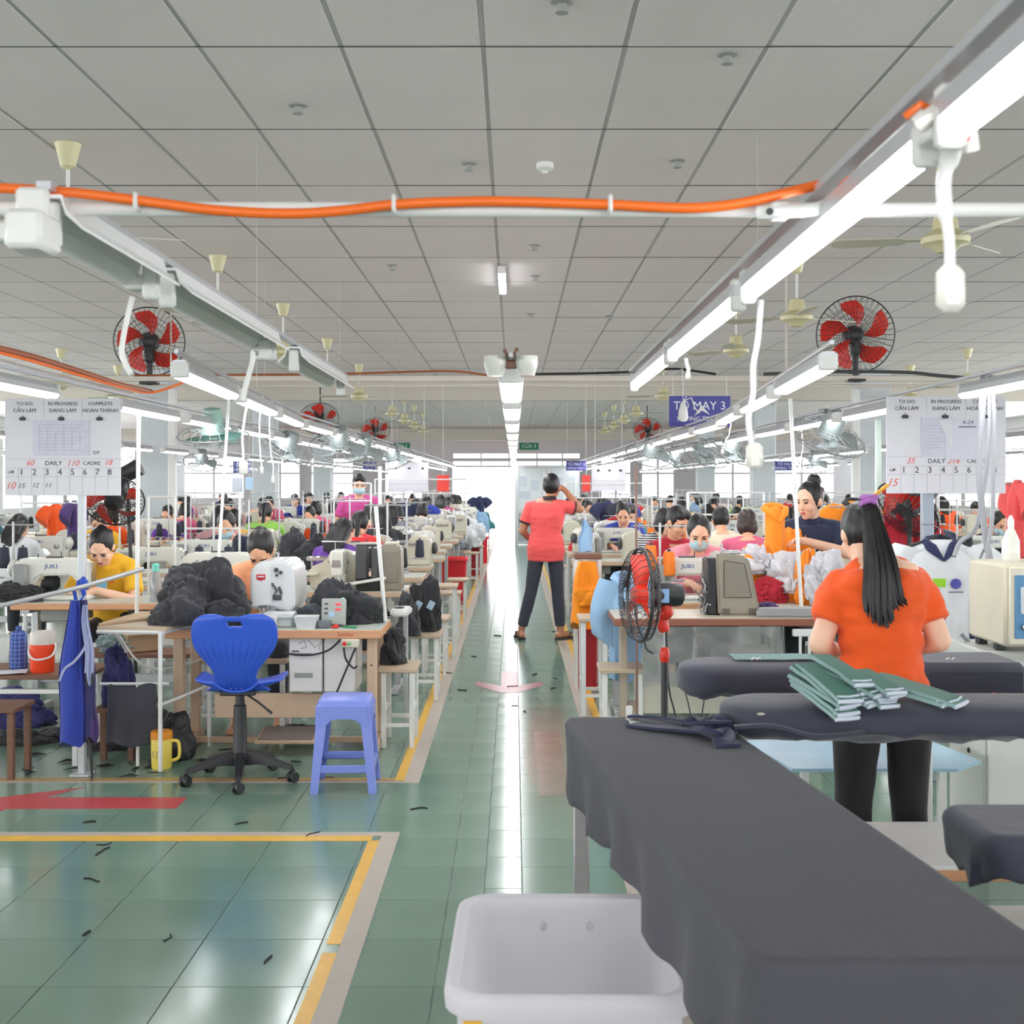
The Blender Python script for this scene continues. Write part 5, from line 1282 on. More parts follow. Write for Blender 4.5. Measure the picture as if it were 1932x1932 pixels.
part(t, 'yellow_label', MB().bx(-0.20, -0.165, -0.291, -0.287, 0.40, 0.505), YEL, smooth=0)

# white low table under the ironing boards
t = thing('low_table', 'low white table with an orange wood edge before the orange shirted woman', 'table')
part(t, 'top', MB().bx(0.92, 1.98, 3.50, 3.96, 0.435, 0.447, 0.001), WHITE, smooth=0)
part(t, 'edge', MB().bx(0.92, 1.98, 3.494, 3.96, 0.405, 0.435, 0.003), WOOD)
for x in (1.0, 1.9):
    for y in (3.55, 3.9): part(t, 'leg', MB().box((x, y, 0.2), (0.035, 0.035, 0.405), 0.002), PIPE)
part(t, 'shelf', MB().bx(1.0, 1.9, 3.5, 3.92, 0.18, 0.20, 0.002), WHITE)
# dark board entering from the side
t = thing('ironing_board', 'navy padded ironing board end hanging over the low white table', 'ironing board')
padded_cover(t, 'cover', [(0.955, 2.56), (1.9, 2.56), (1.9, 2.86), (0.945, 2.86)], 0.785, 0.105, 0.06, NAVYPAD, 5, 0.014, 0.055, 0.015, 0.03)
part(t, 'board', MB().bx(0.985, 1.88, 2.59, 2.83, 0.73, 0.752), TAN)
part(t, 'leg', MB().box((1.35, 2.71, 0.365), (0.05, 0.05, 0.73), 0.004), LGREY); part(t, 'foot', MB().box((1.35, 2.71, 0.02), (0.5, 0.3, 0.04), 0.006), LGREY)
part(t, 'drawstring', MB().tube([(1.08, 2.555, 0.70), (1.10, 2.545, 0.68), (1.115, 2.55, 0.66)], 0.009, 8).ell((1.112, 2.55, 0.668), (0.013, 0.010, 0.012), None, 10, 8), WHITE)
solo('metal_box', 'white metal panel box on the floor below the navy board end', 'box', MB().bx(1.05, 1.9, 2.62, 2.82, 0.46, 0.53, 0.006).bx(1.05, 1.9, 2.64, 2.80, 0.0, 0.46, 0.004), WHITE)
# narrow padded boards either side of the woman
def sleeve_board(label, x0, x1, y0, y1, zt, th, m, seed, legs, r=0.09):
    t = thing('ironing_board', label, 'ironing board')
    yc = (y0 + y1) / 2; hw = (y1 - y0) / 2; rings = []
    n = 44; N = 36
    for i in range(n + 1):
        f = i / n; x = x0 + (x1 - x0) * f ** 1.6 if f < 1 else x1
        d = (x - x0)
        k = min(1.0, math.sqrt(max(0.0, 1 - (1 - min(d / 0.13, 1)) ** 2)) * 0.95 + 0.05)
        ring = []
        for j in range(N):
            a = 2 * PI * j / N; ca, sa = math.cos(a), math.sin(a)
            yy = yc + hw * k * math.copysign(abs(ca) ** 0.6, ca)
            zz = zt - th / 2 + th / 2 * (0.45 + 0.55 * k) * math.copysign(abs(sa) ** 0.65, sa)
            if sa < -0.2: zz += 0.020 * noise.noise(V((x * 11, ca * 2, seed))) - 0.012 * abs(noise.noise(V((x * 23, 3, seed))))
            if abs(ca) > 0.6: yy += 0.006 * noise.noise(V((x * 14, zz * 30, seed)))
            ring.append(V((x, yy, zz)))
        rings.append(ring)
    part(t, 'cover', MB().loft(rings), m, smooth=70)
    for (x, y) in legs:
        part(t, 'leg', MB().box((x, y, (zt - th) / 2), (0.05, 0.05, zt - th + 0.01), 0.004), PIPE)
        part(t, 'foot', MB().box((x, y, 0.015), (0.24, 0.26, 0.03), 0.006), PIPE)
    return t
t = sleeve_board('slim navy ironing board carrying the green collar stacks', 0.585, 2.3, 3.46, 3.76, 0.893, 0.105, NAVYPAD, 3, ((2.18, 3.62),))
part(t, 'fold', ribbon([(0.60, 3.47, 0.835), (0.70, 3.452, 0.842), (0.82, 3.452, 0.815), (0.95, 3.452, 0.825)], 0.022, 0.005), NAVYPAD)
part(t, 'hanging_rag', MB().tube([(0.60, 3.50, 0.82), (0.592, 3.49, 0.795), (0.60, 3.48, 0.77)], [0.02, 0.014, 0.006], 7, flat=0.5), NAVYPAD)
part(t, 'tear', MB().ell((0.672, 3.462, 0.872), (0.012, 0.006, 0.004), None, 8, 6), mat('torn_lining', (190, 184, 170), 0.8))
t = sleeve_board('slim navy ironing board behind the orange shirted woman', 0.60, 1.66, 4.50, 4.82, 0.855, 0.125, NAVYPAD, 9, ((1.5, 4.66),))
part(t, 'bolster', MB().bx(1.44, 1.83, 4.50, 4.84, 0.70, 0.862, 0.03), NAVYPAD)
part(t, 'press_cloth', MB().sheet(24, 6, lambda u, v: V((0.80 + 0.62 * u, 4.60 + 0.16 * v, 0.863 + 0.003 * noise.noise(V((u * 9, v * 3, 2)))))), cloth('teal_cloth', (92, 130, 128), 0.3))
part(t, 'lever', MB().tube([(1.70, 4.49, 0.74), (1.755, 4.45, 0.70), (1.80, 4.46, 0.655)], 0.006, 8), STEEL); part(t, 'lever_knob', MB().ell((1.695, 4.492, 0.748), (0.014, 0.013, 0.014), None, 12, 8), RED)
part(t, 'clamp', MB().box((1.83, 4.5, 0.70), (0.05, 0.04, 0.05), 0.006).tube([(1.80, 4.48, 0.67), (1.72, 4.49, 0.66)], 0.006, 6), DGREY)
for i, (px, py) in enumerate(((1418, 1236), (1428, 1233), (1716, 1238), (1785, 1232), (1796, 1229))):
    solo('lint_scrap', 'tiny white thread scrap on the navy ironing board', 'scrap', MB().tube([(0, 0, 0), (0.008, 0.004, 0.006), (0.014, 0, 0.002)], 0.003, 5), WHITE, (ax(px, 4.6), 4.6, 0.862), group='white scraps on the navy board')
# green collar stacks: folded pieces with white edges
GRN = cloth('collar_green', (48, 104, 88), 0.25); GRW = cloth('collar_white', (200, 208, 222), 0.2)
def collar_stack(label, x, y, z, n, rot, pitch, L=0.20, W=0.10, fan=0.10, seed=0, th=0.0135):
    t = thing('collar_stack', label, 'cloth stack', (x, y, z), 0); t.rotation_euler = (0, pitch, rot)
    rr = random.Random(seed); hh = 0.0
    for k in range(n):
        a = rr.uniform(-fan, fan); M = Matrix.Translation((rr.uniform(-0.018, 0.018), rr.uniform(-0.010, 0.010), hh)) @ Matrix.Rotation(a, 4, 'Z') @ Matrix.Rotation(rr.uniform(-0.06, 0.06), 4, 'Y')
        lift = rr.uniform(0.0, 0.012)
        def fn(u, v, zz): return M @ V(((u - 0.5) * L, (v - 0.5) * W, zz + 0.006 * math.sin(u * 3) + lift * max(0, u - 0.6) * 2.5 + 0.003 * noise.noise(V((u * 4, v * 4, k + seed)))))
        nu, nv = 6, 4; mb = MB()
        top = [fn(i / nu, j / nv, th * 0.8) for j in range(nv + 1) for i in range(nu + 1)]; bot = [fn(i / nu, j / nv, 0) for j in range(nv + 1) for i in range(nu + 1)]
        q = [(j * (nu + 1) + i, j * (nu + 1) + i + 1, (j + 1) * (nu + 1) + i + 1, (j + 1) * (nu + 1) + i) for j in range(nv) for i in range(nu)]
        mb.use(0).add(top, q); mb.use(1).add(bot, [tuple(reversed(f)) for f in q])
        rim = [i for i in range(nu + 1)] + [(j + 1) * (nu + 1) - 1 for j in range(1, nv + 1)] + [nv * (nu + 1) + i for i in range(nu - 1, -1, -1)] + [j * (nu + 1) for j in range(nv - 1, 0, -1)]
        R2 = [top[i] for i in rim] + [bot[i] for i in rim]; m = len(rim)
        mb.use(2).add(R2, [(i, (i + 1) % m, (i + 1) % m + m, i + m) for i in range(m)])
        pc = part(t, 'collar_piece', mb, [GRN, GRW, GRG], smooth=30)
        # white lips where the cloth is folded back at the short end
        part(pc, 'folded_edge', MB().tube([fn(1.0, 0.0, th * 0.3), fn(1.02, 0.5, th * 0.42), fn(1.0, 1.0, th * 0.3)], 0.0062, 6).tube([fn(0.93, 0.04, th * 0.85), fn(0.95, 0.5, th * 0.9), fn(0.93, 0.96, th * 0.85)], 0.0035, 5), GRW)
        hh += th * 0.97
    return t
GRG = cloth('collar_grey_green', (140, 168, 166), 0.25)
collar_stack('tallest stack of green collars, at the edge of the slim board', 0.838, 3.50, 0.902, 5, -0.98, 0.44, 0.19, 0.085, 0.10, 1)
collar_stack('stack of green collars with pieces standing up, second in the line', 0.908, 3.545, 0.918, 5, -0.9, 0.36, 0.19, 0.075, 0.18, 2)
collar_stack('low stack of green collars between the second and the fanned one', 0.985, 3.525, 0.908, 4, -1.0, 0.34, 0.15, 0.07, 0.12, 3)
collar_stack('fanned stack of green collars beside the woman, last in the line', 1.11, 3.57, 0.905, 2, -0.62, 0.20, 0.25, 0.11, 0.05, 4)
# cabinet with the steam generator
t = thing('cabinet', 'white steel cabinet under the steam box', 'cabinet', (0, 0, 0))
part(t, 'body', MB().bx(1.86, 2.7, 5.04, 5.44, 0.02, 0.835, 0.008), mat('cabinet_side', (198, 200, 194), 0.4, var=0.03))
part(t, 'door', MB().bx(1.875, 2.68, 5.028, 5.04, 0.05, 0.80, 0.003), WHITE)
part(t, 'knob', MB().ell((1.858, 5.2, 0.41), (0.006, 0.012, 0.012), None, 10, 8), DARK)
t = thing('steam_box', 'cream steam generator box with a blue control panel', 'steam generator', (0, 0, 0))
part(t, 'case', MB().bx(1.90, 2.55, 4.93, 5.32, 0.865, 1.185, 0.012), mat('steam_cream', (208, 200, 178), 0.4, var=0.05))
for x in (1.94, 2.45):
    for y in (5.08, 5.28): part(t, 'foot', MB().box((x, y, 0.85), (0.04, 0.04, 0.03), 0.004), DARK)
part(t, 'front_frame', MB().bx(1.915, 2.54, 4.918, 4.93, 0.875, 1.175, 0.004), mat('cream_frame', (226, 220, 200), 0.4, var=0.02))
part(t, 'blue_panel', MB().bx(1.935, 2.3, 4.91, 4.919, 0.90, 1.145, 0.002), mat('panel_blue', (84, 140, 184), 0.4, var=0.04))
part(t, 'display', MB().bx(1.955, 2.1, 4.905, 4.911, 0.995, 1.10, 0.002), mat('panel_pale', (214, 222, 228), 0.4, var=0.02))
part(t, 'switch', MB().bx(1.972, 2.0, 4.899, 4.906, 1.03, 1.065, 0.002), DARK)
part(t, 'dial', MB().lathe([(0.014, 0), (0.014, 0.012), (0.008, 0.014)], 16, Matrix.Translation((1.972, 4.91, 0.945)) @ Matrix.Rotation(PI / 2, 4, 'X')), STEEL)
t = thing('spray_bottle', 'white bottle standing on the steam box', 'bottle', (2.03, 5.2, 1.185))
part(t, 'bottle', MB().lathe([(0.0, 0), (0.034, 0.0), (0.036, 0.01), (0.034, 0.08), (0.018, 0.12), (0.012, 0.13), (0.012, 0.14)], 18), MWHITE); part(t, 'cap', MB().lathe([(0.013, 0.138), (0.013, 0.165), (0.004, 0.185)], 14), WHITE)
# grey hoses hanging from the lamp row to the board
HOSE = mat('grey_hose', (150, 152, 158), 0.45, var=0.08)
def hose(label, pts, r, Y=5.6):
    solo('grey_hose', label, 'hose', MB().tube(smooth_pts([at(x, y, Y - (0.02 * i if len(p) < 3 else p[2])) for i, p in enumerate(pts) for x, y in [p[:2]]]), r, 8), HOSE)
hose('thick grey hose hanging before the board and dropping to the steam box', [(1857, 702), (1852, 790), (1848, 860), (1850, 930), (1858, 1000), (1868, 1060), (1878, 1120), (1900, 1165), (1904, 1200), (1888, 1240)], 0.016)
hose('second grey hose branching over the white polo shirt', [(1866, 705), (1868, 800), (1862, 880), (1852, 945), (1840, 1000), (1812, 1022), (1800, 1050)], 0.010, 5.7)
hose('third grey hose looping beside the steam box', [(1872, 708), (1876, 800), (1874, 900), (1872, 980), (1862, 1060), (1876, 1150), (1895, 1225), (1860, 1240), (1812, 1195)], 0.009, 5.5)
hose('thin dark cable hanging beside the white polo shirt', [(1868, 1020), (1850, 1050), (1838, 1100), (1845, 1150), (1842, 1190)], 0.006, 5.55)
# blue tray under the rear board
t = thing('blue_tray', 'pale blue translucent tray shelf behind the black trousers', 'shelf')
part(t, 'sheet', MB().prism([(0.95, 5.3), (1.04, 4.76), (1.66, 4.76), (1.80, 4.9), (1.72, 5.32)], 0.012, Matrix.Translation((0, 0, 0.42))), mat('blue_sheet', (150, 186, 206), 0.25, var=0.08, scale=4))
for x, y in ((1.05, 5.22), (1.10, 4.82), (1.62, 4.82), (1.66, 5.24)): part(t, 'leg', MB().box((x, y, 0.21), (0.03, 0.03, 0.42), 0.002), PIPE)
# white polo with navy collar on a hanger
NVT = cloth('navy_trim', (40, 46, 84), 0.2)
t = hanging_shirt('polo_shirt', 'white polo shirt with navy collar hanging on the grey post', at(1774, 1018, 6.2), -0.05, WHITECLOTH, 0.36, 0.56, NVT, 0.24, None, 'shirt', 0.2, True, 3, 0.06)
part(t, 'crest', MB().lathe([(0.026, 0), (0.026, 0.004)], 8, Matrix.Translation((0.055, -0.067, -0.21)) @ Matrix.Rotation(PI / 2, 4, 'X')), mat('crest_violet', (84, 84, 170), 0.6))
part(t, 'crest_line', MB().bx(0.02, 0.09, -0.072, -0.068, -0.252, -0.248), NVT, smooth=0)
part(t, 'green_tag', MB().bx(-0.055, 0.005, -0.074, -0.070, -0.225, -0.185), mat('tag_green', (160, 222, 50), 0.6), smooth=0)
part(t, 'side_stripe', MB().bx(0.125, 0.150, -0.052, -0.040, -0.55, -0.30), NVT, smooth=0)
t = thing('clothes_hanger', 'dark clothes hanger holding the white polo shirt', 'hanger', at(1774, 1018, 6.2))
part(t, 'bar', MB().tube([(-0.15, 0.0, -0.03), (-0.05, 0, 0.0), (0, 0, 0.022), (0.05, 0, 0.0), (0.15, 0, -0.03)], 0.008, 8), DARK); part(t, 'hook', MB().tube([(0, 0, 0.02), (0, 0, 0.05), (-0.02, 0.03, 0.07), (-0.05, 0.12, 0.07)], 0.003, 6), STEEL)
t = hanging_shirt('shirt', 'red shirt hanging behind the ponytailed woman', at(1695, 965, 7.6), 0.1, SHIRTS['crimson'], 0.20, 0.34, None, 0.2, None, 'garment', 0, True, 5, 0.05)
t = thing('clothes_post', 'thin post with the orange garment behind the white pole', 'post', (ax(1612, 9.33), 9.36, 0)); part(t, 'post', MB().tube([(0, 0, 0), (0, 0, 1.42)], 0.01, 8), PIPE); part(t, 'foot', MB().lathe([(0.09, 0), (0.09, 0.012), (0.012, 0.02)], 16), PIPE)
t = hanging_shirt('shirt', 'orange garment hanging behind the white pole, beside the navy shirted woman', at(1612, 945, 9.3), 0.1, ORANGECLOTH, 0.24, 0.30, BLACKCLOTH, 0.2, None, 'garment', 0, True, 6, 0.05)
# tilted pedestal fans behind the two boards
wall_fan('tilted red fan behind the board with the two pinned sheets', at(1712, 960, 7.4), (-0.65, -0.35, -0.62), 0.20, 0, None)
solo('fan_stand', 'pole of the tilted red fan behind the two-sheet board', 'stand', MB().tube([at(1716, 955, 7.45), V((ax(1716, 7.5), 7.5, 0.02))], 0.014, 8).lathe([(0.16, 0), (0.16, 0.02), (0.03, 0.05)], 18, Matrix.Translation((ax(1716, 7.5), 7.5, 0))), DARK)
wall_fan('tilted black fan behind the board with the pinned drawing', at(215, 945, 8.6), (0.15, -0.8, -0.55), 0.2, 0, None)
solo('fan_stand', 'pole of the tilted black fan behind the drawing board', 'stand', MB().tube([at(240, 900, 8.75), V((ax(258, 8.8), 8.8, 0.02))], 0.014, 8).lathe([(0.16, 0), (0.16, 0.02), (0.03, 0.05)], 18, Matrix.Translation((ax(258, 8.8), 8.8, 0))).lathe([(0.055, -0.1), (0.06, 0.1)], 16, Matrix.Translation(at(240, 893, 8.75)) @ Matrix.Rotation(1.1, 4, 'Y')), DARK)

# the woman in orange
J = {}
J['pelvis'] = V((0, 0, 0.80)); J['waist'] = V((0, 0.01, 0.93)); J['chest'] = V((0, 0.02, 1.08)); J['top'] = V((0, 0.05, 1.205)); J['neck'] = V((-0.02, 0.075, 1.235)); J['head'] = V((-0.035, 0.135, 1.335)); J['yaw'], J['pitch'] = PI + 0.12, 0.42
for i, q in ((0, 1), (1, -1)):
    # facing +y, so the limb 0 is on the +x side
    J['sh%d' % i] = V((q * 0.124, 0.05, 1.160)); J['el%d' % i] = V((q * 0.198 - 0.01, 0.0, 0.985)); J['wr%d' % i] = V((q * 0.11, 0.20, 0.93)); J['hd%d' % i] = V((-q * 0.5, 0.9, -0.1)); J['hn%d' % i] = V((0, 0, -1)); J['toe%d' % i] = V((q * 0.15, 1, 0))
    J['hip%d' % i] = V((q * 0.082, 0, 0.755)); J['kn%d' % i] = V((q * 0.092, 0.01, 0.43)); J['an%d' % i] = V((q * 0.105, -0.03, 0.085))
J['el1'] = V((-0.205, -0.0, 0.975))
BLKP = cloth('black_leggings', (22, 22, 25), 0.1)
wo = human('person', 'woman in an orange tee with a long black ponytail, working at the navy board', J, (1.205, 4.16, 0), 0, SKIN3, SHIRTS['orange'], BLKP, 'none', HAIR, 0.008, 0.66, 0.86, None, False, True, None, 0.5, None, 0.025, False, 0.95, 0.011, 1.0, True, None, 0.90, 0.006, 0.85, 0.95)
H = headmat(J['head'], J['yaw'], J['pitch'])
# ponytail of many strands
mb = MB(); rr = random.Random(5)
base = H @ V((0.0, 0.10, 0.075))
for k in range(120):
    a = rr.uniform(0, 6.283); r = math.sqrt(rr.uniform(0, 1))
    ox, oy = r * math.cos(a), r * math.sin(a)
    end = V((-0.022 + ox * 0.066 + rr.uniform(-0.006, 0.006), -0.115 + oy * 0.022, 1.035 + 0.03 * abs(ox) + rr.uniform(0, 0.04) + (0.045 if ox > 0.35 else 0)))
    pts = [base + V((ox * 0.012, oy * 0.010, 0.0)), base + V((ox * 0.022, -0.028 + oy * 0.015, -0.035)), V((-0.030 + ox * 0.046, -0.075 + oy * 0.03, 1.25)), V((-0.028 + ox * 0.060, -0.10 + oy * 0.028, 1.14)), end]
    mb.tube(smooth_pts(pts, 3), [0.007] * 3 + [0.009] * 7 + [0.007, 0.004, 0.002], 5)
part(wo, 'ponytail', mb, HAIR, smooth=60)
PUR = mat('scrunchie_purple', (176, 110, 190), 0.7, var=0.2, scale=40)
part(wo, 'scrunchie', MB().ring(base + V((0, -0.012, -0.012)), (0, -0.6, -0.8), 0.020, 0.010, 18, 7).ell(base + V((-0.012, -0.02, 0.008)), (0.022, 0.010, 0.012), None, 10, 8).ell(base + V((0.016, -0.02, 0.010)), (0.018, 0.010, 0.010), None, 10, 8), PUR)
part(wo, 'pencil', MB().tube([base + V((0.0, 0.0, 0.0)), base + V((0.075, 0.03, 0.05))], 0.006, 6), mat('pencil_yellow', (240, 170, 50), 0.5))
part(wo, 'slipper', MB().ell((0.12, 0.06, 0.02), (0.05, 0.13, 0.02), None, 14, 8).ell((-0.12, 0.06, 0.02), (0.05, 0.13, 0.02), None, 14, 8), NVT)
# ------------------------------------------------------------------ the bartack table, blue chair and things round them
t = thing('bartack_table', 'sewing table with an orange wood edge behind the blue swivel chair', 'table', (-1.32, 6.95, 0))
HT = 0.70
part(t, 'tabletop', MB().bx(-0.591, 0.592, 0, 0.56, HT - 0.05, HT - 0.002, 0.005), WOOD)
part(t, 'top_sheet', MB().bx(-0.587, 0.588, 0.004, 0.556, HT - 0.003, HT, 0.001), mat('mint_desktop', (196, 206, 196), 0.3, var=0.04), smooth=0)
LEGT = mat('tan_leg', (200, 172, 146), 0.5, var=0.06)
for x in (-0.53, 0.535):
    part(t, 'leg', MB().bx(x - 0.026, x + 0.026, 0.05, 0.12, 0.06, HT - 0.05, 0.004).bx(x - 0.03, x + 0.03, 0.03, 0.53, 0.0, 0.06, 0.006).bx(x - 0.026, x + 0.026, 0.42, 0.47, 0.06, HT - 0.05, 0.004), LEGT)
part(t, 'leg_bolt', MB().ell((0.535, 0.048, 0.50), (0.006, 0.004, 0.006), None, 8, 6), BROWN)
part(t, 'stretcher', MB().bx(-0.34, 0.53, 0.10, 0.125, 0.20, 0.335, 0.003), LEGT)
part(t, 'foot_bar', MB().bx(-0.53, 0.53, 0.30, 0.33, 0.02, 0.055, 0.003), LEGT)
part(t, 'pedal', MB().box((0.06, 0.16, 0.055), (0.33, 0.26, 0.02), 0.004, Matrix.Translation((0, 0, 0.02)) @ Matrix.Rotation(0.12, 4, 'X')), LEGT)
part(t, 'pedal_pad', MB().box((0.06, 0.16, 0.068), (0.30, 0.23, 0.008), 0.003, Matrix.Translation((0, 0, 0.02)) @ Matrix.Rotation(0.12, 4, 'X')), mat('pedal_rubber', (126, 114, 108), 0.7, var=0.06))
part(t, 'control_cabinet', MB().bx(0.085, 0.265, 0.03, 0.38, 0.355, HT - 0.05, 0.006).bx(0.272, 0.445, 0.05, 0.38, 0.35, HT - 0.05, 0.006), mat('cabinet_white', (222, 218, 216), 0.4, var=0.02))
part(t, 'vent_slot', MB().bx(0.115, 0.215, 0.0265, 0.031, 0.435, 0.46, 0.001), GREY, smooth=0)
part(t, 'warning_label', MB().bx(0.115, 0.21, 0.0265, 0.031, 0.555, 0.567).bx(0.10, 0.14, 0.0265, 0.031, 0.575, 0.583), DGREY, smooth=0)
part(t, 'wiring_diagram', MB().tube([(0.14, 0.027, 0.62), (0.17, 0.027, 0.64), (0.18, 0.027, 0.60), (0.15, 0.027, 0.595)], 0.002, 4).tube([(0.19, 0.027, 0.64), (0.23, 0.027, 0.60), (0.26, 0.027, 0.63), (0.25, 0.027, 0.59)], 0.002, 4), GREY)
part(t, 'switch_box', MB().bx(0.375, 0.475, -0.012, 0.04, HT - 0.098, HT - 0.05, 0.006), CREAM)
part(t, 'stop_button', MB().lathe([(0.012, 0), (0.012, 0.008), (0.006, 0.01)], 14, Matrix.Translation((0.395, -0.012, HT - 0.074)) @ Matrix.Rotation(PI / 2, 4, 'X')), RED)
part(t, 'start_button', MB().lathe([(0.010, 0), (0.010, 0.006), (0.005, 0.008)], 14, Matrix.Translation((0.422, -0.012, HT - 0.074)) @ Matrix.Rotation(PI / 2, 4, 'X')), mat('green_button', (120, 176, 110), 0.4))
part(t, 'power_cord', MB().tube(smooth_pts([V((0.37, 0.0, 0.645)), V((0.30, 0.01, 0.585)), V((0.19, 0.01, 0.56)), V((0.06, 0.02, 0.57))]), 0.006, 6).tube(smooth_pts([V((0.39, -0.005, 0.61)), V((0.40, 0.0, 0.54)), V((0.44, 0.01, 0.49)), V((0.46, 0.02, 0.50))]), 0.006, 6)
     .tube(smooth_pts([V((0.455, -0.002, 0.605)), V((0.41, 0.0, 0.50)), V((0.36, 0.0, 0.38)), V((0.34, 0.02, 0.34))]), 0.006, 6), DARK)
lettering(t, 'SunStar', 0.03, mat('rust_ink', (196, 70, 40), 0.5, var=0), (0.40, -0.0008, HT - 0.026))
# bartack machine seen from its end
bx_ = ax(517, 7.2)
t = thing('bartack_machine', 'tall white bartack machine facing the blue chair', 'sewing machine', (bx_, 7.28, HT))
W2 = mat('bartack_white', (220, 222, 222), 0.3, var=0.02, coat=0.3)
prof = [(-0.118, 0.09), (-0.125, 0.20), (-0.122, 0.30), (-0.112, 0.335), (-0.06, 0.362), (0.06, 0.366), (0.098, 0.35), (0.118, 0.31), (0.128, 0.20), (0.128, 0.10), (0.09, 0.085), (0.0, 0.10)]
part(t, 'head', MB().prism(prof, 0.44, Matrix.Translation((0, 0.30, 0)) @ Matrix.Rotation(PI / 2, 4, 'X')), W2, bevel=0.014)
part(t, 'face_plate', MB().prism([(-0.108, 0.11), (-0.112, 0.30), (-0.10, 0.325), (-0.005, 0.345), (-0.005, 0.12)], 0.012, Matrix.Translation((0, -0.138, 0)) @ Matrix.Rotation(PI / 2, 4, 'X')), mat('face_white', (232, 232, 230), 0.3, var=0.02), bevel=0.004)
part(t, 'column', MB().bx(-0.10, 0.11, 0.10, 0.30, 0.0, 0.12, 0.01), W2)
part(t, 'bed', MB().bx(-0.125, 0.125, -0.22, 0.12, 0.0, 0.055, 0.008).bx(-0.03, 0.135, -0.24, -0.10, 0.05, 0.085, 0.008), W2)
part(t, 'badge', MB().prism([(-0.085, 0.29), (-0.035, 0.29), (-0.035, 0.262), (-0.06, 0.254), (-0.085, 0.262)], 0.003, Matrix.Translation((0, -0.15, 0)) @ Matrix.Rotation(PI / 2, 4, 'X')), mat('badge_red', (206, 40, 52), 0.4), smooth=0)
part(t, 'badge_stripe', MB().bx(-0.078, -0.042, -0.1545, -0.153, 0.274, 0.281), WHITETXT, smooth=0)
part(t, 'tension_knob', MB().lathe([(0.012, 0), (0.012, 0.012), (0.006, 0.018)], 12, Matrix.Translation((0.025, -0.142, 0.315)) @ Matrix.Rotation(PI / 2, 4, 'X')).lathe([(0.010, 0), (0.010, 0.012)], 12, Matrix.Translation((0.05, -0.142, 0.30)) @ Matrix.Rotation(PI / 2, 4, 'X')).lathe([(0.008, 0), (0.008, 0.012)], 12, Matrix.Translation((0.028, -0.142, 0.285)) @ Matrix.Rotation(PI / 2, 4, 'X')), DGREY)
part(t, 'thread_lever', MB().tube([(0.0, -0.145, 0.24), (0.03, -0.155, 0.20), (0.01, -0.155, 0.17), (0.05, -0.15, 0.15)], 0.006, 6).tube([(0.04, -0.145, 0.22), (0.055, -0.15, 0.18)], 0.008, 6).box((0.03, -0.148, 0.16), (0.05, 0.012, 0.03), 0.003), DGREY)
part(t, 'needle_clamp', MB().tube([(-0.03, -0.12, 0.15), (-0.03, -0.12, 0.07)], 0.008, 8).box((-0.05, -0.13, 0.12), (0.05, 0.03, 0.035), 0.004).box((0.0, -0.12, 0.10), (0.035, 0.03, 0.05), 0.004).tube([(-0.08, -0.14, 0.10), (-0.05, -0.15, 0.075), (0.0, -0.15, 0.07)], 0.005, 6), STEEL)
part(t, 'thread_guide', MB().lathe([(0.006, 0), (0.006, 0.03), (0.012, 0.035), (0.004, 0.045)], 10, Matrix.Translation((0.01, 0.0, 0.362))), STEEL)
# small things on the table
t = thing('control_panel', 'grey keypad box with red display lights on the bartack table', 'control panel', (ax(629, 7.12), 7.12, HT))
M = Matrix.Rotation(-0.22, 4, 'X')
part(t, 'case', MB().bx(-0.068, 0.068, -0.02, 0.02, 0.006, 0.155, 0.006, M), mat('keypad_grey', (170, 174, 168), 0.4, var=0.03)); part(t, 'foot', MB().bx(-0.05, 0.05, -0.03, 0.05, 0.0, 0.012, 0.003), DGREY)
for i, z in enumerate((0.12, 0.092)): part(t, 'red_light', MB().bx(0.012, 0.042, -0.0225, -0.019, z - 0.006, z + 0.006, 0, M), mat('display_red', (236, 60, 70), 0.4, emit=0.6), smooth=0)
mb = MB()
for i in range(3): mb.bx(-0.05, -0.03, -0.0225, -0.019, 0.118 - i * 0.026, 0.128 - i * 0.026, 0, M)
part(t, 'button', mb, DGREY, smooth=0, kind='stuff'); part(t, 'label_sheet', MB().bx(-0.025, 0.005, -0.0215, -0.019, 0.05, 0.08, 0, M), mat('label_sky', (170, 200, 226), 0.5), smooth=0)
part(t, 'lamp', MB().ell((0.05, 0.0, 0.155), (0.012, 0.012, 0.006), M, 10, 6), mat('pale_green_lamp', (150, 236, 200), 0.4, emit=0.4))
t = thing('tray_cup', 'small white tapered plastic cup on the bartack table', 'cup', (ax(579, 7.03), 7.03, HT))
def frustum(w0, w1, h, th):
    r = []
    for w, z in ((w0, 0), (w1, h), (w1 - th, h), (w0 - th, 0.008)): r.append([V((-w / 2, -w / 2, z)), V((w / 2, -w / 2, z)), V((w / 2, w / 2, z)), V((-w / 2, w / 2, z))])
    return MB().loft(r)
part(t, 'cup', frustum(0.095, 0.125, 0.068, 0.008), WHITE, smooth=0)
solo('glass_dish', 'clear glass dish beside the white plastic cup', 'dish', MB().lathe([(0.03, 0), (0.036, 0.004), (0.042, 0.04), (0.040, 0.04), (0.033, 0.008), (0.0, 0.008)], 20), mat('clear_glass', (214, 224, 232), 0.05, trans=0.8, var=0), (ax(612, 7.05), 7.05, HT))
solo('lint_brush', 'small red brush on the bartack table', 'brush', MB().box((0, 0, 0.010), (0.04, 0.02, 0.014), 0.004).box((0.006, 0, 0.02), (0.02, 0.014, 0.012), 0.004), RED, (ax(632, 7.0), 7.0, HT), 0.3)
t = thing('thread_snips', 'green handled thread snips on the bartack table', 'snips', (ax(652, 7.03), 7.03, HT), 0.1)
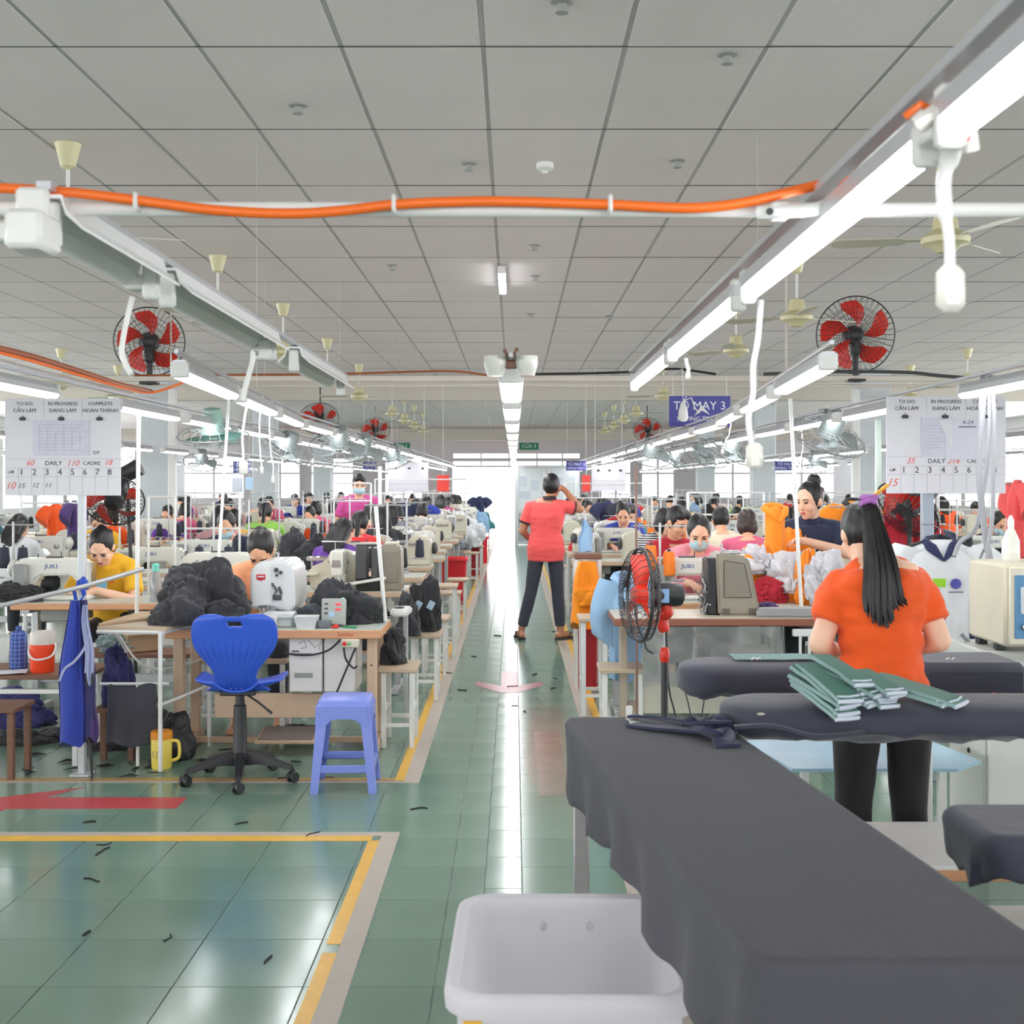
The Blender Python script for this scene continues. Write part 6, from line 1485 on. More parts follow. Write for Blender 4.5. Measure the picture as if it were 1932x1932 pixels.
part(t, 'blade', MB().tube([(-0.05, 0.03, 0.008), (0.0, 0.02, 0.008), (0.05, 0.0, 0.006)], [0.003, 0.006, 0.004], 6), DARK); part(t, 'handle', MB().tube([(-0.01, 0.0, 0.008), (0.03, -0.02, 0.008), (0.06, -0.015, 0.008)], 0.006, 6), mat('snip_green', (40, 140, 90), 0.4))
t = thing('parts_box', 'white plastic parts box before the bartack machine', 'box', (ax(512, 7.02), 7.02, HT)); part(t, 'box', MB().bx(-0.05, 0.03, -0.03, 0.03, 0.0, 0.07, 0.004), WHITE); part(t, 'lid', MB().bx(-0.115, -0.052, -0.035, 0.03, 0.0, 0.05, 0.004), mat('frost', (210, 216, 228), 0.3, trans=0.4, var=0.02))
t = thing('work_cap', 'small dark padded work cap hung at the bartack machine', 'cap', (ax(585, 7.25), 7.25, HT)); part(t, 'cap', crumple(0.10, 0.07, 0.09, 31, 0.12), cloth('slate', (62, 70, 76), 0.3), smooth=70)
# black garment heaps
def heap(label, px, y, z, a, b, c, seed, m=None, rz=0, group=None, cat='garment', name='garment', amp=0.22):
    return solo(name, label, cat, crumple(a, b, c, seed, amp), m or BLACKCLOTH, (ax(px, y), y, z), rz, group, smooth=70)
BK2 = cloth('charcoal_black', (54, 54, 60), 0.5)
heap('big black garment heaped over the tan cart', 378, 6.93, 0.755, 0.26, 0.20, 0.25, 2)
heap('black garment hanging over the cart edge', 345, 6.72, 0.755, 0.17, 0.12, 0.15, 5, BK2)
heap('grey-black garment folded on top of the cart heap', 372, 6.98, 0.90, 0.20, 0.16, 0.13, 7, BK2)
heap('black sleeve end of the cart heap beside the chair back', 420, 6.78, 0.72, 0.16, 0.10, 0.13, 8)
heap('black trousers heaped at the aisle end of the bartack table', 672, 7.32, HT, 0.20, 0.16, 0.15, 11)
heap('black jacket lying across the bartack table, beside the keypad', 640, 7.36, HT, 0.16, 0.12, 0.20, 12, BK2)
# tan cart
t = thing('cart', 'tan topped work cart under the black garment heap', 'cart', (0, 0, 0))
part(t, 'top', MB().prism([(-2.17, 6.62), (-1.80, 6.58), (-1.70, 7.28), (-2.14, 7.30)], 0.02, Matrix.Translation((0, 0, 0.735))), TAN, smooth=0)
part(t, 'flap', MB().prism([(-2.17, 6.64), (-2.0, 6.9), (-1.98, 7.25), (-2.14, 7.28)], 0.012, Matrix.Translation((0, 0, 0.757)) @ Matrix.Rotation(0.0, 4, 'X')), mat('cardboard', (190, 164, 132), 0.7, var=0.06), smooth=0)
part(t, 'frame', MB().tube([(-2.17, 6.62, 0.728), (-1.82, 6.59, 0.728)], 0.012, 6).tube([(-1.82, 6.59, 0.728), (-1.72, 7.27, 0.728)], 0.012, 6), PIPE)
for x, y in ((-1.832, 6.585), (-2.02, 7.26), (-1.74, 7.26)): part(t, 'leg', MB().tube([(x, y, 0.0), (x, y, 0.735)], 0.0115, 8), PIPE)
part(t, 'low_rail', MB().tube([(-1.832, 6.585, 0.35), (-1.74, 7.26, 0.35)], 0.009, 6), PIPE)
solo('dark_trousers', 'charcoal trousers draped over the low rail of the tan cart', 'garment', MB().sheet(20, 24, lambda u, v: V((ax(203 + 94 * u - 6 * v * (1 - u), 6.75), 6.75 + 0.012 * math.sin(u * 14) * v + 0.02 * math.sin(u * 4 + v * 2), az(1292, 6.75) - 0.32 * v + 0.01 * math.sin(u * 9)))), cloth('charcoal_fabric', (64, 64, 74), 0.3)).modifiers.new('thick', 'SOLIDIFY').thickness = 0.012
solo('rail', 'thin rail under the cart carrying the charcoal trousers', 'rail', MB().tube([(-2.2, 6.752, az(1290, 6.75)), (-1.83, 6.752, az(1290, 6.75))], 0.008, 6).tube([(-2.0, 6.76, 0.0), (-2.0, 6.76, az(1290, 6.75))], 0.010, 6), PIPE)
heap('black bag on the floor under the tan cart', 335, 6.95, 0.0, 0.10, 0.12, 0.20, 21, mat('black_bag', (34, 34, 40), 0.5), cat='bag', name='bag', amp=0.1)
# yellow mug
t = thing('mug', 'yellow jug with an orange lid on the floor by the cart', 'mug', (ax(305, 6.7), 6.7, 0), 0.0)
YM = mat('mug_yellow', (240, 214, 96), 0.35, var=0.03)
part(t, 'body', MB().lathe([(0.0, 0), (0.048, 0.0), (0.052, 0.01), (0.056, 0.16), (0.054, 0.165)], 26), YM)
part(t, 'lid', MB().lathe([(0.057, 0.158), (0.058, 0.17), (0.056, 0.195), (0.048, 0.20), (0.0, 0.20)], 26), mat('lid_orange', (238, 150, 40), 0.35, var=0.03))
part(t, 'handle', MB().tube(smooth_pts([V((0.052, 0, 0.145)), V((0.085, 0, 0.142)), V((0.094, 0, 0.10)), V((0.088, 0, 0.055)), V((0.05, 0, 0.04))]), 0.009, 8), YM)
part(t, 'print', MB().tube([(-0.03, -0.048, 0.10), (-0.035, -0.046, 0.07), (-0.02, -0.052, 0.06)], 0.002, 4).tube([(-0.01, -0.056, 0.10), (-0.012, -0.055, 0.06)], 0.002, 4), GREY)

# blue swivel chair, its back to the viewer
BLUE = mat('chair_blue', (48, 88, 200), 0.33, var=0.03)
t = thing('swivel_chair', 'blue plastic swivel chair with a ribbed back and black star base', 'chair', (ax(447, 6.32), 6.32, 0), 0.06)
prof = [(0.470, 0.158, 0.035), (0.487, 0.132, 0.002), (0.515, 0.106, -0.025), (0.548, 0.098, -0.045), (0.585, 0.110, -0.06), (0.62, 0.137, -0.072), (0.655, 0.166, -0.083), (0.69, 0.190, -0.095), (0.73, 0.203, -0.105), (0.77, 0.205, -0.115), (0.805, 0.200, -0.122), (0.83, 0.187, -0.128), (0.846, 0.160, -0.131), (0.852, 0.10, -0.132)]
hole = (0.808, 0.831, -0.028, 0.040)
def chair_back():
    mb = MB(); rows = []
    NU = 88
    P = smooth_pts([V(p) for p in prof], 4)
    for p in P:
        z, hw, y = p; row = []
        for i in range(NU + 1):
            u = i / NU * 2 - 1
            rib = 0.0
            if z < 0.76:
                k = min(1, (0.76 - z) / 0.09)
                rib = 0.009 * k * (abs(math.sin(u * PI * 5.5)) ** 0.45)
            row.append(V((u * hw, y + 0.055 * (u * u) * 0.9 * min(1, hw / 0.2) - rib, z)))
        rows.append(row)
    vs = [v for r in rows for v in r]; fs = []
    for j in range(len(rows) - 1):
        for i in range(NU):
            zc = (rows[j][i].z + rows[j + 1][i].z) / 2; xc = rows[j][i].x
            if hole[0] < zc < hole[1] and hole[2] < xc + (zc - 0.82) * 0.4 < hole[3]: continue
            a = j * (NU + 1) + i; fs.append((a, a + 1, a + NU + 2, a + NU + 1))
    return mb.add(vs, fs)
o = part(t, 'backrest', chair_back(), BLUE, smooth=70); solid(o, 0.012, 1)
def seat_fn(u, v):
    x = (u - 0.5) * 2; y = v
    w = 0.10 + 0.115 * min(1, (max(0, v - 0.05) / 0.15)) ** 0.6 if v < 0.2 else 0.215 - 0.02 * max(0, (v - 0.75) / 0.25) ** 2
    return V((x * w, -0.03 + 0.43 * v, 0.474 + 0.042 * abs(x) ** 2.6 - 0.028 * max(0, v - 0.8) / 0.2 + 0.012 * math.sin(v * 3)))
o = part(t, 'seat', MB().sheet(26, 22, seat_fn), BLUE, smooth=70); solid(o, 0.012, -1)
part(t, 'seat_plate', MB().bx(-0.09, 0.09, 0.02, 0.22, 0.44, 0.466, 0.006), DARK)
part(t, 'gas_column', MB().lathe([(0.042, 0.10), (0.045, 0.13), (0.036, 0.15), (0.034, 0.30), (0.031, 0.38), (0.024, 0.385), (0.022, 0.445)], 20, Matrix.Translation((0, 0.10, 0))), DARK)
part(t, 'lever', MB().tube([(0.04, 0.08, 0.435), (0.10, 0.02, 0.41), (0.15, -0.02, 0.38), (0.175, -0.03, 0.362)], [0.005, 0.005, 0.006, 0.008], 6), DARK)
part(t, 'bolt', MB().ell((-0.025, -0.015, 0.482), (0.004, 0.004, 0.004), None, 8, 6).ell((0.0, -0.016, 0.482), (0.004, 0.004, 0.004), None, 8, 6).ell((0.025, -0.015, 0.482), (0.004, 0.004, 0.004), None, 8, 6), STEEL)
for k in range(5):
    a = -PI / 2 + 0.12 + 2 * PI * k / 5; d = V((math.cos(a), math.sin(a), 0)); s = V((-d.y, d.x, 0)); c = V((0, 0.10, 0))
    rings = []
    for f, hw, hh, z in ((0.0, 0.030, 0.035, 0.115), (0.3, 0.026, 0.026, 0.115), (0.7, 0.021, 0.017, 0.095), (1.0, 0.018, 0.013, 0.072)):
        p = c + d * (0.02 + 0.255 * f) + V((0, 0, z)); rings.append([p - s * hw - V((0, 0, hh)), p + s * hw - V((0, 0, hh)), p + s * hw * 0.7 + V((0, 0, hh)), p - s * hw * 0.7 + V((0, 0, hh))])
    part(t, 'base_arm', MB().loft(rings), DARK, bevel=0.005)
    cp = c + d * 0.275; ca = a + (0.7, -0.5, 1.1, 0.3, -0.9)[k]; cd = V((math.cos(ca), math.sin(ca), 0))
    mb = MB()
    Mq = Matrix.Translation(cp + V((0, 0, 0.027))) @ V((1, 0, 0)).rotation_difference(cd).to_matrix().to_4x4() @ Matrix.Rotation(PI / 2, 4, 'Y')
    for s_ in (-1, 1): mb.lathe([(0.008, -0.009), (0.024, -0.009), (0.027, -0.005), (0.027, 0.005), (0.024, 0.009), (0.008, 0.009)], 16, Mq @ Matrix.Translation((0, 0, s_ * 0.014)))
    mb.tube([cp + V((0, 0, 0.03)), cp + V((0, 0, 0.065))], 0.010, 8); mb.ell((0, 0, 0), (0.02, 0.026, 0.024), Matrix.Translation(cp + V((0, 0, 0.036))), 10, 8)
    part(t, 'caster', mb, DARK)
# pale blue stool
SB = mat('stool_blue', (124, 140, 218), 0.35, var=0.03)
t = thing('plastic_stool', 'periwinkle blue plastic stool standing next to the swivel chair', 'stool', (ax(653, 6.30), 6.30, 0), 0.04)
H_ = 0.447; TW_, BW_ = 0.128, 0.160
part(t, 'seat', MB().loft([[V((x * k, y * k, z)) for x, y in [(p.x, p.y) for p in round_outline([(-TW_, -TW_), (TW_, -TW_), (TW_, TW_), (-TW_, TW_)], 0.03)]] for k, z in ((1.03, H_ - 0.05), (1.02, H_ - 0.022), (0.985, H_ - 0.006), (0.93, H_))]), SB, smooth=60)
for i in (-1, 1):
    for j in (-1, 1):
        rings = []
        for f in (0, 0.25, 0.5, 0.75, 1.0):
            z = (H_ - 0.03) * (1 - f); o_ = TW_ + (BW_ - TW_) * f; w = 0.055 - 0.018 * f; e = 0.012
            x0, x1 = i * o_, i * (o_ - w); y0, y1 = j * o_, j * (o_ - w)
            rings.append([V((x0, y0, z)), V((x1, y0, z)), V((x1, y0 - j * e, z)), V((x0 - i * e, y0 - j * e, z)), V((x0 - i * e, y1, z)), V((x0, y1, z))])
        part(t, 'leg', MB().loft(rings), SB, smooth=30)
for s_, ax_ in ((-1, 'y'), (1, 'y'), (-1, 'x'), (1, 'x')):
    o_ = TW_ + (BW_ - TW_) * 0.72
    apr = MB()
    # apron with an arched lower edge, and a low rail
    n = 12
    pts = [(-0.088 + 0.176 * k / n, H_ - 0.125 + 0.035 * (1 - abs(2 * k / n - 1) ** 4)) for k in range(n + 1)]
    poly = [(-0.112, H_ - 0.03), (-0.122, H_ - 0.13)] + [(x, z) for x, z in pts] + [(0.122, H_ - 0.13), (0.112, H_ - 0.03)]
    oo = TW_ + 0.004
    if ax_ == 'y': Mx = Matrix.Translation((0, s_ * oo + (0.006 if s_ < 0 else 0.006), 0)) @ Matrix.Rotation(PI / 2, 4, 'X'); rail = (0, s_ * (o_ - 0.012), 0.125, 0.23, 0.018)
    else: Mx = Matrix.Translation((s_ * oo - 0.006, 0, 0)) @ Matrix.Rotation(PI / 2, 4, 'Z') @ Matrix.Rotation(PI / 2, 4, 'X'); rail = (s_ * (o_ - 0.012), 0, 0.125, 0.018, 0.23)
    part(t, 'apron', MB().prism(poly, 0.012, Mx), SB, smooth=0)
    zz = 0.115 if s_ < 0 else 0.125
    part(t, 'rail', MB().box((rail[0], rail[1], zz), (rail[3] + 0.03 if ax_ == 'y' else rail[3], rail[4] if ax_ == 'y' else rail[4] + 0.03, 0.038), 0.004), SB)
part(t, 'sticker', MB().bx(-0.034, 0.034, -TW_ - 0.0085, -TW_ - 0.006, H_ - 0.075, H_ - 0.058), mat('sticker_pink', (232, 190, 206), 0.5, var=0.15, scale=80), smooth=0)

# thermos shelf
t = thing('bench', 'low brown wooden bench carrying the red thermos', 'bench', (0, 0, 0))
part(t, 'seat', MB().bx(-3.1, -2.27, 6.72, 7.2, 0.462, 0.485, 0.003), BROWN)
part(t, 'rail', MB().bx(-3.1, -2.27, 6.73, 6.76, 0.385, 0.41, 0.003), PIPE)
for x in (-3.05, -2.33):
    for y in (6.76, 7.16): part(t, 'leg', MB().box((x, y, 0.23), (0.03, 0.03, 0.462), 0.003), PIPE)
t = thing('thermos', 'red water jug with a white lid and swing handle on the brown bench', 'jug', (ax(80, 6.86), 6.86, 0.485))
OR2 = mat('jug_red', (238, 72, 34), 0.4, var=0.03)
part(t, 'body', MB().lathe([(0.0, 0), (0.058, 0.0), (0.062, 0.008), (0.066, 0.15), (0.062, 0.155)], 28), OR2)
part(t, 'lid', MB().lathe([(0.066, 0.15), (0.067, 0.16), (0.064, 0.205), (0.058, 0.218), (0.0, 0.222)], 28), mat('jug_lid', (216, 208, 200), 0.45, var=0.03))
part(t, 'handle', MB().tube(smooth_pts([V((-0.066, 0, 0.155)), V((-0.05, -0.06, 0.10)), V((0, -0.085, 0.075)), V((0.07, -0.07, 0.09)), V((0.082, -0.03, 0.13)), V((0.066, 0, 0.155))]), 0.0055, 6), WHITE)
t = thing('bag', 'blue checked drawstring bag on the brown bench', 'bag', (ax(35, 6.95), 6.95, 0.485))
BC = mat('checked_blue', (62, 84, 150), 0.8, var=0.1)
def check_nodes(m):
    nt = m.node_tree; N = nt.nodes; L = nt.links; b = N['Principled BSDF']
    tc = N.new('ShaderNodeTexCoord'); mx = N.new('ShaderNodeMix'); mx.data_type = 'RGBA'
    sep = N.new('ShaderNodeSeparateXYZ'); L.new(tc.outputs['Object'], sep.inputs[0]); outs = []
    for ax_ in ('X', 'Z'):
        a = N.new('ShaderNodeMath'); a.operation = 'MULTIPLY'; a.inputs[1].default_value = 45; L.new(sep.outputs[ax_], a.inputs[0])
        f = N.new('ShaderNodeMath'); f.operation = 'FRACT'; L.new(a.outputs[0], f.inputs[0])
        g = N.new('ShaderNodeMath'); g.operation = 'GREATER_THAN'; g.inputs[1].default_value = 0.8; L.new(f.outputs[0], g.inputs[0]); outs.append(g)
    mxx = N.new('ShaderNodeMath'); mxx.operation = 'MAXIMUM'; L.new(outs[0].outputs[0], mxx.inputs[0]); L.new(outs[1].outputs[0], mxx.inputs[1])
    mx.inputs[6].default_value = (lin(56), lin(78), lin(150), 1); mx.inputs[7].default_value = (lin(110), lin(134), lin(190), 1)
    L.new(mxx.outputs[0], mx.inputs[0]); L.new(mx.outputs[2], b.inputs['Base Color'])
check_nodes(BC)
part(t, 'sack', MB().lathe([(0.0, 0), (0.04, 0.0), (0.048, 0.01), (0.045, 0.18), (0.035, 0.205), (0.014, 0.215), (0.018, 0.232), (0.004, 0.235)], 20), BC); part(t, 'tie', MB().ring((0, 0, 0.213), (0, 0, 1), 0.016, 0.004, 14, 5), NVT)
solo('paper_sheet', 'crumpled white paper lying on the brown bench', 'paper', MB().sheet(8, 6, lambda u, v: V(((u - 0.5) * 0.22, (v - 0.5) * 0.16, 0.004 + 0.006 * abs(noise.noise(V((u * 5, v * 5, 3))))))), mat('paper_white', (216, 218, 226), 0.7, var=0.04), (-2.72, 6.8, 0.487), 0.3)
t = thing('stool', 'brown wooden stool cut by the picture edge below the brown bench', 'stool', (ax(15, 6.55), 6.55, 0)); part(t, 'seat', MB().bx(-0.2, 0.09, -0.14, 0.14, 0.34, 0.365, 0.004), BROWN)
for x in (-0.17, 0.06):
    for y in (-0.11, 0.11): part(t, 'leg', MB().box((x, y, 0.17), (0.032, 0.032, 0.34), 0.003), BROWN)
# slanted rail and garments tied to the post
solo('slanted_rail', 'long aluminium rail slanting past the white post', 'rail', MB().tube([at(-30, 1150, 6.3), at(160, 1106, 6.43), at(272, 1073, 6.5)], 0.012, 8), LGREY)
BLUC = cloth('royal_blue', (46, 66, 160), 0.3); INDC = cloth('indigo', (44, 44, 96), 0.3); PURC = cloth('violet', (74, 50, 110), 0.3); CHK = cloth('pale_check', (164, 172, 206), 0.3)
def hung_cloth(name, label, top, w0, w1, L, m, seed, y_amp=0.02, ragged=0.02, slant=0.0):
    mb = MB(); rings = []
    for k in range(19):
        f = k / 18; w = w0 + (w1 - w0) * min(1, f * 1.8) ** 0.8
        rings.append([top + V((w * math.cos(a) + slant * f + 0.006 * math.sin(8 * f + seed), y_amp * (0.4 + f) * math.sin(a) * (1 + 0.6 * math.sin(3 * a + seed)) + 0.006 * math.sin(a * 7 + seed + f * 2), -L * f + (ragged * math.sin(a * 3 + seed) if k == 18 else 0))) for a in [2 * PI * j / 28 for j in range(28)]])
    return solo(name, label, 'garment', mb.loft(rings), m, smooth=70)
top = at(155, 1132, 6.44)
hung_cloth('hanging_garment', 'royal blue garment tied to the white post', top + V((-0.035, -0.02, 0)), 0.02, 0.065, 0.72, BLUC, 1, 0.035, 0.02, -0.012)
hung_cloth('hanging_garment', 'dark indigo garment tied to the white post', top + V((0.012, -0.005, 0)), 0.02, 0.042, 0.70, INDC, 4, 0.03, 0.02, 0.02)
hung_cloth('hanging_garment', 'violet garment on the white post, behind the checked sash', top + V((0.04, 0.0, -0.30)), 0.012, 0.026, 0.40, PURC, 7, 0.025, 0.03, 0.012)
hung_cloth('hanging_garment', 'pale checked sash dangling from the white post', top + V((0.03, -0.05, -0.02)), 0.012, 0.022, 0.36, CHK, 9, 0.012, 0.05, 0.03)
t = thing('knotted_cloth', 'bright blue cloth knotted round the white post', 'cloth', at(157, 1112, 6.50))
BBL = cloth('bright_blue', (40, 74, 178), 0.3)
part(t, 'knot', crumple(0.032, 0.035, 0.05, 3, 0.3, 20, 12), BBL, smooth=70); part(t, 'tail', ribbon([(0.0, -0.035, 0.02), (0.02, -0.05, -0.02), (0.0, -0.055, -0.06)], 0.022).tube([(-0.01, -0.04, 0.03), (-0.03, -0.05, 0.0), (-0.02, -0.05, -0.05)], 0.01, 6), BBL)
t = solo('pale_strap', 'pale strap crossing the blue garments on the post', 'strap', ribbon([at(112, 1285, 6.38), at(122, 1262, 6.375), at(140, 1248, 6.37), at(158, 1225, 6.375), at(170, 1195, 6.385)], 0.012, 0.003, lambda f: 1.2), CHK)
solo('umbrella', 'dark furled umbrella leaning beside the blue garments', 'umbrella', MB().tube([at(168, 1400, 6.43), at(172, 1440, 6.42), at(174, 1474, 6.42)], [0.012, 0.009, 0.003], 8).tube([at(160, 1250, 6.50), at(168, 1400, 6.43)], [0.016, 0.014], 8), DARK)
# benches and garments along the aisle side of the bartack table
bench('narrow bench under the bartack table, at the aisle corner', (-0.66, 7.36, 0), 0.0, 0.22, 0.36, 0.455, None)
heap('folded black trousers on the bench at the aisle corner', 742, 7.40, 0.457, 0.085, 0.12, 0.11, 41)
heap('second black garment stacked on the aisle corner bench', 746, 7.44, 0.56, 0.075, 0.11, 0.08, 42, BK2)
bench('tan bench under the bartack table, behind the blue chair', (ax(455, 7.55), 7.62, 0), 0.0, 0.56, 0.26, 0.46, None)

# yellow shirted woman and her table
YT = sewing_table('sewing table of the yellow shirted woman', (-2.58, 8.02, 0), 0, 1.2, 0.56, 0.745, WOOD, DESKTOP, None)
sewing_machine('white sewing machine beside the yellow shirted woman', (-2.99, 8.28, 0.745), PI, MWHITE, None)
sewing_machine('white sewing machine behind the thin pole, near the clear bottle', (-2.08, 8.95, 0.745), 0, MWHITE, None)
J = pose_sit(0.50, (0.10, 0.80), 0.775, 0.05); 
for k in J:
    if isinstance(J[k], Vector) and k[:2] not in ('hd', 'hn', 'to'): J[k] = J[k] * 0.985
J['wr0'] = V((-0.11, -0.43, 0.80)); J['wr1'] = V((0.02, -0.46, 0.80)); J['hd0'] = V((0.8, -0.8, -0.1)); J['hd1'] = V((-0.9, -0.3, -0.1))
yw = human('person', 'seated person in a yellow tee bent over her sewing', J, (ax(215, 8.75), 8.78, 0), 0.0, SKIN3, SHIRTS['yellow'], PANTS, 'bun', HAIR, 0.0075, 0.75, 1.0, None, False, True, None, 0.6, None, 0.0, True, 1.0)
lettering(yw, 'STAR', 0.05, mat('tee_red', (206, 50, 30), 0.6, var=0), (0.03, -0.285, 0.845), (PI / 2 - 0.42, 0, 0))
part(yw, 'badge', MB().bx(-0.02, 0.05, -0.345, -0.335, 0.80, 0.86, 0.002), mat('badge_sky', (120, 190, 220), 0.5), smooth=0)
tt = bench('bench under the yellow shirted woman', (ax(215, 8.75), 8.80, 0), 0, 0.5, 0.26, 0.455, None)
t = thing('water_bottle', 'clear water bottle with a mint cap beside the yellow shirted woman', 'bottle', (ax(292, 8.1), 8.12, 0.745)); part(t, 'bottle', MB().lathe([(0.0, 0), (0.033, 0), (0.035, 0.01), (0.035, 0.15), (0.02, 0.19), (0.02, 0.2)], 18), mat('clear_plastic', (206, 212, 216), 0.1, trans=0.6, var=0)); part(t, 'cap', MB().lathe([(0.024, 0.195), (0.024, 0.235), (0.015, 0.245), (0.0, 0.246)], 16), mat('mint_cap', (120, 214, 196), 0.4))
heap('black cloth lying on the yellow shirted woman\'s table', 35, 8.2, 0.745, 0.22, 0.16, 0.10, 51)
for i, (px, py) in enumerate(((8, 1075), (43, 1072))): cone('navy', 'navy thread cone %s the yellow shirted woman\'s machine' % ('far from' if i == 0 else 'near'), (ax(px, 8.45), 8.45, 0.94), None)
t = thread_stand('thread stand on the yellow shirted woman\'s table', (ax(25, 8.45), 8.45, 0.745), 0, 0.5, None)

# people behind the bartack table
J = pose_sit(0.5, (0.0, 0.95), 0.78, 0.16)
human('person', 'seated person in a peach shirt bent behind the bartack machine', J, (ax(507, 8.0), 8.05, 0), 0.0, SKIN, SHIRTS['peach'], PANTS, 'bun', HAIR, 0.011, 1.9, 1.12, None, False, True)
bench('bench under the peach shirted person', (ax(507, 8.0), 8.12, 0), 0, 0.5, 0.26, 0.455, None)

# odds and ends under the tables
t = thing('cardboard_box', 'small opened cardboard box on the cart side shelf, behind the blue garments', 'box', (ax(262, 7.6), 7.62, 0.5), 0.6)
CB = mat('cardboard', (190, 164, 132), 0.7)
part(t, 'box', MB().bx(-0.10, 0.10, -0.07, 0.07, 0.0, 0.10, 0.003), CB); part(t, 'flap', MB().box((0.0, -0.09, 0.115), (0.2, 0.07, 0.004), 0, Matrix.Rotation(0.0, 4, 'X')), CB, smooth=0)
t = thing('bench', 'low shelf bench under the yellow shirted woman\'s table', 'bench', (-2.25, 7.62, 0)); part(t, 'seat', MB().bx(-0.38, 0.36, -0.16, 0.16, 0.475, 0.498, 0.003), BROWN)
for x in (-0.33, 0.31):
    for y in (-0.12, 0.12): part(t, 'leg', MB().box((x, y, 0.237), (0.026, 0.026, 0.475), 0.003), PIPE)
heap('crumpled clear plastic bag behind the blue garments on the post', 218, 7.55, 0.50, 0.12, 0.08, 0.10, 141, mat('clear_bag', (150, 172, 172), 0.25, var=0.15, alpha=0.6, bump=0.6, bscale=16), cat='bag', name='plastic_bag', amp=0.5)
heap('dark indigo bag hanging low behind the blue garments', 222, 6.9, 0.30, 0.09, 0.10, 0.26, 142, INDC, cat='bag', name='bag')
solo('stand', 'low stand under the dark indigo bag', 'stand', MB().bx(-0.1, 0.1, -0.1, 0.1, 0.27, 0.298, 0.004).bx(-0.09, -0.06, -0.02, 0.02, 0, 0.27).bx(0.06, 0.09, -0.02, 0.02, 0, 0.27), BROWN, (ax(222, 6.9), 6.9, 0))
for i, (px, y, a, b, c, sd, m) in enumerate(((40, 7.35, 0.18, 0.12, 0.07, 151, BLACKCLOTH), (120, 7.5, 0.22, 0.12, 0.06, 152, BK2), (205, 7.2, 0.15, 0.10, 0.05, 153, BLACKCLOTH), (290, 7.6, 0.2, 0.14, 0.12, 154, BK2), (560, 7.55, 0.2, 0.1, 0.06, 155, BLACKCLOTH), (20, 7.9, 0.3, 0.15, 0.16, 156, INDC))):
    heap('dark cloth offcuts on the floor, %s heap counted from the brown stool' % ('first', 'second', 'third', 'fourth', 'fifth', 'rearmost')[i], px, y, 0.0, a, b, c, sd, m, cat='cloth', name='cloth_offcuts')
solo('floor_cable', 'white cable drooping under the tan cart', 'cable', MB().tube(smooth_pts([at(x, y, 7.3) for x, y in ((225, 1200), (262, 1250), (300, 1262), (345, 1255), (390, 1240))]), 0.006, 6), PIPE)
solo('floor_cable', 'grey hose curving down under the tan cart', 'cable', MB().tube(smooth_pts([at(x, y, 7.2) for x, y in ((218, 1195), (236, 1225), (238, 1262), (228, 1292), (214, 1320))]), 0.010, 6), LGREY)
for i in range(16):
    mb = MB(); x = RND.uniform(-2.75, -1.65); y = RND.uniform(6.5, 7.1); a = RND.uniform(0, 6.28); L = RND.uniform(0.04, 0.11)
    mb.tube([(0, 0, 0.004), (L * 0.5 * math.cos(a), L * 0.5 * math.sin(a), 0.010), (L * math.cos(a + 0.5), L * math.sin(a + 0.5), 0.004)], [0.004, RND.uniform(0.008, 0.018), 0.003], 6, flat=0.4)
    solo('cloth_scrap', 'black cloth shred under the cart and brown bench', 'scrap', mb, SCRAP, (x, y, 0), group='cloth shreds under the cart')
# ------------------------------------------------------------------ fan desk and things round it
RW = mat('red_brown_edge', (146, 92, 74), 0.45, var=0.1, scale=4, stretch=(1, 10, 10))
t = sewing_table('desk with a red-brown edge behind the pedestal fan', (1.17, 6.98, 0), 0, 1.24, 0.52, 0.76, RW, mat('sand_desktop', (204, 194, 176), 0.35, var=0.05), None, mat('desk_leg', (178, 164, 148), 0.5, var=0.08), False)
part(t, 'low_plank', MB().bx(-0.45, 0.5, 0.20, 0.23, 0.20, 0.38, 0.004), mat('plank_cream', (200, 196, 182), 0.5, var=0.05))
part(t, 'switch_box', MB().bx(0.36, 0.50, -0.01, 0.03, 0.66, 0.70, 0.004), WHITE)
part(t, 'cord', MB().tube([(0.40, 0.0, 0.66), (0.40, 0.0, 0.56)], 0.008, 6).tube([(0.45, 0.0, 0.66), (0.45, 0.0, 0.56)], 0.008, 6), WHITE)
part(t, 'cable', MB().tube(smooth_pts([V((-0.25, -0.02, 0.42)), V((-0.05, -0.03, 0.36)), V((0.2, -0.03, 0.30)), V((0.5, -0.02, 0.34))]), 0.005, 6).tube(smooth_pts([V((-0.28, -0.03, 0.52)), V((-0.22, -0.04, 0.3)), V((-0.18, -0.06, 0.08))]), 0.004, 6).tube(smooth_pts([V((-0.12, -0.03, 0.4)), V((-0.15, -0.04, 0.2)), V((-0.17, -0.06, 0.08))]), 0.004, 6), DARK)
PL = mat('clear_wrap', (138, 140, 138), 0.18, trans=0.0, alpha=0.66, var=0.12, scale=6, bump=0.6, bscale=14)
solo('plastic_sheet', 'grey translucent plastic sheet hung below the desk edge', 'sheet', MB().sheet(40, 12, lambda u, v: V((0.70 + 0.76 * u, 6.965 + 0.012 * noise.noise(V((u * 8, v * 3, 2))) - 0.012 * v, 0.715 - 0.33 * v + 0.01 * math.sin(u * 12) * v))), PL, smooth=70)
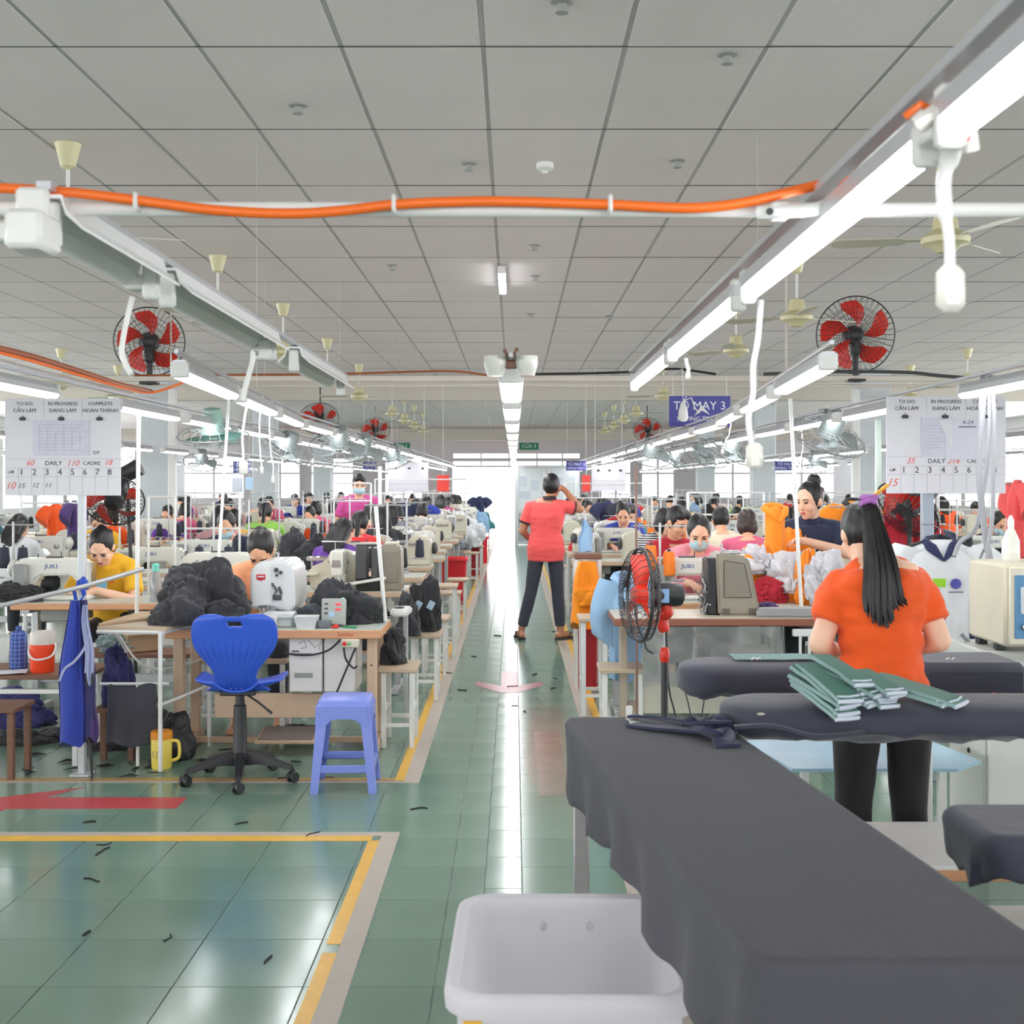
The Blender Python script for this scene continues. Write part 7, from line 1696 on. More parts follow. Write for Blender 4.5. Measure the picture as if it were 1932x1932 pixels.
# overlock machine seen from behind
GM = mat('taupe_enamel', (150, 142, 128), 0.4, var=0.05)
t = thing('overlock_machine', 'taupe overlock machine with its back to the aisle on the fan desk', 'sewing machine', (ax(1385, 7.2), 7.2, 0.76))
pr = [(-0.10, 0.0), (0.135, 0.0), (0.135, 0.02), (0.075, 0.30), (0.055, 0.33), (-0.10, 0.355), (-0.115, 0.33)]
part(t, 'body', MB().prism(pr, 0.24, Matrix.Translation((0, 0.16, 0)) @ Matrix.Rotation(PI / 2, 4, 'X')), GM, bevel=0.012)
part(t, 'back_panel', MB().prism([(-0.072, 0.10), (0.085, 0.10), (0.045, 0.29), (-0.072, 0.31)], 0.006, Matrix.Translation((0, -0.08, 0)) @ Matrix.Rotation(PI / 2, 4, 'X')), mat('taupe_panel', (136, 128, 116), 0.4, var=0.04), bevel=0.003)
part(t, 'looper_front', MB().bx(-0.165, -0.10, -0.06, 0.12, 0.0, 0.32, 0.012), DARK)
mb = MB(); rr = random.Random(3)
for k in range(26):
    p = V((-0.17, rr.uniform(-0.06, 0.08), rr.uniform(0.01, 0.22))); q = p + V((rr.uniform(-0.04, 0.02), rr.uniform(-0.03, 0.02), rr.uniform(-0.04, 0.05))); mb.tube([p, q, q + V((rr.uniform(-0.02, 0.02), -0.01, rr.uniform(-0.03, 0.03)))], 0.004, 5)
part(t, 'loopers', mb, STEEL, kind='stuff')
for x in (-0.06, 0.09): part(t, 'hinge', MB().bx(x - 0.02, x + 0.02, -0.09, -0.078, 0.01, 0.04, 0.002), mat('dark_taupe', (96, 90, 82), 0.5))
part(t, 'thread_mast', MB().tube([(-0.07, 0, 0.34), (-0.07, 0, 0.40)], 0.005, 6).box((-0.02, 0.0, 0.352), (0.10, 0.06, 0.02), 0.004).tube([(-0.04, 0, 0.36), (0.05, 0, 0.345)], 0.003, 5), STEEL)
t = thing('arm_pad', 'grey padded arm board lying on the end of the fan desk', 'pad', (ax(1490, 7.05), 7.05, 0.76)); part(t, 'pad', MB().prism([(p.x, p.y) for p in round_outline([(-0.20, -0.05), (0.22, -0.07), (0.22, 0.09), (-0.16, 0.06)], 0.04)], 0.05), mat('pad_grey', (156, 154, 154), 0.6, var=0.04), bevel=0.012)
heap('small purple cloth on the fan desk', 1452, 7.35, 0.76, 0.07, 0.06, 0.05, 61, cloth('dark_purple', (70, 54, 100), 0.4))
# pedestal fan
t = thing('pedestal_fan', 'black caged pedestal fan with red blades and red collar', 'fan', (0, 0, 0))
fc = at(1207, 1122, 5.62); aim = V((-0.985, -0.17, 0.02)).normalized(); Q = tuple(aim.to_track_quat('Z', 'Y').to_euler())
def lpart(nm, mb, m, **k): return part(t, nm, mb, m, loc=fc, rot=Q, **k)
CG = mat('cage_black', (44, 40, 42), 0.4, var=0.05)
lpart('cage', cage(MB(), 0.205, 0.065, 34, 0.0017, rings=5), CG)
lpart('cage_rim', MB().ring((0, 0, 0.0), (0, 0, 1), 0.206, 0.008, 60, 6).ring((0, 0, -0.03), (0, 0, 1), 0.200, 0.004, 60, 5), CG)
FB = mat('fan_red_translucent', (232, 60, 40), 0.35, var=0.03)
for mb in fan_blades(3, 0.04, 0.178, 0.3, 0.06, PI / 2 - 0.25): lpart('blade', mb, FB)
lpart('hub', MB().lathe([(0.04, -0.03), (0.042, 0.02), (0.03, 0.035), (0.0, 0.038)], 20), FB)
lpart('motor', MB().lathe([(0.05, -0.07), (0.052, -0.08), (0.052, -0.17), (0.046, -0.19), (0.03, -0.20), (0.0, -0.2)], 24), DARK)
mp = fc - aim * 0.12
part(t, 'motor_label', MB().box((0, 0, 0), (0.052, 0.002, 0.06), 0, Matrix.Translation(mp + V((-0.018, -0.053, 0.0))) @ Matrix.Rotation(-0.1, 4, 'Z')), mat('label_blue', (140, 180, 226), 0.5, var=0.1, scale=60), smooth=0)
px_ = ax(1254, 5.66)
neck = MB().tube(smooth_pts([mp + V((-0.004, 0, -0.045)), mp + V((0.006, 0, -0.075)), V((px_ - 0.012, 5.66, az(1165, 5.66))), V((px_, 5.66, az(1192, 5.66)))]), [0.026] * 4 + [0.03] * 4 + [0.026] * 4 + [0.02], 12)
part(t, 'neck', neck, RED)
part(t, 'rod', MB().tube([(px_, 5.66, az(1195, 5.66)), (px_, 5.66, az(1240, 5.66))], 0.0055, 10), STEEL)
part(t, 'collar', MB().lathe([(0.014, 0.045), (0.021, 0.03), (0.023, 0.012), (0.020, -0.012), (0.016, -0.022)], 18, Matrix.Translation((px_, 5.66, az(1240, 5.66)))), RED)
part(t, 'pole', MB().tube([(px_, 5.66, 0.04), (px_, 5.66, az(1247, 5.66))], 0.0155, 14), DARK)
part(t, 'base', MB().lathe([(0.19, 0.0), (0.19, 0.012), (0.16, 0.025), (0.03, 0.045), (0.022, 0.06)], 28, Matrix.Translation((px_, 5.66, 0))), DARK)
part(t, 'cord', MB().tube(smooth_pts([mp + V((0.0, 0.0, -0.05)), V((px_ + 0.02, 5.68, 0.6)), V((px_ + 0.06, 5.70, 0.4)), V((px_ + 0.04, 5.7, 0.02))]), 0.004, 6).tube(smooth_pts([fc + V((0.02, 0, -0.2)), fc + V((0.03, 0, -0.24)), fc + V((0.06, 0, -0.26))]), 0.004, 6), DARK)
# tall thin rod rising behind the fan
rod('long thin rod standing behind the pedestal fan', V((ax(1203, 5.9), 5.9, 0)), V((ax(1200, 5.9), 5.9, az(880, 5.9))), 0.0055, mat('brown_rod', (128, 96, 84), 0.5, var=0.1))
# machines and people behind the desk
sewing_table('table of the person in the blue face mask', (1.2, 8.05, 0), 0, 1.2, 0.56, 0.745, WOOD, DESKTOP, None)
sewing_machine('white sewing machine before the person in the blue face mask', (ax(1295, 8.3), 8.3, 0.745), PI, MWHITE, None)
sewing_machine('cream sewing machine at the far end of the masked person\'s table', (ax(1470, 8.3), 8.35, 0.745), PI, CREAM, None)
t = thread_stand('thread stand with two orange cones before the masked person', (ax(1245, 8.2), 8.2, 0.745), 0, 0.5, None)
for i, px in enumerate((1228, 1262)): cone('orange', 'orange thread cone on the masked person\'s table, %s the red shirted man' % ('below' if i == 0 else 'beside'), (ax(px, 8.2), 8.2, 0.945 - 0.04 * i), None, 1.15)
J = pose_sit(0.36, (-0.05, 0.55), 0.775, 0.10)
human('person', 'seated person wearing a pale blue face mask and pink shirt', J, (ax(1308, 9.0), 8.98, 0.03), 0.0, SKIN3, SHIRTS['palepink'], PANTS, 'bun', HAIR, 0.0085, 1.9, 1.0, None, True, True)
bench('bench under the masked person', (ax(1308, 9.0), 9.0, 0), 0, 0.5, 0.26, 0.455, None)
J = pose_sit(0.30, (0.28, 0.5), 0.775, 0.12); J['head'] += V((0, 0, 0.03))
human('person', 'man with short black hair in a crimson polo, looking down', J, (ax(1262, 9.9), 9.95, 0.03), 0.25, SKIN, SHIRTS['crimson'], PANTS, 'short', HAIR, 0.0085, 0.7, 1.08, None, False, True, SHIRTS['crimson'])
bench('bench under the crimson shirted man', (ax(1262, 9.9), 10.0, 0), 0, 0.5, 0.26, 0.485, None)
STR = mat('striped_cloth', (200, 200, 204), 0.85, var=0.0)
def stripe_nodes(m):
    nt = m.node_tree; N = nt.nodes; L = nt.links; b = N['Principled BSDF']
    tc = N.new('ShaderNodeTexCoord'); w = N.new('ShaderNodeTexWave'); w.bands_direction = 'Z'; w.inputs['Scale'].default_value = 16; w.inputs['Distortion'].default_value = 0.8
    L.new(tc.outputs['Object'], w.inputs['Vector']); mx = N.new('ShaderNodeMix'); mx.data_type = 'RGBA'; mx.inputs[6].default_value = (0.02, 0.02, 0.03, 1); mx.inputs[7].default_value = (0.7, 0.7, 0.7, 1)
    r = N.new('ShaderNodeMath'); r.operation = 'GREATER_THAN'; r.inputs[1].default_value = 0.5; L.new(w.outputs['Fac'], r.inputs[0]); L.new(r.outputs[0], mx.inputs[0]); L.new(mx.outputs[2], b.inputs['Base Color'])
stripe_nodes(STR)
J = pose_sit(0.30, (0.45, 0.35), 0.775, 0.12)
human('person', 'seated person in a striped top behind the crimson shirted man', J, (ax(1238, 11.2), 11.25, 0.02), 0.35, SKIN3, STR, PANTS, 'bob', HAIR, 0.011, 0.7, 0.95, None, False, True)
bench('bench under the person in the striped top', (ax(1238, 11.2), 11.3, 0), 0.3, 0.5, 0.26, 0.475, None)
J = pose_sit(0.22, (0.1, 0.3), 0.775, 0.12)
human('person', 'seated person in a pink tee seen from behind', J, (ax(1408, 10.6), 10.5, 0), PI - 0.1, SKIN, SHIRTS['pink'], PANTS, 'bob', HAIRB, 0.010, 0.7, 1.05, None, False, False)
bench('bench under the person in the pink tee', (ax(1408, 10.6), 10.45, 0), 0, 0.5, 0.26, 0.455, None)
J = pose_sit(0.22, (0.0, 0.3), 0.775, 0.12)
human('person', 'seated person in a cream shirt with a low dark bun, seen from behind', J, (ax(1362, 11.8), 11.7, 0), PI, SKIN, SHIRTS['cream'], PANTS, 'bun', HAIR, 0.011, 0.7, 1.0, None, False, False)
bench('bench under the person in the cream shirt', (ax(1362, 11.8), 11.65, 0), 0, 0.5, 0.26, 0.455, None)
# standing woman in the navy polo holding up an orange garment
J = {}
J['pelvis'] = V((0, 0, 0.82)); J['waist'] = V((0, 0, 0.96)); J['chest'] = V((0, -0.01, 1.10)); J['top'] = V((0, -0.01, 1.225)); J['neck'] = V((0, -0.03, 1.275)); J['head'] = V((-0.01, -0.075, 1.395)); J['yaw'], J['pitch'] = -0.65, 0.28
for i, q in ((0, -1), (1, 1)):
    J['sh%d' % i] = V((q * 0.17, 0.0, 1.195)); J['hip%d' % i] = V((q * 0.09, 0, 0.78)); J['kn%d' % i] = V((q * 0.095, -0.01, 0.44)); J['an%d' % i] = V((q * 0.10, 0.03, 0.085)); J['toe%d' % i] = V((q * 0.2, -1, 0))
J['el0'] = V((-0.22, -0.10, 0.98)); J['wr0'] = V((-0.27, -0.28, 1.08)); J['hd0'] = V((-0.3, -0.6, 0.6)); J['hn0'] = V((0.6, -0.3, -0.3))
J['el1'] = V((0.235, -0.12, 1.045)); J['wr1'] = V((-0.04, -0.30, 1.13)); J['hd1'] = V((-1, -0.25, 0.1)); J['hn1'] = V((0, -0.5, -0.9))
nv = human('person', 'standing person in a navy polo holding up an orange garment', J, (ax(1531, 8.35), 8.4, 0), -0.15, SKIN3, SHIRTS['navy'], PANTS, 'high_bun', HAIR, 0.0085, 0.72, 0.98, None, False, True, SHIRTS['navy'], 0.7, None, 0.03, False)
part(nv, 'name_badge', MB().bx(-0.045, 0.03, -0.142, -0.135, 1.03, 1.10, 0.002), mat('badge_pale', (150, 196, 222), 0.5, var=0.05), smooth=0)
part(nv, 'hair_clip', MB().ell((0.07, 0.03, 1.45), (0.03, 0.03, 0.03), None, 10, 8), mat('clip_wine', (110, 50, 60), 0.5))
hg = hanging_shirt('orange_garment', 'orange garment held up by the navy shirted person', at(1462, 955, 8.05), 0.25, ORANGECLOTH, 0.13, 0.36, None, 0, None, 'garment', 0, True, 8, 0.06)
# orange heap with plastic bags on the tables
for i, (px, y, z, a, b, c, sd, m, lb) in enumerate(((1388, 8.5, 0.755, 0.26, 0.16, 0.21, 71, ORANGECLOTH, 'orange garment sloping down beside the masked person'), (1448, 8.12, 0.755, 0.30, 0.18, 0.26, 72, ORANGECLOTH, 'orange garment under the white plastic bags'),
        (1505, 8.32, 0.755, 0.22, 0.16, 0.34, 73, ORANGECLOTH, 'orange garment heaped against the white pole'), (1452, 7.93, 0.755, 0.13, 0.08, 0.14, 74, SHIRTS['crimson'], 'red cloth scrap on the orange heap'),
        (1520, 7.85, 0.755, 0.08, 0.10, 0.26, 75, ORANGECLOTH, 'orange garment hanging at the heap end by the woman\'s elbow'))):
    heap(lb, px, y, z, a, b, c, sd, m, amp=0.28)
BAG = mat('white_plastic_bag', (222, 222, 228), 0.3, var=0.10, scale=8, bump=0.8, bscale=14, alpha=0.85)
for px, y, z, a, b, c, sd, lb in ((1432, 8.02, 0.93, 0.19, 0.12, 0.13, 81, 'white plastic bag on the orange heap'), (1497, 7.95, 0.82, 0.18, 0.11, 0.20, 82, 'crumpled white plastic bag beside the white pole'), (1556, 7.75, 0.755, 0.14, 0.10, 0.26, 83, 'white plastic bag near the orange tee sleeve'), (1352, 9.2, 0.80, 0.12, 0.10, 0.12, 84, 'white plastic bag beside the masked person')):
    heap(lb, px, y, z, a, b, c, sd, BAG, cat='bag', name='plastic_bag', amp=0.4)
sewing_table('table under the orange heap and plastic bags', (ax(1510, 8.05), 7.72, 0), 0, 0.9, 0.62, 0.755, WOOD, DESKTOP, None)
# stool with the orange garments, red bin and bench beside the aisle
t = thing('wood_stool', 'brown wooden stool holding orange garments beside the aisle', 'stool', (ax(1108, 9.4), 9.4, 0))
part(t, 'seat', MB().bx(-0.10, 0.10, -0.12, 0.12, 0.945, 0.985, 0.006), BROWN)
for i in (-1, 1):
    for j in (-1, 1): part(t, 'leg', MB().box((i * 0.085, j * 0.10, 0.472), (0.026, 0.026, 0.945), 0.003), PIPE)
OG = cloth('bright_orange', (252, 150, 24), 0.4)
hung_cloth('orange_garment', 'bunched orange garments hanging from the brown stool', V((ax(1108, 9.25), 9.22, 0.935)), 0.06, 0.118, 0.46, OG, 3, 0.07, 0.03)
heap('tied orange bundle over the hanging orange garments', 1106, 9.18, 0.62, 0.09, 0.06, 0.14, 91, OG)
crate('bin', 'red plastic bin under the orange garments', (ax(1108, 9.45), 9.42, 0), 0, 0.15, 0.18, 0.42, mat('bin_dark_red', (176, 36, 44), 0.4, var=0.05), 0.9, None, 'bin', 0.008, 0.006, 0.02)
hung_cloth('sky_garment', 'sky blue cloth tied up behind the brown stool', V((ax(1105, 9.7), 9.7, 1.22)), 0.012, 0.055, 0.24, SHIRTS['sky'], 5, 0.03, 0.01)
rod('short rod holding the sky blue cloth', V((ax(1105, 9.72), 9.72, 0.0)), V((ax(1105, 9.72), 9.72, 1.25)), 0.008)
bench('white bench beside the orange garments, at the aisle', (ax(1120, 8.3), 8.35, 0), 0, 0.2, 0.34, 0.63, None)
bench('low bench in front of the sky blue jacket', (ax(1170, 7.35), 7.3, 0), 0, 0.26, 0.30, 0.455, None)
t = hanging_shirt('sky_jacket', 'sky blue jacket with dark piping hanging beside the fan desk', V((ax(1180, 7.55), 7.56, az(1085, 7.55))), 0.3, SHIRTS['sky'], 0.22, 0.62, None, 0.40, None, 'jacket', 0.4, True, 4, 0.07)
t = thing('clothes_post', 'thin grey post holding the sky blue jacket', 'post', (ax(1172, 7.62), 7.62, 0)); part(t, 'post', MB().tube([(0, 0, 0), (0, 0, 0.97)], 0.01, 8), LGREY); part(t, 'hook', MB().tube([(0, 0, 0.965), (0, -0.05, 0.975), (0, -0.07, 0.96)], 0.005, 6), LGREY); part(t, 'foot', MB().lathe([(0.09, 0), (0.09, 0.012), (0.012, 0.02)], 16), LGREY)
# the woman standing in the aisle
J = {}
J['pelvis'] = V((0, 0, 0.87)); J['waist'] = V((0.0, 0, 1.02)); J['chest'] = V((0.01, 0.0, 1.17)); J['top'] = V((0.015, 0.0, 1.305)); J['neck'] = V((0.03, 0.0, 1.36)); J['head'] = V((0.06, 0.02, 1.472)); J['yaw'], J['pitch'] = PI - 0.35, 0.05
J['sh0'] = V((0.165, 0, 1.275)); J['el0'] = V((0.33, 0.03, 1.245)); J['wr0'] = V((0.185, 0.06, 1.43)); J['hd0'] = V((-0.6, 0.1, 0.45)); J['hn0'] = V((-0.2, 0.2, -0.9))
J['sh1'] = V((-0.145, 0, 1.265)); J['el1'] = V((-0.225, 0.02, 1.04)); J['wr1'] = V((-0.13, 0.20, 0.93)); J['hd1'] = V((0.5, 0.7, -0.3)); J['hn1'] = V((0.4, -0.4, -0.5))
J['hip0'] = V((0.085, 0, 0.83)); J['hip1'] = V((-0.085, 0, 0.83)); J['kn0'] = V((0.11, 0.01, 0.47)); J['kn1'] = V((-0.14, 0.0, 0.47)); J['an0'] = V((0.14, 0.0, 0.088)); J['an1'] = V((-0.235, 0.02, 0.088)); J['toe0'] = V((0.75, 0.65, 0)); J['toe1'] = V((-0.25, 1, 0))
rw = human('person', 'woman in a coral polo and dark trousers standing in the aisle', J, (ax(1030, 12.2), 12.2, 0.006), 0, SKIN2, SHIRTS['coral'], cloth('slate_trousers', (58, 60, 74), 0.25), 'crop', HAIR, 0.0085, 0.66, 1.02, None, False, True, cloth('collar_black', (48, 30, 34), 0.2), 0.9, None, 0.05, False, 1.0, 0.005, 1.0, True, DARK, 0.92, 0.006, 1.0, 1.0, cloth('collar_black', (48, 30, 34), 0.2))
# ------------------------------------------------------------------ the sewing rows running back to the doorway
def merged(root, name):
    """one mesh of a thing and its parts, for copies too far away to show them"""
    bm = bmesh.new(); mats = []
    def rec(o, M):
        if o.data and hasattr(o.data, 'polygons'):
            me = o.data.copy(); me.transform(M); off = []
            for m in me.materials:
                if m not in mats: mats.append(m)
                off.append(mats.index(m))
            for p in me.polygons: p.material_index = off[p.material_index] if off else 0
            bm.from_mesh(me); bpy.data.meshes.remove(me)
        for c in o.children:
            q = c.matrix_basis
            rec(c, M @ q)
    rec(root, Matrix.Identity(4))
    me = bpy.data.meshes.new(name); bm.to_mesh(me); bm.free()
    for m in mats: me.materials.append(m)
    return me
def far(me, name, label, cat, group, loc, rz=0):
    return tag(put(name, me, None, loc, rz), label, cat, group)
ROWS = {'L1': (-1.33, 'blue chair row'), 'L2': (-2.72, 'red thermos row'), 'L3': (-4.5, 'third row, thermos side'), 'L4': (-7.1, 'column row, thermos side'),
        'R1': (1.18, 'pedestal fan row'), 'R2': (2.74, 'steam box row'), 'R3': (4.5, 'third row, ironing side'), 'R4': (7.1, 'column row, ironing side')}
GROUPN = {'L1': 'blue chair row', 'L2': 'red thermos row', 'L3': 'third row, thermos side', 'L4': 'column row, thermos side', 'R1': 'pedestal fan row', 'R2': 'steam box row', 'R3': 'third row, ironing side', 'R4': 'column row, ironing side'}
ppl = {}
def proto_person(key, hair, face, mask, sleeve=0.7, hairm=None):
    J = pose_sit(0.34, (0.0, 0.55 if face else 0.45), 0.775, 0.12)
    o = human('person', 'seated person at the sewing tables', J, (0, 0, 0), 0, (SKIN, SKIN3)[len(ppl) % 2], SHIRTS['grey'], PANTS, hair, hairm or HAIR, 0.014, sleeve, 1.0, 'seated sewers', mask, face)
    ppl[key] = o
first_used = set()
for key, a in {'bun': ('bun', True, False), 'man': ('short', True, False), 'mask': ('mask_bun', True, True), 'long': ('long', False, False), 'pony': ('pony', False, False), 'bob': ('bob', False, False)}.items():
    proto_person(key, *a)
CAMK = ('bun', 'man', 'mask'); AWAYK = ('long', 'pony', 'bob')
table0 = sewing_table('x', (0, 0, 0), 0, 1.16, 0.56, 0.74, mat('pale_edge', (204, 178, 152), 0.5, var=0.08))
mach0 = sewing_machine('x', (0, 0, 0)); over0 = overlock('x', (0, 0, 0)); stand0 = thread_stand('x', (0, 0, 0)); bench0 = bench('x', (0, 0, 0), 0, 0.46, 0.26, 0.455)
FT = merged(table0, 'sewing_table'); FM = merged(mach0, 'sewing_machine'); FO = merged(over0, 'overlock_machine'); FS = merged(stand0, 'thread_stand'); FB_ = merged(bench0, 'bench')
def words_for(k, row): return '%s table of the %s' % (ORD[k], ROWS[row][1])
SN = [s for s in SHIRTS if s not in ('coral', 'cream')]
def station(row, k, y, face, shirt=None, who=None, over=False, conec='navy', empty=False, dx=0.0):
    X = ROWS[row][0] + dx + RND.uniform(-0.03, 0.03); w = words_for(k, row); g = GROUPN[row]; near = y < 14.5
    H = 0.74
    if near: dup(table0, (X, y, 0), 0, 'sewing table, ' + w, 'sewing tables, ' + g)
    else: far(FT, 'sewing_table', 'sewing table, ' + w, 'table', 'sewing tables, ' + g, (X, y, 0))
    rz = 0 if face == 'away' else PI
    mx = X + RND.uniform(-0.12, 0.12); my = y + (0.26 if face == 'away' else 0.30)
    if over:
        if near: dup(over0, (mx, my, H), rz, 'cream overlock machine, ' + w, 'overlock machines, ' + g)
        else: far(FO, 'overlock_machine', 'cream overlock machine, ' + w, 'sewing machine', 'overlock machines, ' + g, (mx, my, H), rz)
    else:
        if near: dup(mach0, (mx, my, H), rz, 'white sewing machine, ' + w, 'sewing machines, ' + g)
        else: far(FM, 'sewing_machine', 'white sewing machine, ' + w, 'sewing machine', 'sewing machines, ' + g, (mx, my, H), rz)
    sx = X + (0.42 if row[0] == 'L' else -0.42) * (-1 if row in ('L1', 'R1') and k > 2 else 1); sy = y + (0.44 if face == 'away' else 0.12)
    if near: dup(stand0, (sx, sy, H), 0, 'thread stand, ' + w, 'thread stands, ' + g)
    else: far(FS, 'thread_stand', 'thread stand, ' + w, 'thread stand', 'thread stands, ' + g, (sx, sy, H))
    if y < 20:
        for i in (-1, 1): cone(conec, '%s thread cone, %s side of the stand, %s' % (conec, 'aisle' if (i > 0) == (row[0] == 'L') else 'wall', w), (sx + i * 0.11, sy, H + 0.139), 'thread cones, ' + g, 1.05)
    if row in ('L1', 'R1') and k > 2 and k % 5 != 1:
        ex = (-0.96 if row == 'L1' else 0.80) + RND.uniform(-0.08, 0.06); er = (PI if row == 'R1' else 0) + RND.uniform(-0.5, 0.5); ey = y + 0.25 + RND.uniform(-0.05, 0.06)
        flat = k % 2 == 0
        lab = ('white sewing machine turned at the aisle end, ' if flat else 'cream overlock machine at the aisle end, ') + w
        if near: dup(mach0 if flat else over0, (ex, ey, H), er + (1.3 if flat else 0), lab, 'aisle end machines, ' + g)
        else: far(FM if flat else FO, 'sewing_machine' if flat else 'overlock_machine', lab, 'sewing machine', 'aisle end machines, ' + g, (ex, ey, H), er + (1.3 if flat else 0))
    py = y - 0.17 if face == 'away' else y + 0.74
    px = mx + (-0.12 if face == 'away' else 0.12)
    if near: dup(bench0, (px, py + (-0.06 if face == 'away' else 0.06), 0), 0, 'bench, ' + w, 'benches, ' + g)
    elif y < 22: far(FB_, 'bench', 'bench, ' + w, 'bench', 'benches, ' + g, (px, py + (-0.06 if face == 'away' else 0.06), 0))
    if not empty:
        who = who or RND.choice(AWAYK if face == 'away' else CAMK)
        shirt = shirt or RND.choice(SN)
        m = SHIRTS[shirt]; lb = 'person in a %s shirt, %s' % ({'palepink': 'pale pink', 'dustyrose': 'dusty rose', 'royal': 'royal blue', 'sky': 'sky blue'}.get(shirt, shirt), w)
        o = dup(ppl[who], (px, py, 0), (PI if face == 'away' else 0) + RND.uniform(-0.25, 0.25), lb, 'seated people, ' + g, {'shirt': m}, RND.uniform(0.95, 1.03),
                skip=() if y < 16 else ('eye', 'eyebrow', 'lips'))
# blue chair row
station('L1', 1, 8.95, 'away', empty=True, over=True, conec='black', dx=0.0)
for k, (y, s, who) in enumerate(((10.3, 'purple', 'long'), (11.6, 'red', 'pony'), (12.9, 'black', 'long'), (14.2, 'crimson', 'bob'), (15.5, 'grey', 'long'), (16.8, None, None), (18.1, None, None), (19.4, None, None), (20.7, None, None), (22.2, None, None), (23.8, None, None), (25.4, None, None), (27.2, None, None), (29, None, None), (31, None, None), (33, None, None)), 2):
    station('L1', k, y, 'away', s, who, over=k % 3 == 0, conec='black' if k % 2 else 'navy')
# red thermos row
for k, (y, f, s, who, e) in enumerate(((9.5, 'cam', None, None, True), (10.8, 'cam', 'navy', 'mask', False), (12.1, 'away', 'dustyrose', 'bob', False), (13.4, 'away', 'yellow', 'bob', False), (14.7, 'away', 'green', 'pony', False), (16.0, 'cam', 'orange', 'bun', False), (17.4, 'away', None, None, False),
        (18.8, 'cam', 'orange', None, False), (20.2, 'away', None, None, False), (22, 'cam', None, None, False), (24, 'away', None, None, False), (26, 'cam', None, None, False), (28.5, 'away', None, None, False), (31, 'cam', None, None, False)), 1):
    station('L2', k, y, f, s, who, over=k % 4 == 3, empty=e, conec='navy')
# pedestal fan row
for k, (y, f, s, who, e) in enumerate(((12.4, 'cam', None, None, True), (13.7, 'cam', 'royal', 'bun', False), (15.0, 'cam', 'teal', 'man', False), (16.3, 'cam', 'crimson', None, False), (17.6, 'cam', None, None, False), (18.9, 'cam', 'royal', None, False), (20.2, 'cam', None, None, False), (22, 'cam', None, None, False),
        (24, 'cam', None, None, False), (26, 'cam', None, None, False), (28.5, 'cam', None, None, False)), 4):
    station('R1', k, y, f, s, who, over=k % 3 == 1, empty=e, conec='orange' if y < 18 else 'white')
# steam box row
for k, (y, f, s, who, e) in enumerate(((8.6, 'cam', None, None, True), (9.9, 'cam', 'grey', 'mask', False), (11.2, 'cam', 'royal', 'mask', False), (12.5, 'away', 'sky', 'pony', False), (13.8, 'cam', None, None, False), (15.2, 'cam', None, None, False), (16.6, 'away', None, None, False), (18, 'cam', None, None, False), (19.6, 'away', None, None, False),
        (21.6, 'cam', None, None, False), (24, 'cam', None, None, False), (27, 'away', None, None, False), (30, 'cam', None, None, False)), 1):
    station('R2', k, y, f, s, who, over=k % 3 == 2, empty=e, conec='orange' if k < 3 else 'white')
for row in ('L3', 'R3'):
    for k in range(15):
        y = 11.6 + k * 1.45
        f = 'cam' if (k + (row == 'R3')) % 2 else 'away'
        station(row, k, y, f, ('orange' if k == 2 and row == 'L3' else 'yellow' if k == 1 and row == 'L3' else None), None, over=k % 3 == 1, conec='navy' if row == 'L3' else 'black', empty=RND.random() < 0.15)
for row in ('L4', 'R4'):
    for k in range(9):
        y = 17.5 + k * 1.8
        station(row, k, y, 'cam' if k % 2 else 'away', None, None, over=k % 3 == 1, conec='black', empty=RND.random() < 0.15)
def remove_tree(o):
    for c in list(o.children): remove_tree(c)
    bpy.data.objects.remove(o)
for o in list(ppl.values()) + [table0, mach0, over0, stand0, bench0]: remove_tree(o)

# things on the second table of the blue chair row
t = thing('overlock_machine', 'taupe machine with its back to the aisle, second table of the blue chair row', 'sewing machine', (ax(738, 9.0), 9.08, 0.74))
part(t, 'body', MB().prism([(-0.075, 0.0), (0.075, 0.0), (0.07, 0.30), (0.05, 0.325), (-0.06, 0.33), (-0.075, 0.31)], 0.26, Matrix.Translation((0, 0.14, 0)) @ Matrix.Rotation(PI / 2, 4, 'X')), GM, bevel=0.012)
part(t, 'back_panel', MB().bx(-0.05, 0.05, -0.127, -0.12, 0.06, 0.28, 0.003), mat('taupe_panel', (136, 128, 116), 0.4)); part(t, 'top_cap', MB().box((0, 0, 0.335), (0.09, 0.16, 0.02), 0.006), CREAM)
t = thing('monitor', 'black machine housing with an angled white rail on the second blue chair table', 'machine', (ax(690, 8.85), 8.98, 0.74))
part(t, 'screen', MB().bx(-0.08, 0.0, -0.06, 0.06, 0.09, 0.32, 0.008).bx(0.03, 0.08, -0.06, 0.06, 0.09, 0.30, 0.008), DGREY); part(t, 'frame', MB().bx(-0.08, 0.075, -0.04, 0.04, 0.315, 0.33, 0.003).bx(-0.085, 0.085, 0.0, 0.06, 0.0, 0.10, 0.006), DARK)
part(t, 'rail', MB().box((0, -0.09, 0.075), (0.30, 0.04, 0.02), 0.004, Matrix.Rotation(-0.16, 4, 'Y')), WHITE)
t = thing('bartack_machine', 'small white bartack machine on the second table of the blue chair row', 'sewing machine', (ax(637, 8.95), 9.0, 0.74))
part(t, 'head', MB().bx(-0.045, 0.045, -0.12, 0.14, 0.11, 0.29, 0.012), MWHITE); part(t, 'column', MB().bx(-0.045, 0.045, 0.02, 0.14, 0.0, 0.14, 0.006), MWHITE); part(t, 'needle_clamp', MB().tube([(0.02, -0.10, 0.14), (0.02, -0.10, 0.06)], 0.008, 8).box((0.0, -0.12, 0.2), (0.06, 0.02, 0.05), 0.004), STEEL); part(t, 'bed', MB().bx(-0.10, 0.06, -0.2, 0.1, 0.0, 0.06, 0.008), MWHITE)
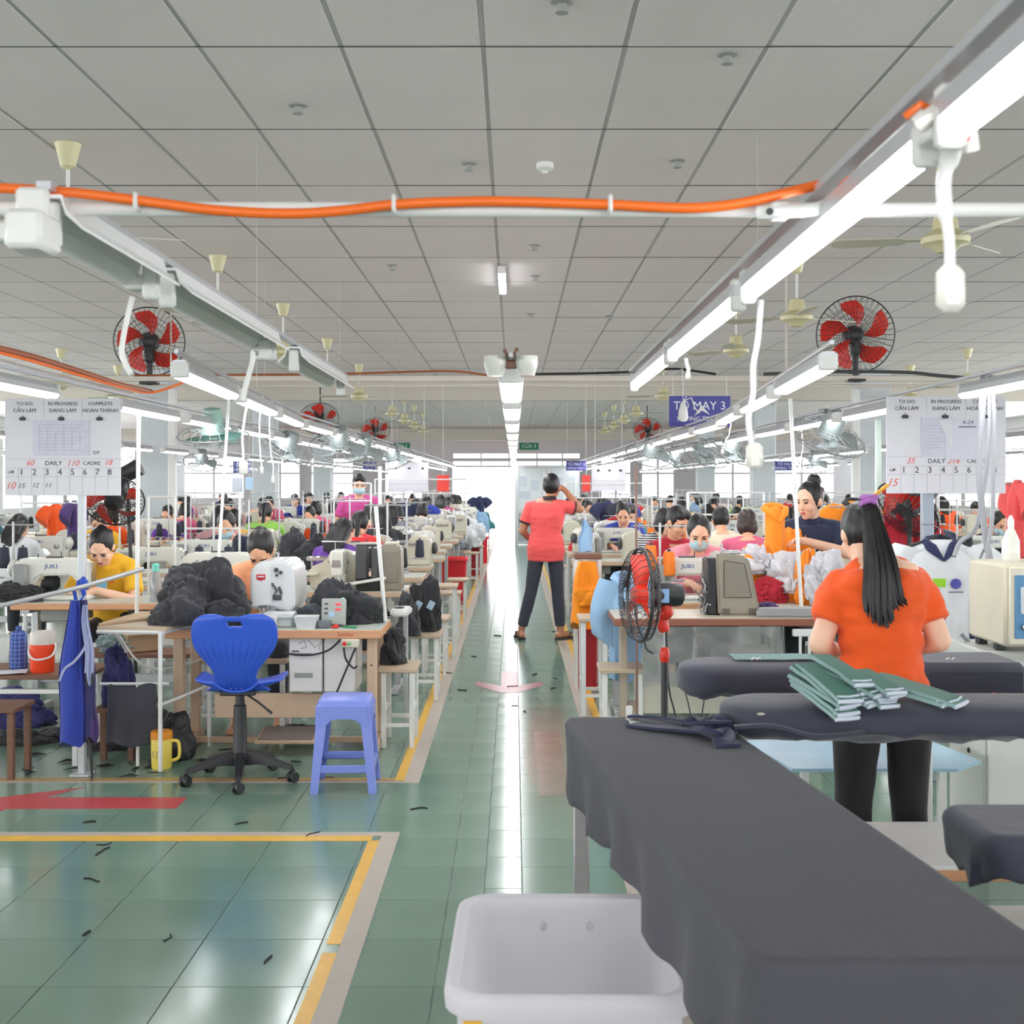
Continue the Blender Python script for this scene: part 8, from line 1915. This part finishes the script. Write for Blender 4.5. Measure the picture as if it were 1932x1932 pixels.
t = thing('oval_pad', 'white oval arm plate at the aisle end of the black jackets', 'pad', (ax(757, 7.75), 7.75, 0.70)); part(t, 'plate', MB().prism([(p.x, p.y) for p in round_outline([(-0.06, -0.14), (0.055, -0.12), (0.06, 0.16), (-0.06, 0.16)], 0.05)], 0.04), WHITE, bevel=0.01)
part(t, 'leg', MB().box((0.02, 0.08, -0.35), (0.03, 0.03, 0.70), 0.003), LGREY); part(t, 'slot', MB().ell((-0.015, 0.02, 0.042), (0.035, 0.06, 0.006), None, 14, 6), DARK)
# black garments on benches along the aisle
for i, (px, y, z, a, b, c, sd, lb) in enumerate(((800, 9.0, 0.47, 0.13, 0.12, 0.30, 201, 'black jacket with pale patches heaped on an aisle bench'), (770, 8.75, 0.457, 0.10, 0.12, 0.20, 202, 'black garment behind the oval arm plate'), (815, 9.0, 0.457, 0.08, 0.09, 0.20, 203, 'black sleeve hanging from the aisle bench heap'))):
    heap(lb, px, y, z, a, b, c, sd, BK2 if i % 2 else BLACKCLOTH)
for px in (789, 813): solo('cloth_patch', 'pale patch sewn on the black jacket, %s the aisle' % ('away from' if px == 789 else 'next to'), 'patch', MB().box((0, 0, 0), (0.045, 0.006, 0.06), 0.001, Matrix.Rotation(0.5, 4, 'Y')), mat('patch_pale', (176, 196, 214), 0.7, var=0.08, scale=40), (ax(px, 8.87), 8.87, az(1142, 8.87)))
aisle = [(-0.62, 8.95, 0.455), (-0.62, 10.0, 0.455), (-0.60, 11.1, 0.62), (-0.62, 12.3, 0.455), (-0.62, 14.0, 0.455), (-0.62, 18.5, 0.5), (-0.62, 20.5, 0.5)]
for k, (x, y, h) in enumerate(aisle): bench('bench standing %s along the aisle, blue chair side' % ORD[k + 1], (x, y, 0), 0, 0.22, 0.36, h, 'aisle benches, blue chair side')
for k, (x, y, h) in enumerate(((0.75, 10.3, 0.5), (0.72, 11.6, 0.5), (0.74, 13.2, 0.5), (0.72, 15.5, 0.5), (0.74, 18, 0.5))): bench('bench standing %s along the aisle, beyond the orange garments' % ORD[k], (x, y, 0), 0, 0.22, 0.34, h, 'aisle benches, fan side')
RB_ = mat('bin_red', (226, 40, 52), 0.35, var=0.04)
crate('bin', 'bright red plastic bin beside the aisle, nearest of the red bins', (ax(856, 16.3), 16.4, 0), 0, 0.36, 0.36, 0.55, RB_, 0.78, None)
crate('bin', 'dark red bin under the white garment heap', (ax(886, 20.5), 20.8, 0), 0, 0.36, 0.4, 0.46, mat('bin_dark_red', (176, 36, 44), 0.4), 0.85, None)
crate('bin', 'far red bin at the aisle edge, beyond the white garments', (ax(902, 24), 24, 0), 0, 0.4, 0.4, 0.5, RB_, 0.85, None)
for i, (px, y, z, a, b, c, sd, lb, m) in enumerate(((872, 20.0, 0.5, 0.30, 0.25, 0.42, 211, 'large white garment heap by the aisle', WHITECLOTH), (896, 21.4, 0.45, 0.22, 0.25, 0.30, 212, 'smaller white garment heap against the dark red bin', WHITECLOTH), (868, 19.2, 0.5, 0.16, 0.14, 0.14, 213, 'grey cloth under the white garment heap', SHIRTS['grey']),
        (900, 25.5, 0.5, 0.22, 0.2, 0.4, 214, 'sky blue garment heap far along the aisle', SHIRTS['sky']), (885, 27, 0.74, 0.24, 0.2, 0.22, 215, 'ochre garment heap far along the aisle', SHIRTS['yellow']), (912, 28, 0.5, 0.24, 0.2, 0.3, 216, 'teal garment heap far along the aisle', SHIRTS['teal']), (1092, 14.4, 0.74, 0.14, 0.12, 0.10, 217, 'red cloth heap beyond the brown stool', SHIRTS['red']),
        (600, 10.5, 0.74, 0.24, 0.16, 0.26, 218, 'black garment heap before the purple shirted person', BLACKCLOTH), (560, 10.6, 0.74, 0.22, 0.18, 0.30, 219, 'black garment heap between the blue chair and thermos rows', BK2), (425, 9.75, 0.74, 0.16, 0.14, 0.14, 220, 'black cloth on the first thermos row table', BLACKCLOTH))):
    heap(lb, px, y, z, a, b, c, sd, m)
t = sewing_table('extra table under the black garment heaps, between the rows', (-1.98, 10.0, 0), 0, 0.5, 0.9, 0.73, WOOD, DESKTOP, None, None, False)
# garments hanging over the far rows
for i, (px, py, y, w, h, m, lb) in enumerate(((760, 948, 19, 0.36, 0.5, SHIRTS['navy'], 'navy garment hung over the far blue chair row'), (790, 950, 20, 0.34, 0.5, SHIRTS['royal'], 'royal blue garment hung beside the navy one, blue chair row'), (905, 936, 26, 0.2, 0.62, NVT, 'dark navy cloth hung at the aisle end of the far rack'),
        (1146, 945, 17.5, 0.26, 0.55, NVT, 'navy garment hung first on the rack by the pedestal fan row'), (1168, 947, 17.6, 0.26, 0.55, NAVYCLOTH, 'navy garment hung second on the rack by the pedestal fan row'), (1188, 949, 17.7, 0.24, 0.5, SHIRTS['royal'], 'blue garment hung last on the rack by the pedestal fan row'),
        (106, 950, 14, 0.26, 0.5, SHIRTS['orange'], 'orange garment hung behind the white board post'), (140, 945, 13, 0.18, 0.5, PURC, 'violet cloth hung beside the white board post'), (1920, 905, 8.2, 0.16, 0.5, SHIRTS['coral'], 'coral streamer garment at the picture edge beyond the steam box'))):
    hanging_shirt('hung_garment', lb, at(px, py, y), 0.2 * i, m, w, h, None, 0.2, 'garments hung over the rows', 'garment', 0, False, i + 20, 0.06)
# white pipe racks over the tables
def rack(label, x0, x1, y, z0, z1, mids=()):
    t = thing('pipe_rack', label, 'rack', (0, y, 0), 0, 'pipe racks over the rows')
    for x in (x0, x1): part(t, 'upright', MB().tube([(x, 0, 0), (x, 0, z1)], 0.011, 6), PIPE)
    for z in (z1,) + tuple(mids): part(t, 'bar', MB().tube([(x0, 0, z), (x1, 0, z)], 0.010, 6), PIPE)
    return t
rack('white pipe rack beside the first column, thermos row', ax(350, 10.7), ax(452, 10.7), 10.7, 0.74, 1.42, (1.12,))
rack('white pipe rack behind the pale green orbit fan', ax(280, 9.3), ax(330, 9.3), 9.3, 0.74, 1.40)
rack('white pipe rack across the blue chair row, carrying the navy garments', -2.1, -0.72, 19.2, 0.74, 1.56, (1.35,))
rack('white pipe rack at the aisle end of the far blue chair row', -1.5, -0.7, 26.1, 0.74, 1.60, (1.4,))
rack('white pipe rack behind the standing masked man', ax(630, 13), ax(700, 13), 13.0, 0.74, 1.5, (1.32,))
rack('white pipe rack carrying the navy garments, fan row', 0.70, 1.9, 17.55, 0.74, 1.50, (1.3,))
rack('white pipe rack beyond the crimson shirted man', ax(1300, 12.1), ax(1445, 12.1), 12.2, 0.74, 1.41, (1.2,))
rack('white pipe rack behind the navy shirted person', ax(1548, 11.0), ax(1660, 11.0), 11.0, 0.74, 1.42, (1.3,))
rack('white pipe rack beyond the steam box', ax(1770, 10.6), ax(1900, 10.6), 10.6, 0.74, 1.43, (1.28,))
rack('white pipe rack near the third thermos row', -5.0, -4.0, 12.9, 0.74, 1.5, (1.3,))
# the masked man standing between the rows
J = {}
J['pelvis'] = V((0, 0, 0.88)); J['waist'] = V((0, 0, 1.03)); J['chest'] = V((0, -0.01, 1.18)); J['top'] = V((0, -0.01, 1.32)); J['neck'] = V((0, -0.02, 1.375)); J['head'] = V((0, -0.05, 1.49)); J['yaw'], J['pitch'] = 0.1, 0.25
for i, q in ((0, -1), (1, 1)):
    J['sh%d' % i] = V((q * 0.18, 0.0, 1.285)); J['hip%d' % i] = V((q * 0.09, 0, 0.84)); J['kn%d' % i] = V((q * 0.095, -0.01, 0.47)); J['an%d' % i] = V((q * 0.10, 0.02, 0.088)); J['toe%d' % i] = V((q * 0.2, -1, 0))
    J['el%d' % i] = V((q * 0.25, -0.06, 1.03)); J['wr%d' % i] = V((q * 0.16, -0.28, 1.0)); J['hd%d' % i] = V((-q * 0.5, -1, 0)); J['hn%d' % i] = V((0, 0, -1))
human('person', 'standing man in a magenta shirt and face mask between the rows', J, (ax(678, 14.6), 14.6, 0.0), 0.1, SKIN, SHIRTS['magenta'], PANTS, 'short', HAIR, 0.011, 0.7, 1.1, None, True, True, None, 0.5, None, 0.04, False)
# notices on the far columns and wall
for i, (px, py, y, w, h, m, lb) in enumerate(((448, 915, 20.4, 0.17, 0.24, 'notice_paper', 'framed paper notice on the column wall, thermos side'), (470, 912, 20.4, 0.12, 0.2, 'label_sky', 'pale blue notice beside the framed paper, thermos side'))):
    t = thing('wall_notice', lb, 'notice', at(px, py, y)); part(t, 'sheet', MB().box((0, 0, 0), (w, 0.008, h), 0.001), MATS[m]); part(t, 'cord', MB().tube([(0, 0, h / 2), (0, 0, CZ - at(px, py, y).z)], 0.003, 5), WHITE)
# far white boards over the rows
for (px, y, hh_) in ((896, 21.4, 0.45), (868, 19.2, 0.5), (900, 25.5, 0.5), (885, 27, 0.74), (912, 28, 0.5), (1092, 14.4, 0.74), (872, 20.0, 0.5)):
    bench('low stand under the garment heap %s along the aisle' % {896: 'second', 868: 'first', 900: 'third', 885: 'fourth', 912: 'fifth', 1092: 'beyond the brown stool', 872: 'largest'}[px], (ax(px, y), y, 0), 0, 0.3, 0.3, hh_ - 0.004, 'stands under garment heaps')
for px, y, w, h, py, lb in ((770, 22, 0.7, 0.5, 900, 'far white board hung over the blue chair row'), (1148, 20, 0.53, 0.40, 902, 'far white board hung over the pedestal fan row')):
    t = thing('progress_board', lb, 'board', at(px, py, y)); part(t, 'panel', MB().box((0, 0, 0), (w, 0.01, h), 0.001), PAPER); part(t, 'cord', MB().tube([(-w * 0.4, 0, h / 2), (-w * 0.4, 0, CZ - at(px, py, y).z)], 0.004, 5).tube([(w * 0.4, 0, h / 2), (w * 0.4, 0, CZ - at(px, py, y).z)], 0.004, 5), WHITE)
    part(t, 'grid_line', MB().bx(-w * 0.48, w * 0.48, -0.0065, -0.005, -0.05, -0.044).bx(-w * 0.48, w * 0.48, -0.0065, -0.005, -0.12, -0.114), LINE, smooth=0)
    for u in (-0.3, 0.03, 0.36): part(t, 'clip', MB().box((u * w, -0.01, h * 0.3), (0.04, 0.012, 0.03), 0.004), DARK)
bpy.data.scenes.remove(TMP)
